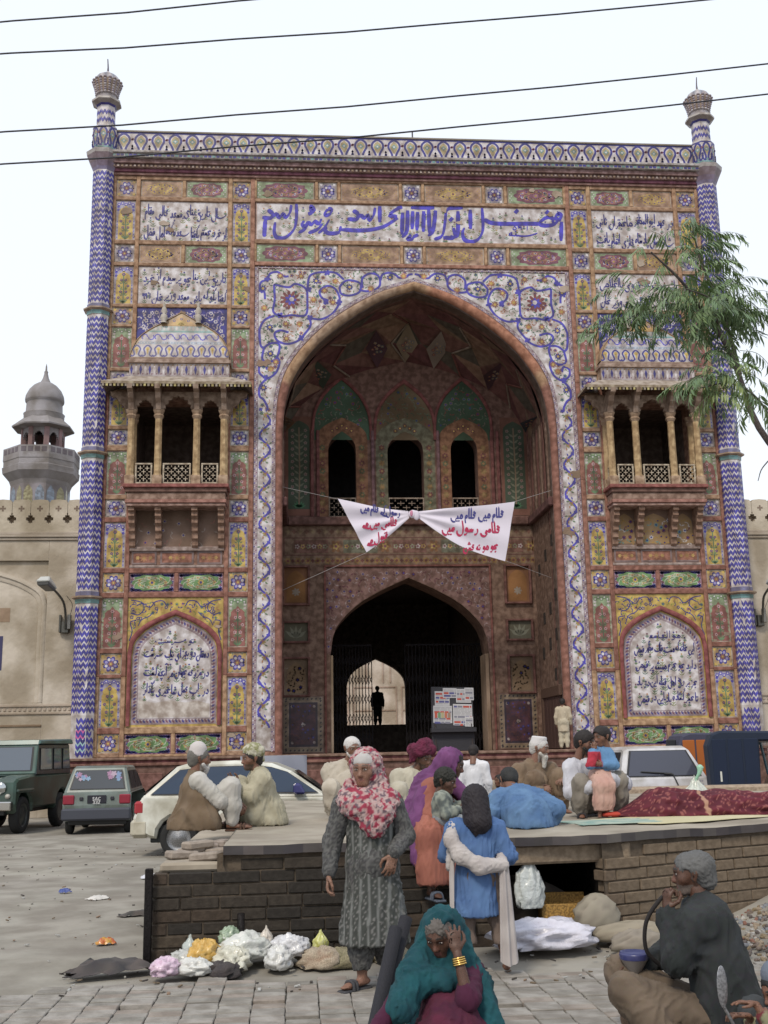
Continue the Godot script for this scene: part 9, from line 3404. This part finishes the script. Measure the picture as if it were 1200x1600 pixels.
	o={"skin":brown,"pel":VV(0.13,0.13,-0.1),"neck":VV(0.18,0.58,0.0),"head":VV(0.23,0.75,0.05),"cf":VV(0.2,0,1),"hf":VV(0.3,-0.2,1),"brow":Color(0.35,0.33,0.3),"stubble":Color(0.5,0.48,0.46),
		"arms":[[VV(-0.01,0.5,0),VV(0.02,0.25,0.14),VV(0.22,0.52,0.17),VV(0.15,1,0),VV(0.2,0.1,-1),1,1.0],[VV(0.36,0.5,0),VV(0.4,0.28,0.12),VV(0.2,0.3,0.25),VV(-1,0.2,0),VV(0,0,-1),-1,0.6]],
		"legs":[[VV(0.04,0.13,-0.05),VV(-0.01,0.34,0.25),VV(0.02,0.075,0.17),VV(-0.1,0,1)],[VV(0.24,0.13,-0.05),VV(0.32,0.34,0.25),VV(0.3,0.075,0.17),VV(0.1,0,1)]]}
	ht=human(t,o)
	hair(t,ht,Color(0.5,0.48,0.47))
	beard(t,ht,Color(0.5,0.48,0.46),0.02)
	cream=noisy(Color(0.34,0.3,0.245),Color(0.43,0.385,0.32),5.0,24,1.0)
	p=torso(o,0.04)
	p.append_array(sleeves(o,0.035,0.8))
	p.append([VV(0.15,0.3,0.1),VV(0.15,0.08,0.15),0.16,0.18,0.06])
	garment(t,"long_shirt",cream,p,{"fold":0.018,"freq":Vector3(11,6,11),"cuts":[[VV(0,0.004,0),Vector3.DOWN]]})
	garment(t,"trousers",cream,trousers(o,0.032,0.025),{"fold":0.016})
	t=thing("person","man in a large maroon turban and cream shirt sitting behind the purple shawled woman","person",VV(-2.45,PTOP,17.4))
	o={"skin":brown*0.8,"pel":VV(0.24,0.13,-0.05),"neck":VV(0.3,0.49,0.0),"head":VV(0.39,0.63,0.05),"cf":VV(0.4,0,1),"hf":VV(0.7,-0.3,0.8),"stubble":Color(0.06,0.045,0.04),
		"arms":[[VV(0.12,0.42,0),VV(0.08,0.2,0.1),VV(0.25,0.15,0.25)],[VV(0.46,0.42,-0.05),VV(0.52,0.2,0.1),VV(0.4,0.15,0.25)]],
		"legs":[[VV(0.16,0.12,0),VV(0.1,0.3,0.3),VV(0.15,0.075,0.25),VV(0,0,1)],[VV(0.34,0.12,0),VV(0.5,0.3,0.3),VV(0.4,0.075,0.25),VV(0,0,1)]]}
	ht=human(t,o)
	hair(t,ht,Color(0.02,0.015,0.015))
	garment(t,"turban",noisy(Color(0.07,0.008,0.025),Color(0.13,0.018,0.05),9.0,25,1.0),[[Vector3(-0.07,0.09,0.05),Vector3(0.07,0.11,0.04),0.06,0.06,0.02],[Vector3(0.09,0.1,0.02),Vector3(0.06,0.1,-0.1),0.06,0.065,0.02],[Vector3(-0.1,0.09,0.02),Vector3(-0.07,0.08,-0.1),0.065,0.065,0.02],[Vector3(-0.04,0.15,0.0),Vector3(0.06,0.15,-0.03),0.07,0.075,0.02],[Vector3(-0.07,0.06,-0.1),Vector3(0.07,0.08,-0.11),0.06,0.06,0.02],[Vector3(-0.1,0.03,-0.05),Vector3(-0.11,-0.06,-0.05),0.05,0.03,0.02]],{"h":0.011,"xf":ht,"fold":0.014,"freq":Vector3(25,40,25),"cuts":[[Vector3(0,0.055,0.08),Vector3(0,-1,0.9)]]})
	p=torso(o,0.035)
	p.append_array(sleeves(o,0.03))
	garment(t,"long_shirt",noisy(Color(0.38,0.35,0.28),Color(0.46,0.43,0.35),5.0,26,1.0),p,{"fold":0.016})
	garment(t,"trousers",Color(0.4,0.37,0.3),trousers(o,0.032,0.025))
func mother(dark:Color,brown:Color)->void:
	var t:=thing("person","woman in a purple shawl and orange clothes seated on the platform edge with a child","person",VV(-2.35,PTOP,20.35))
	var o:={"near":true,"s":0.95,"skin":dark,"pel":VV(-0.06,0.12,-0.14),"neck":VV(0.12,0.46,-0.05),"head":VV(0.215,0.595,0.0),"cf":VV(0.75,0,0.6),"hf":VV(1,-0.3,0.3),
		"arms":[[VV(0.02,0.4,0.13),VV(-0.02,0.2,0.26),VV(0.16,0.17,0.4),VV(1,0.2,0),VV(0,0.3,-1),1,0.6],[VV(0.22,0.4,-0.14),VV(0.32,0.2,0.0),VV(0.22,0.25,0.16),VV(-0.3,0.4,1),VV(-1,0,0),-1,0.6]],
		"legs":[[VV(-0.1,0.12,-0.02),VV(-0.03,0.07,0.34),VV(-0.03,-0.36,0.36),VV(0.3,0,1)],[VV(0.06,0.12,-0.14),VV(0.16,0.06,0.3),VV(0.17,-0.36,0.33),VV(0.3,0,1)]]}
	var ht:=human(t,o)
	hair(t,ht,Color(0.012,0.01,0.01))
	var og:=noisy(Color(0.24,0.085,0.06),Color(0.32,0.12,0.085),4.0,30,1.0)
	var p:=torso(o,0.03)
	p.append_array(sleeves(o,0.025))
	garment(t,"dress",og,p,{"h":0.015,"fold":0.013})
	p=trousers(o,0.055,0.05)
	p.append([VV(-0.04,0.1,0.1),VV(-0.02,0.03,0.34),0.13,0.12,0.06])
	p.append([VV(-0.02,0.03,0.36),VV(-0.02,-0.3,0.38),0.1,0.12,0.06])
	garment(t,"trousers",og,p,{"h":0.014,"fold":0.02,"freq":Vector3(14,3,14),"cuts":[[VV(0,-0.34,0),Vector3.DOWN]]})
	var pu:=noisy(Color(0.1,0.03,0.1),Color(0.16,0.055,0.155),5.0,31,1.0)
	garment(t,"shawl",pu,[[VV(0.2,0.63,-0.01),VV(0.18,0.6,-0.03),0.12,0.12,0.03],[VV(0.14,0.52,-0.04),VV(0.05,0.4,-0.06),0.11,0.16,0.06],[VV(0.05,0.4,-0.05),VV(-0.09,0.18,0.0),0.165,0.15,0.06],[VV(0.0,0.36,0.12),VV(-0.12,0.1,0.24),0.11,0.1,0.06],[VV(-0.12,0.1,0.24),VV(-0.13,-0.15,0.33),0.085,0.06,0.05],[VV(0.2,0.5,0.04),VV(0.3,0.34,0.06),0.05,0.07,0.05]],
		{"h":0.014,"holes":[[VV(0.32,0.58,0.04),VV(0.31,0.53,0.05),0.085,0.075],[VV(0.24,0.57,0.14),VV(0.3,0.57,0.12),0.05,0.05]],"fold":0.018,"freq":Vector3(11,5,11)})
	sandals(t,o,Color(0.1,0.12,0.16))
	t=thing("person","small dark haired child in grey clothes on the lap of the purple shawled woman","person",VV(-2.35,PTOP,20.35))
	o={"near":true,"s":0.55,"skin":dark,"pel":VV(0.07,0.17,0.3),"neck":VV(0.09,0.36,0.31),"head":VV(0.115,0.465,0.32),"cf":VV(1,0,0.2),"hf":VV(0.9,-0.2,0.45),"hs":0.85,
		"arms":[[VV(0.07,0.33,0.4),VV(0.1,0.21,0.44),VV(0.21,0.25,0.42),VV(1,0.3,0),VV(0,0,-1),1,0.7],[VV(0.1,0.33,0.22),VV(0.2,0.25,0.22),VV(0.27,0.28,0.3),VV(0.6,0.4,0.4),VV(0,0,-1),-1,0.7]],
		"legs":[[VV(0.07,0.16,0.34),VV(0.22,0.15,0.42),VV(0.24,0.0,0.44),VV(0.5,0,0.8)],[VV(0.07,0.16,0.26),VV(0.24,0.15,0.32),VV(0.28,0.0,0.36),VV(0.5,0,0.8)]]}
	ht=human(t,o)
	hair(t,ht,Color(0.014,0.012,0.011),[[Vector3(0,0.05,0.0),Vector3(0,0.04,0.05),0.092,0.06,0.03]],[],"hair",0.012)
	p=torso(o,0.03)
	p.append_array(sleeves(o,0.02,0.9))
	garment(t,"jacket",noisy(Color(0.1,0.115,0.11),Color(0.24,0.26,0.22),14.0,33,2.0),p,{"h":0.012})
	garment(t,"trousers",Color(0.2,0.22,0.24),trousers(o,0.02),{"h":0.013})
func platform_right(brown:Color,pale:Color)->void:
	var t:=thing("person","man in sky blue clothes crouching with his bent back to the viewer","person",VV(-1.35,PTOP,19.45))
	var o:={"skin":brown,"pel":VV(0.03,0.1,0.1),"neck":VV(-0.03,0.3,-0.18),"head":VV(-0.075,0.41,-0.27),"cf":VV(-0.1,-0.75,-0.65),"hf":VV(-0.25,-0.7,-0.7),"eyes":false,"up":VV(0,0.7,-0.7),
		"arms":[[VV(0.16,0.25,-0.12),VV(0.31,0.16,0.02),VV(0.31,0.06,-0.12),VV(0.1,-0.6,-0.5),VV(-1,0,0),1,0.6],[VV(-0.2,0.25,-0.12),VV(-0.27,0.13,-0.05),VV(-0.24,0.06,-0.25),VV(0.2,-0.4,-0.8),VV(1,0,0),-1,0.6]],
		"legs":[[VV(0.13,0.12,0.0),VV(0.24,0.21,-0.3),VV(0.24,0.075,-0.12),VV(0.2,0,-1)],[VV(-0.09,0.12,0.0),VV(-0.18,0.21,-0.3),VV(-0.18,0.075,-0.12),VV(-0.2,0,-1)]]}
	var ht:=human(t,o)
	hair(t,ht,Color(0.014,0.012,0.012))
	var bl:=noisy(Color(0.065,0.13,0.26),Color(0.1,0.185,0.32),4.0,40,1.0)
	var p:=torso(o,0.05)
	p.append_array(sleeves(o,0.035,0.85))
	p.append([VV(0.0,0.22,-0.08),VV(0.03,0.12,0.08),0.13,0.18,0.08])
	p.append([VV(0.03,0.12,0.08),VV(0.03,0.02,0.1),0.19,0.22,0.06])
	p.append([VV(0.17,0.14,-0.08),VV(0.22,0.03,-0.02),0.09,0.1,0.06])
	garment(t,"long_shirt",bl,p,{"h":0.016,"fold":0.02,"freq":Vector3(12,3.5,12),"cuts":[[VV(0,0.006,0),Vector3.DOWN]]})
	garment(t,"trousers",bl,trousers(o,0.04,0.03))
	t=thing("person","white bearded old man in brown clothes and a tall white cap, squatting","person",VV(-0.75,PTOP,17.2))
	o={"skin":pale,"pel":VV(-0.05,0.13,-0.1),"neck":VV(0.0,0.54,0.0),"head":VV(0.065,0.71,0.05),"cf":VV(0.5,0,0.85),"hf":VV(0.9,-0.12,0.5),"brow":Color(0.4,0.38,0.35),"stubble":Color(0.5,0.48,0.45),
		"arms":[[VV(-0.19,0.45,0.08),VV(-0.24,0.2,0.18),VV(-0.02,0.26,0.33),VV(1,0.1,0),VV(0,-0.4,-1),1,0.6],[VV(0.19,0.46,-0.06),VV(0.32,0.28,0.05),VV(0.26,0.38,0.24),VV(-0.3,-0.2,1),VV(0,-1,0),-1,0.6]],
		"legs":[[VV(-0.12,0.13,0.0),VV(-0.06,0.38,0.28),VV(-0.04,0.075,0.2),VV(0.2,0,1)],[VV(0.08,0.13,-0.05),VV(0.25,0.4,0.2),VV(0.27,0.075,0.16),VV(0.3,0,1)]]}
	ht=human(t,o)
	hair(t,ht,Color(0.5,0.48,0.46))
	skullcap(t,ht,Color(0.56,0.54,0.54),0.042)
	beard(t,ht,Color(0.5,0.48,0.44),0.1)
	var br:=noisy(Color(0.13,0.09,0.058),Color(0.19,0.135,0.09),5.0,41,1.0)
	p=torso(o,0.045)
	p.append_array(sleeves(o,0.035))
	p.append([VV(-0.02,0.3,0.1),VV(0.0,0.08,0.12),0.17,0.19,0.06])
	garment(t,"long_shirt",br,p,{"fold":0.018,"freq":Vector3(11,6,11),"cuts":[[VV(0,0.004,0),Vector3.DOWN]]})
	garment(t,"trousers",br,trousers(o,0.036,0.03),{"fold":0.016})
	t=thing("person","dark haired man in a pale grey shirt sitting with a child in his arms","person",VV(-0.3,PTOP,18.1))
	o={"skin":brown,"pel":VV(-0.04,0.14,-0.12),"neck":VV(-0.06,0.58,0.0),"head":VV(-0.09,0.76,0.05),"cf":VV(0.25,0,1),"hf":VV(0.85,-0.2,0.65),"stubble":Color(0.03,0.025,0.02),
		"arms":[[VV(-0.23,0.5,0.02),VV(-0.28,0.26,0.14),VV(-0.07,0.33,0.36),VV(1,0.15,0.1),VV(0,0.2,-1),1,0.5],[VV(0.13,0.5,0.0),VV(0.28,0.33,0.14),VV(0.06,0.4,0.36),VV(-1,0.1,0.1),VV(0,0,-1),-1,0.5]],
		"legs":[[VV(-0.13,0.13,-0.03),VV(-0.2,0.35,0.24),VV(-0.2,0.075,0.18),VV(-0.2,0,1)],[VV(0.06,0.13,-0.03),VV(0.2,0.37,0.22),VV(0.22,0.075,0.14),VV(0.2,0,1)]]}
	ht=human(t,o)
	hair(t,ht,Color(0.012,0.011,0.011),[[Vector3(0,0.07,0.0),Vector3(0,0.06,0.06),0.075,0.05,0.03]])
	beard(t,ht,Color(0.02,0.016,0.014),0.0)
	p=torso(o,0.035)
	p.append_array(sleeves(o,0.035,0.85))
	garment(t,"shirt",noisy(Color(0.38,0.38,0.42),Color(0.5,0.5,0.54),5.0,42,1.0),p,{"fold":0.016})
	garment(t,"trousers",noisy(Color(0.17,0.15,0.125),Color(0.24,0.215,0.18),5.0,43,1.0),trousers(o,0.034,0.035),{"fold":0.018,"freq":Vector3(14,4,14),"cuts":[[VV(0,0.03,0),Vector3.DOWN]]})
	sandals(t,o,Color(0.03,0.025,0.03))
	t=thing("person","little barefoot child in a blue and red top and pink trousers held by the man","person",VV(-0.3,PTOP,18.1))
	o={"s":0.6,"skin":brown,"pel":VV(0.0,0.42,0.26),"neck":VV(0.02,0.7,0.24),"head":VV(0.045,0.82,0.25),"cf":VV(-0.7,0,0.7),"hf":VV(-0.9,-0.15,0.5),"hs":0.88,
		"arms":[[VV(-0.06,0.65,0.3),VV(-0.12,0.54,0.36),VV(-0.07,0.69,0.36),VV(0.1,1,0),VV(0.3,0,-1),1,0.9],[VV(0.1,0.65,0.24),VV(0.14,0.53,0.32),VV(0.0,0.54,0.38),VV(-1,0.2,0),VV(0,0,-1),-1,0.7]],
		"legs":[[VV(-0.04,0.41,0.28),VV(-0.06,0.33,0.44),VV(-0.07,0.06,0.42),VV(-0.3,0,1)],[VV(0.05,0.41,0.28),VV(0.03,0.33,0.44),VV(0.01,0.06,0.41),VV(0.1,0,1)]]}
	ht=human(t,o)
	hair(t,ht,Color(0.012,0.011,0.011),[[Vector3(0,0.06,0.02),Vector3(0,0.05,0.06),0.078,0.055,0.03]])
	p=torso(o,0.022)
	p.append_array(sleeves(o,0.018,0.85))
	var top:=func(q:Vector3,_n):return Color(0.35,0.03,0.05) if q.x<0.0 and q.z>0.28 and q.y>0.52 and q.y<0.67 else Color(0.1,0.21,0.37)
	garment(t,"top",top,p,{"h":0.013})
	garment(t,"trousers",noisy(Color(0.4,0.23,0.19),Color(0.47,0.3,0.25),5.0,44,1.0),trousers(o,0.03,0.035),{"h":0.014,"fold":0.014,"freq":Vector3(16,4,16),"cuts":[[VV(0,0.08,0),Vector3.DOWN]]})
func velvet()->void:
	var t:=thing("velvet_bundle","long bundle under a dark red velvet cover with gold embroidery lying on the platform","bundle",VV(0.9,PTOP+0.02,18.5))
	var nz:=FastNoiseLite.new()
	nz.seed=9
	nz.frequency=1.0
	nz.fractal_octaves=2
	var p:=PackedVector3Array()
	var cs:=PackedColorArray()
	var nu:=44
	var nv:=260
	for j in nv:
		var u:=float(j)/(nv - 1)
		var x:=-1.13+u*3.3
		var hgt:=(0.03+0.2*smoothstep(0.0,0.16,u)+0.03*sin(u*9.0))*(1.0-0.12*exp(-pow((u - 0.27)*30,2)))
		var wid:=0.1+0.2*smoothstep(0.0,0.12,u)
		for i in nu:
			var a:=PI*(1.08*i/(nu - 1)-0.04)
			var k:=nz.get_noise_3d(x*4.0,i*0.2,2.0)
			var r:=1.0+0.16*k
			p.append(Vector3(x+0.03*k,maxf(sin(a)*hgt*r+0.01,-0.005),cos(a)*wid*r+(0.05*sin(x*2.0))))
			var line:=minf(absf(nz.get_noise_2d(x*4.0,i*0.22+40.0)),absf(nz.get_noise_2d(x*9.0,i*0.45+80.0)-0.25))
			var c:=Color(0.055,0.003,0.01).lerp(Color(0.1,0.006,0.018),clampf(0.5+k,0,1))
			if line<0.03:
				c=Color(0.22,0.07,0.06)
			if absf(x+0.22)<0.02 or absf(x - 0.62-i*0.007)<0.02:
				c=Color(0.32,0.18,0.12)
			cs.append(c)
	var mb:=MB.new()
	mb.grid(p,nu,nv,false,false,cs)
	part("velvet_cover",mb,M.velvet,t)
	mb=MB.new().ink(Color(0.4,0.05,0.03))
	mb.ball(VV(-1.14,0.02,0.0),VV(0.12,0.03,0.09),12,6)
	part("red_lining",mb,M.cloth,t)
	var b:=thing("knotted_bag","pale plastic bag tied with a green knot behind the red velvet bundle","bag",VV(0.95,PTOP+0.0,17.7))
	part("bag",crumple(VV(0.2,0.2,0.16),301,Color(0.42,0.45,0.4),Color(0.58,0.6,0.54),0.3),M.film,b).position.y=0.1
	mb=MB.new().ink(Color(0.28,0.5,0.36))
	mb.tube(curve3([VV(0,0.26,0),VV(0.01,0.34,0),VV(0.05,0.42,0.02),VV(0.07,0.5,0.0)],4),[0.05,0.035,0.025,0.02,0.016,0.016,0.018,0.02,0.024,0.028,0.034,0.04,0.02],8)
	part("knot",mb,M.film,b)
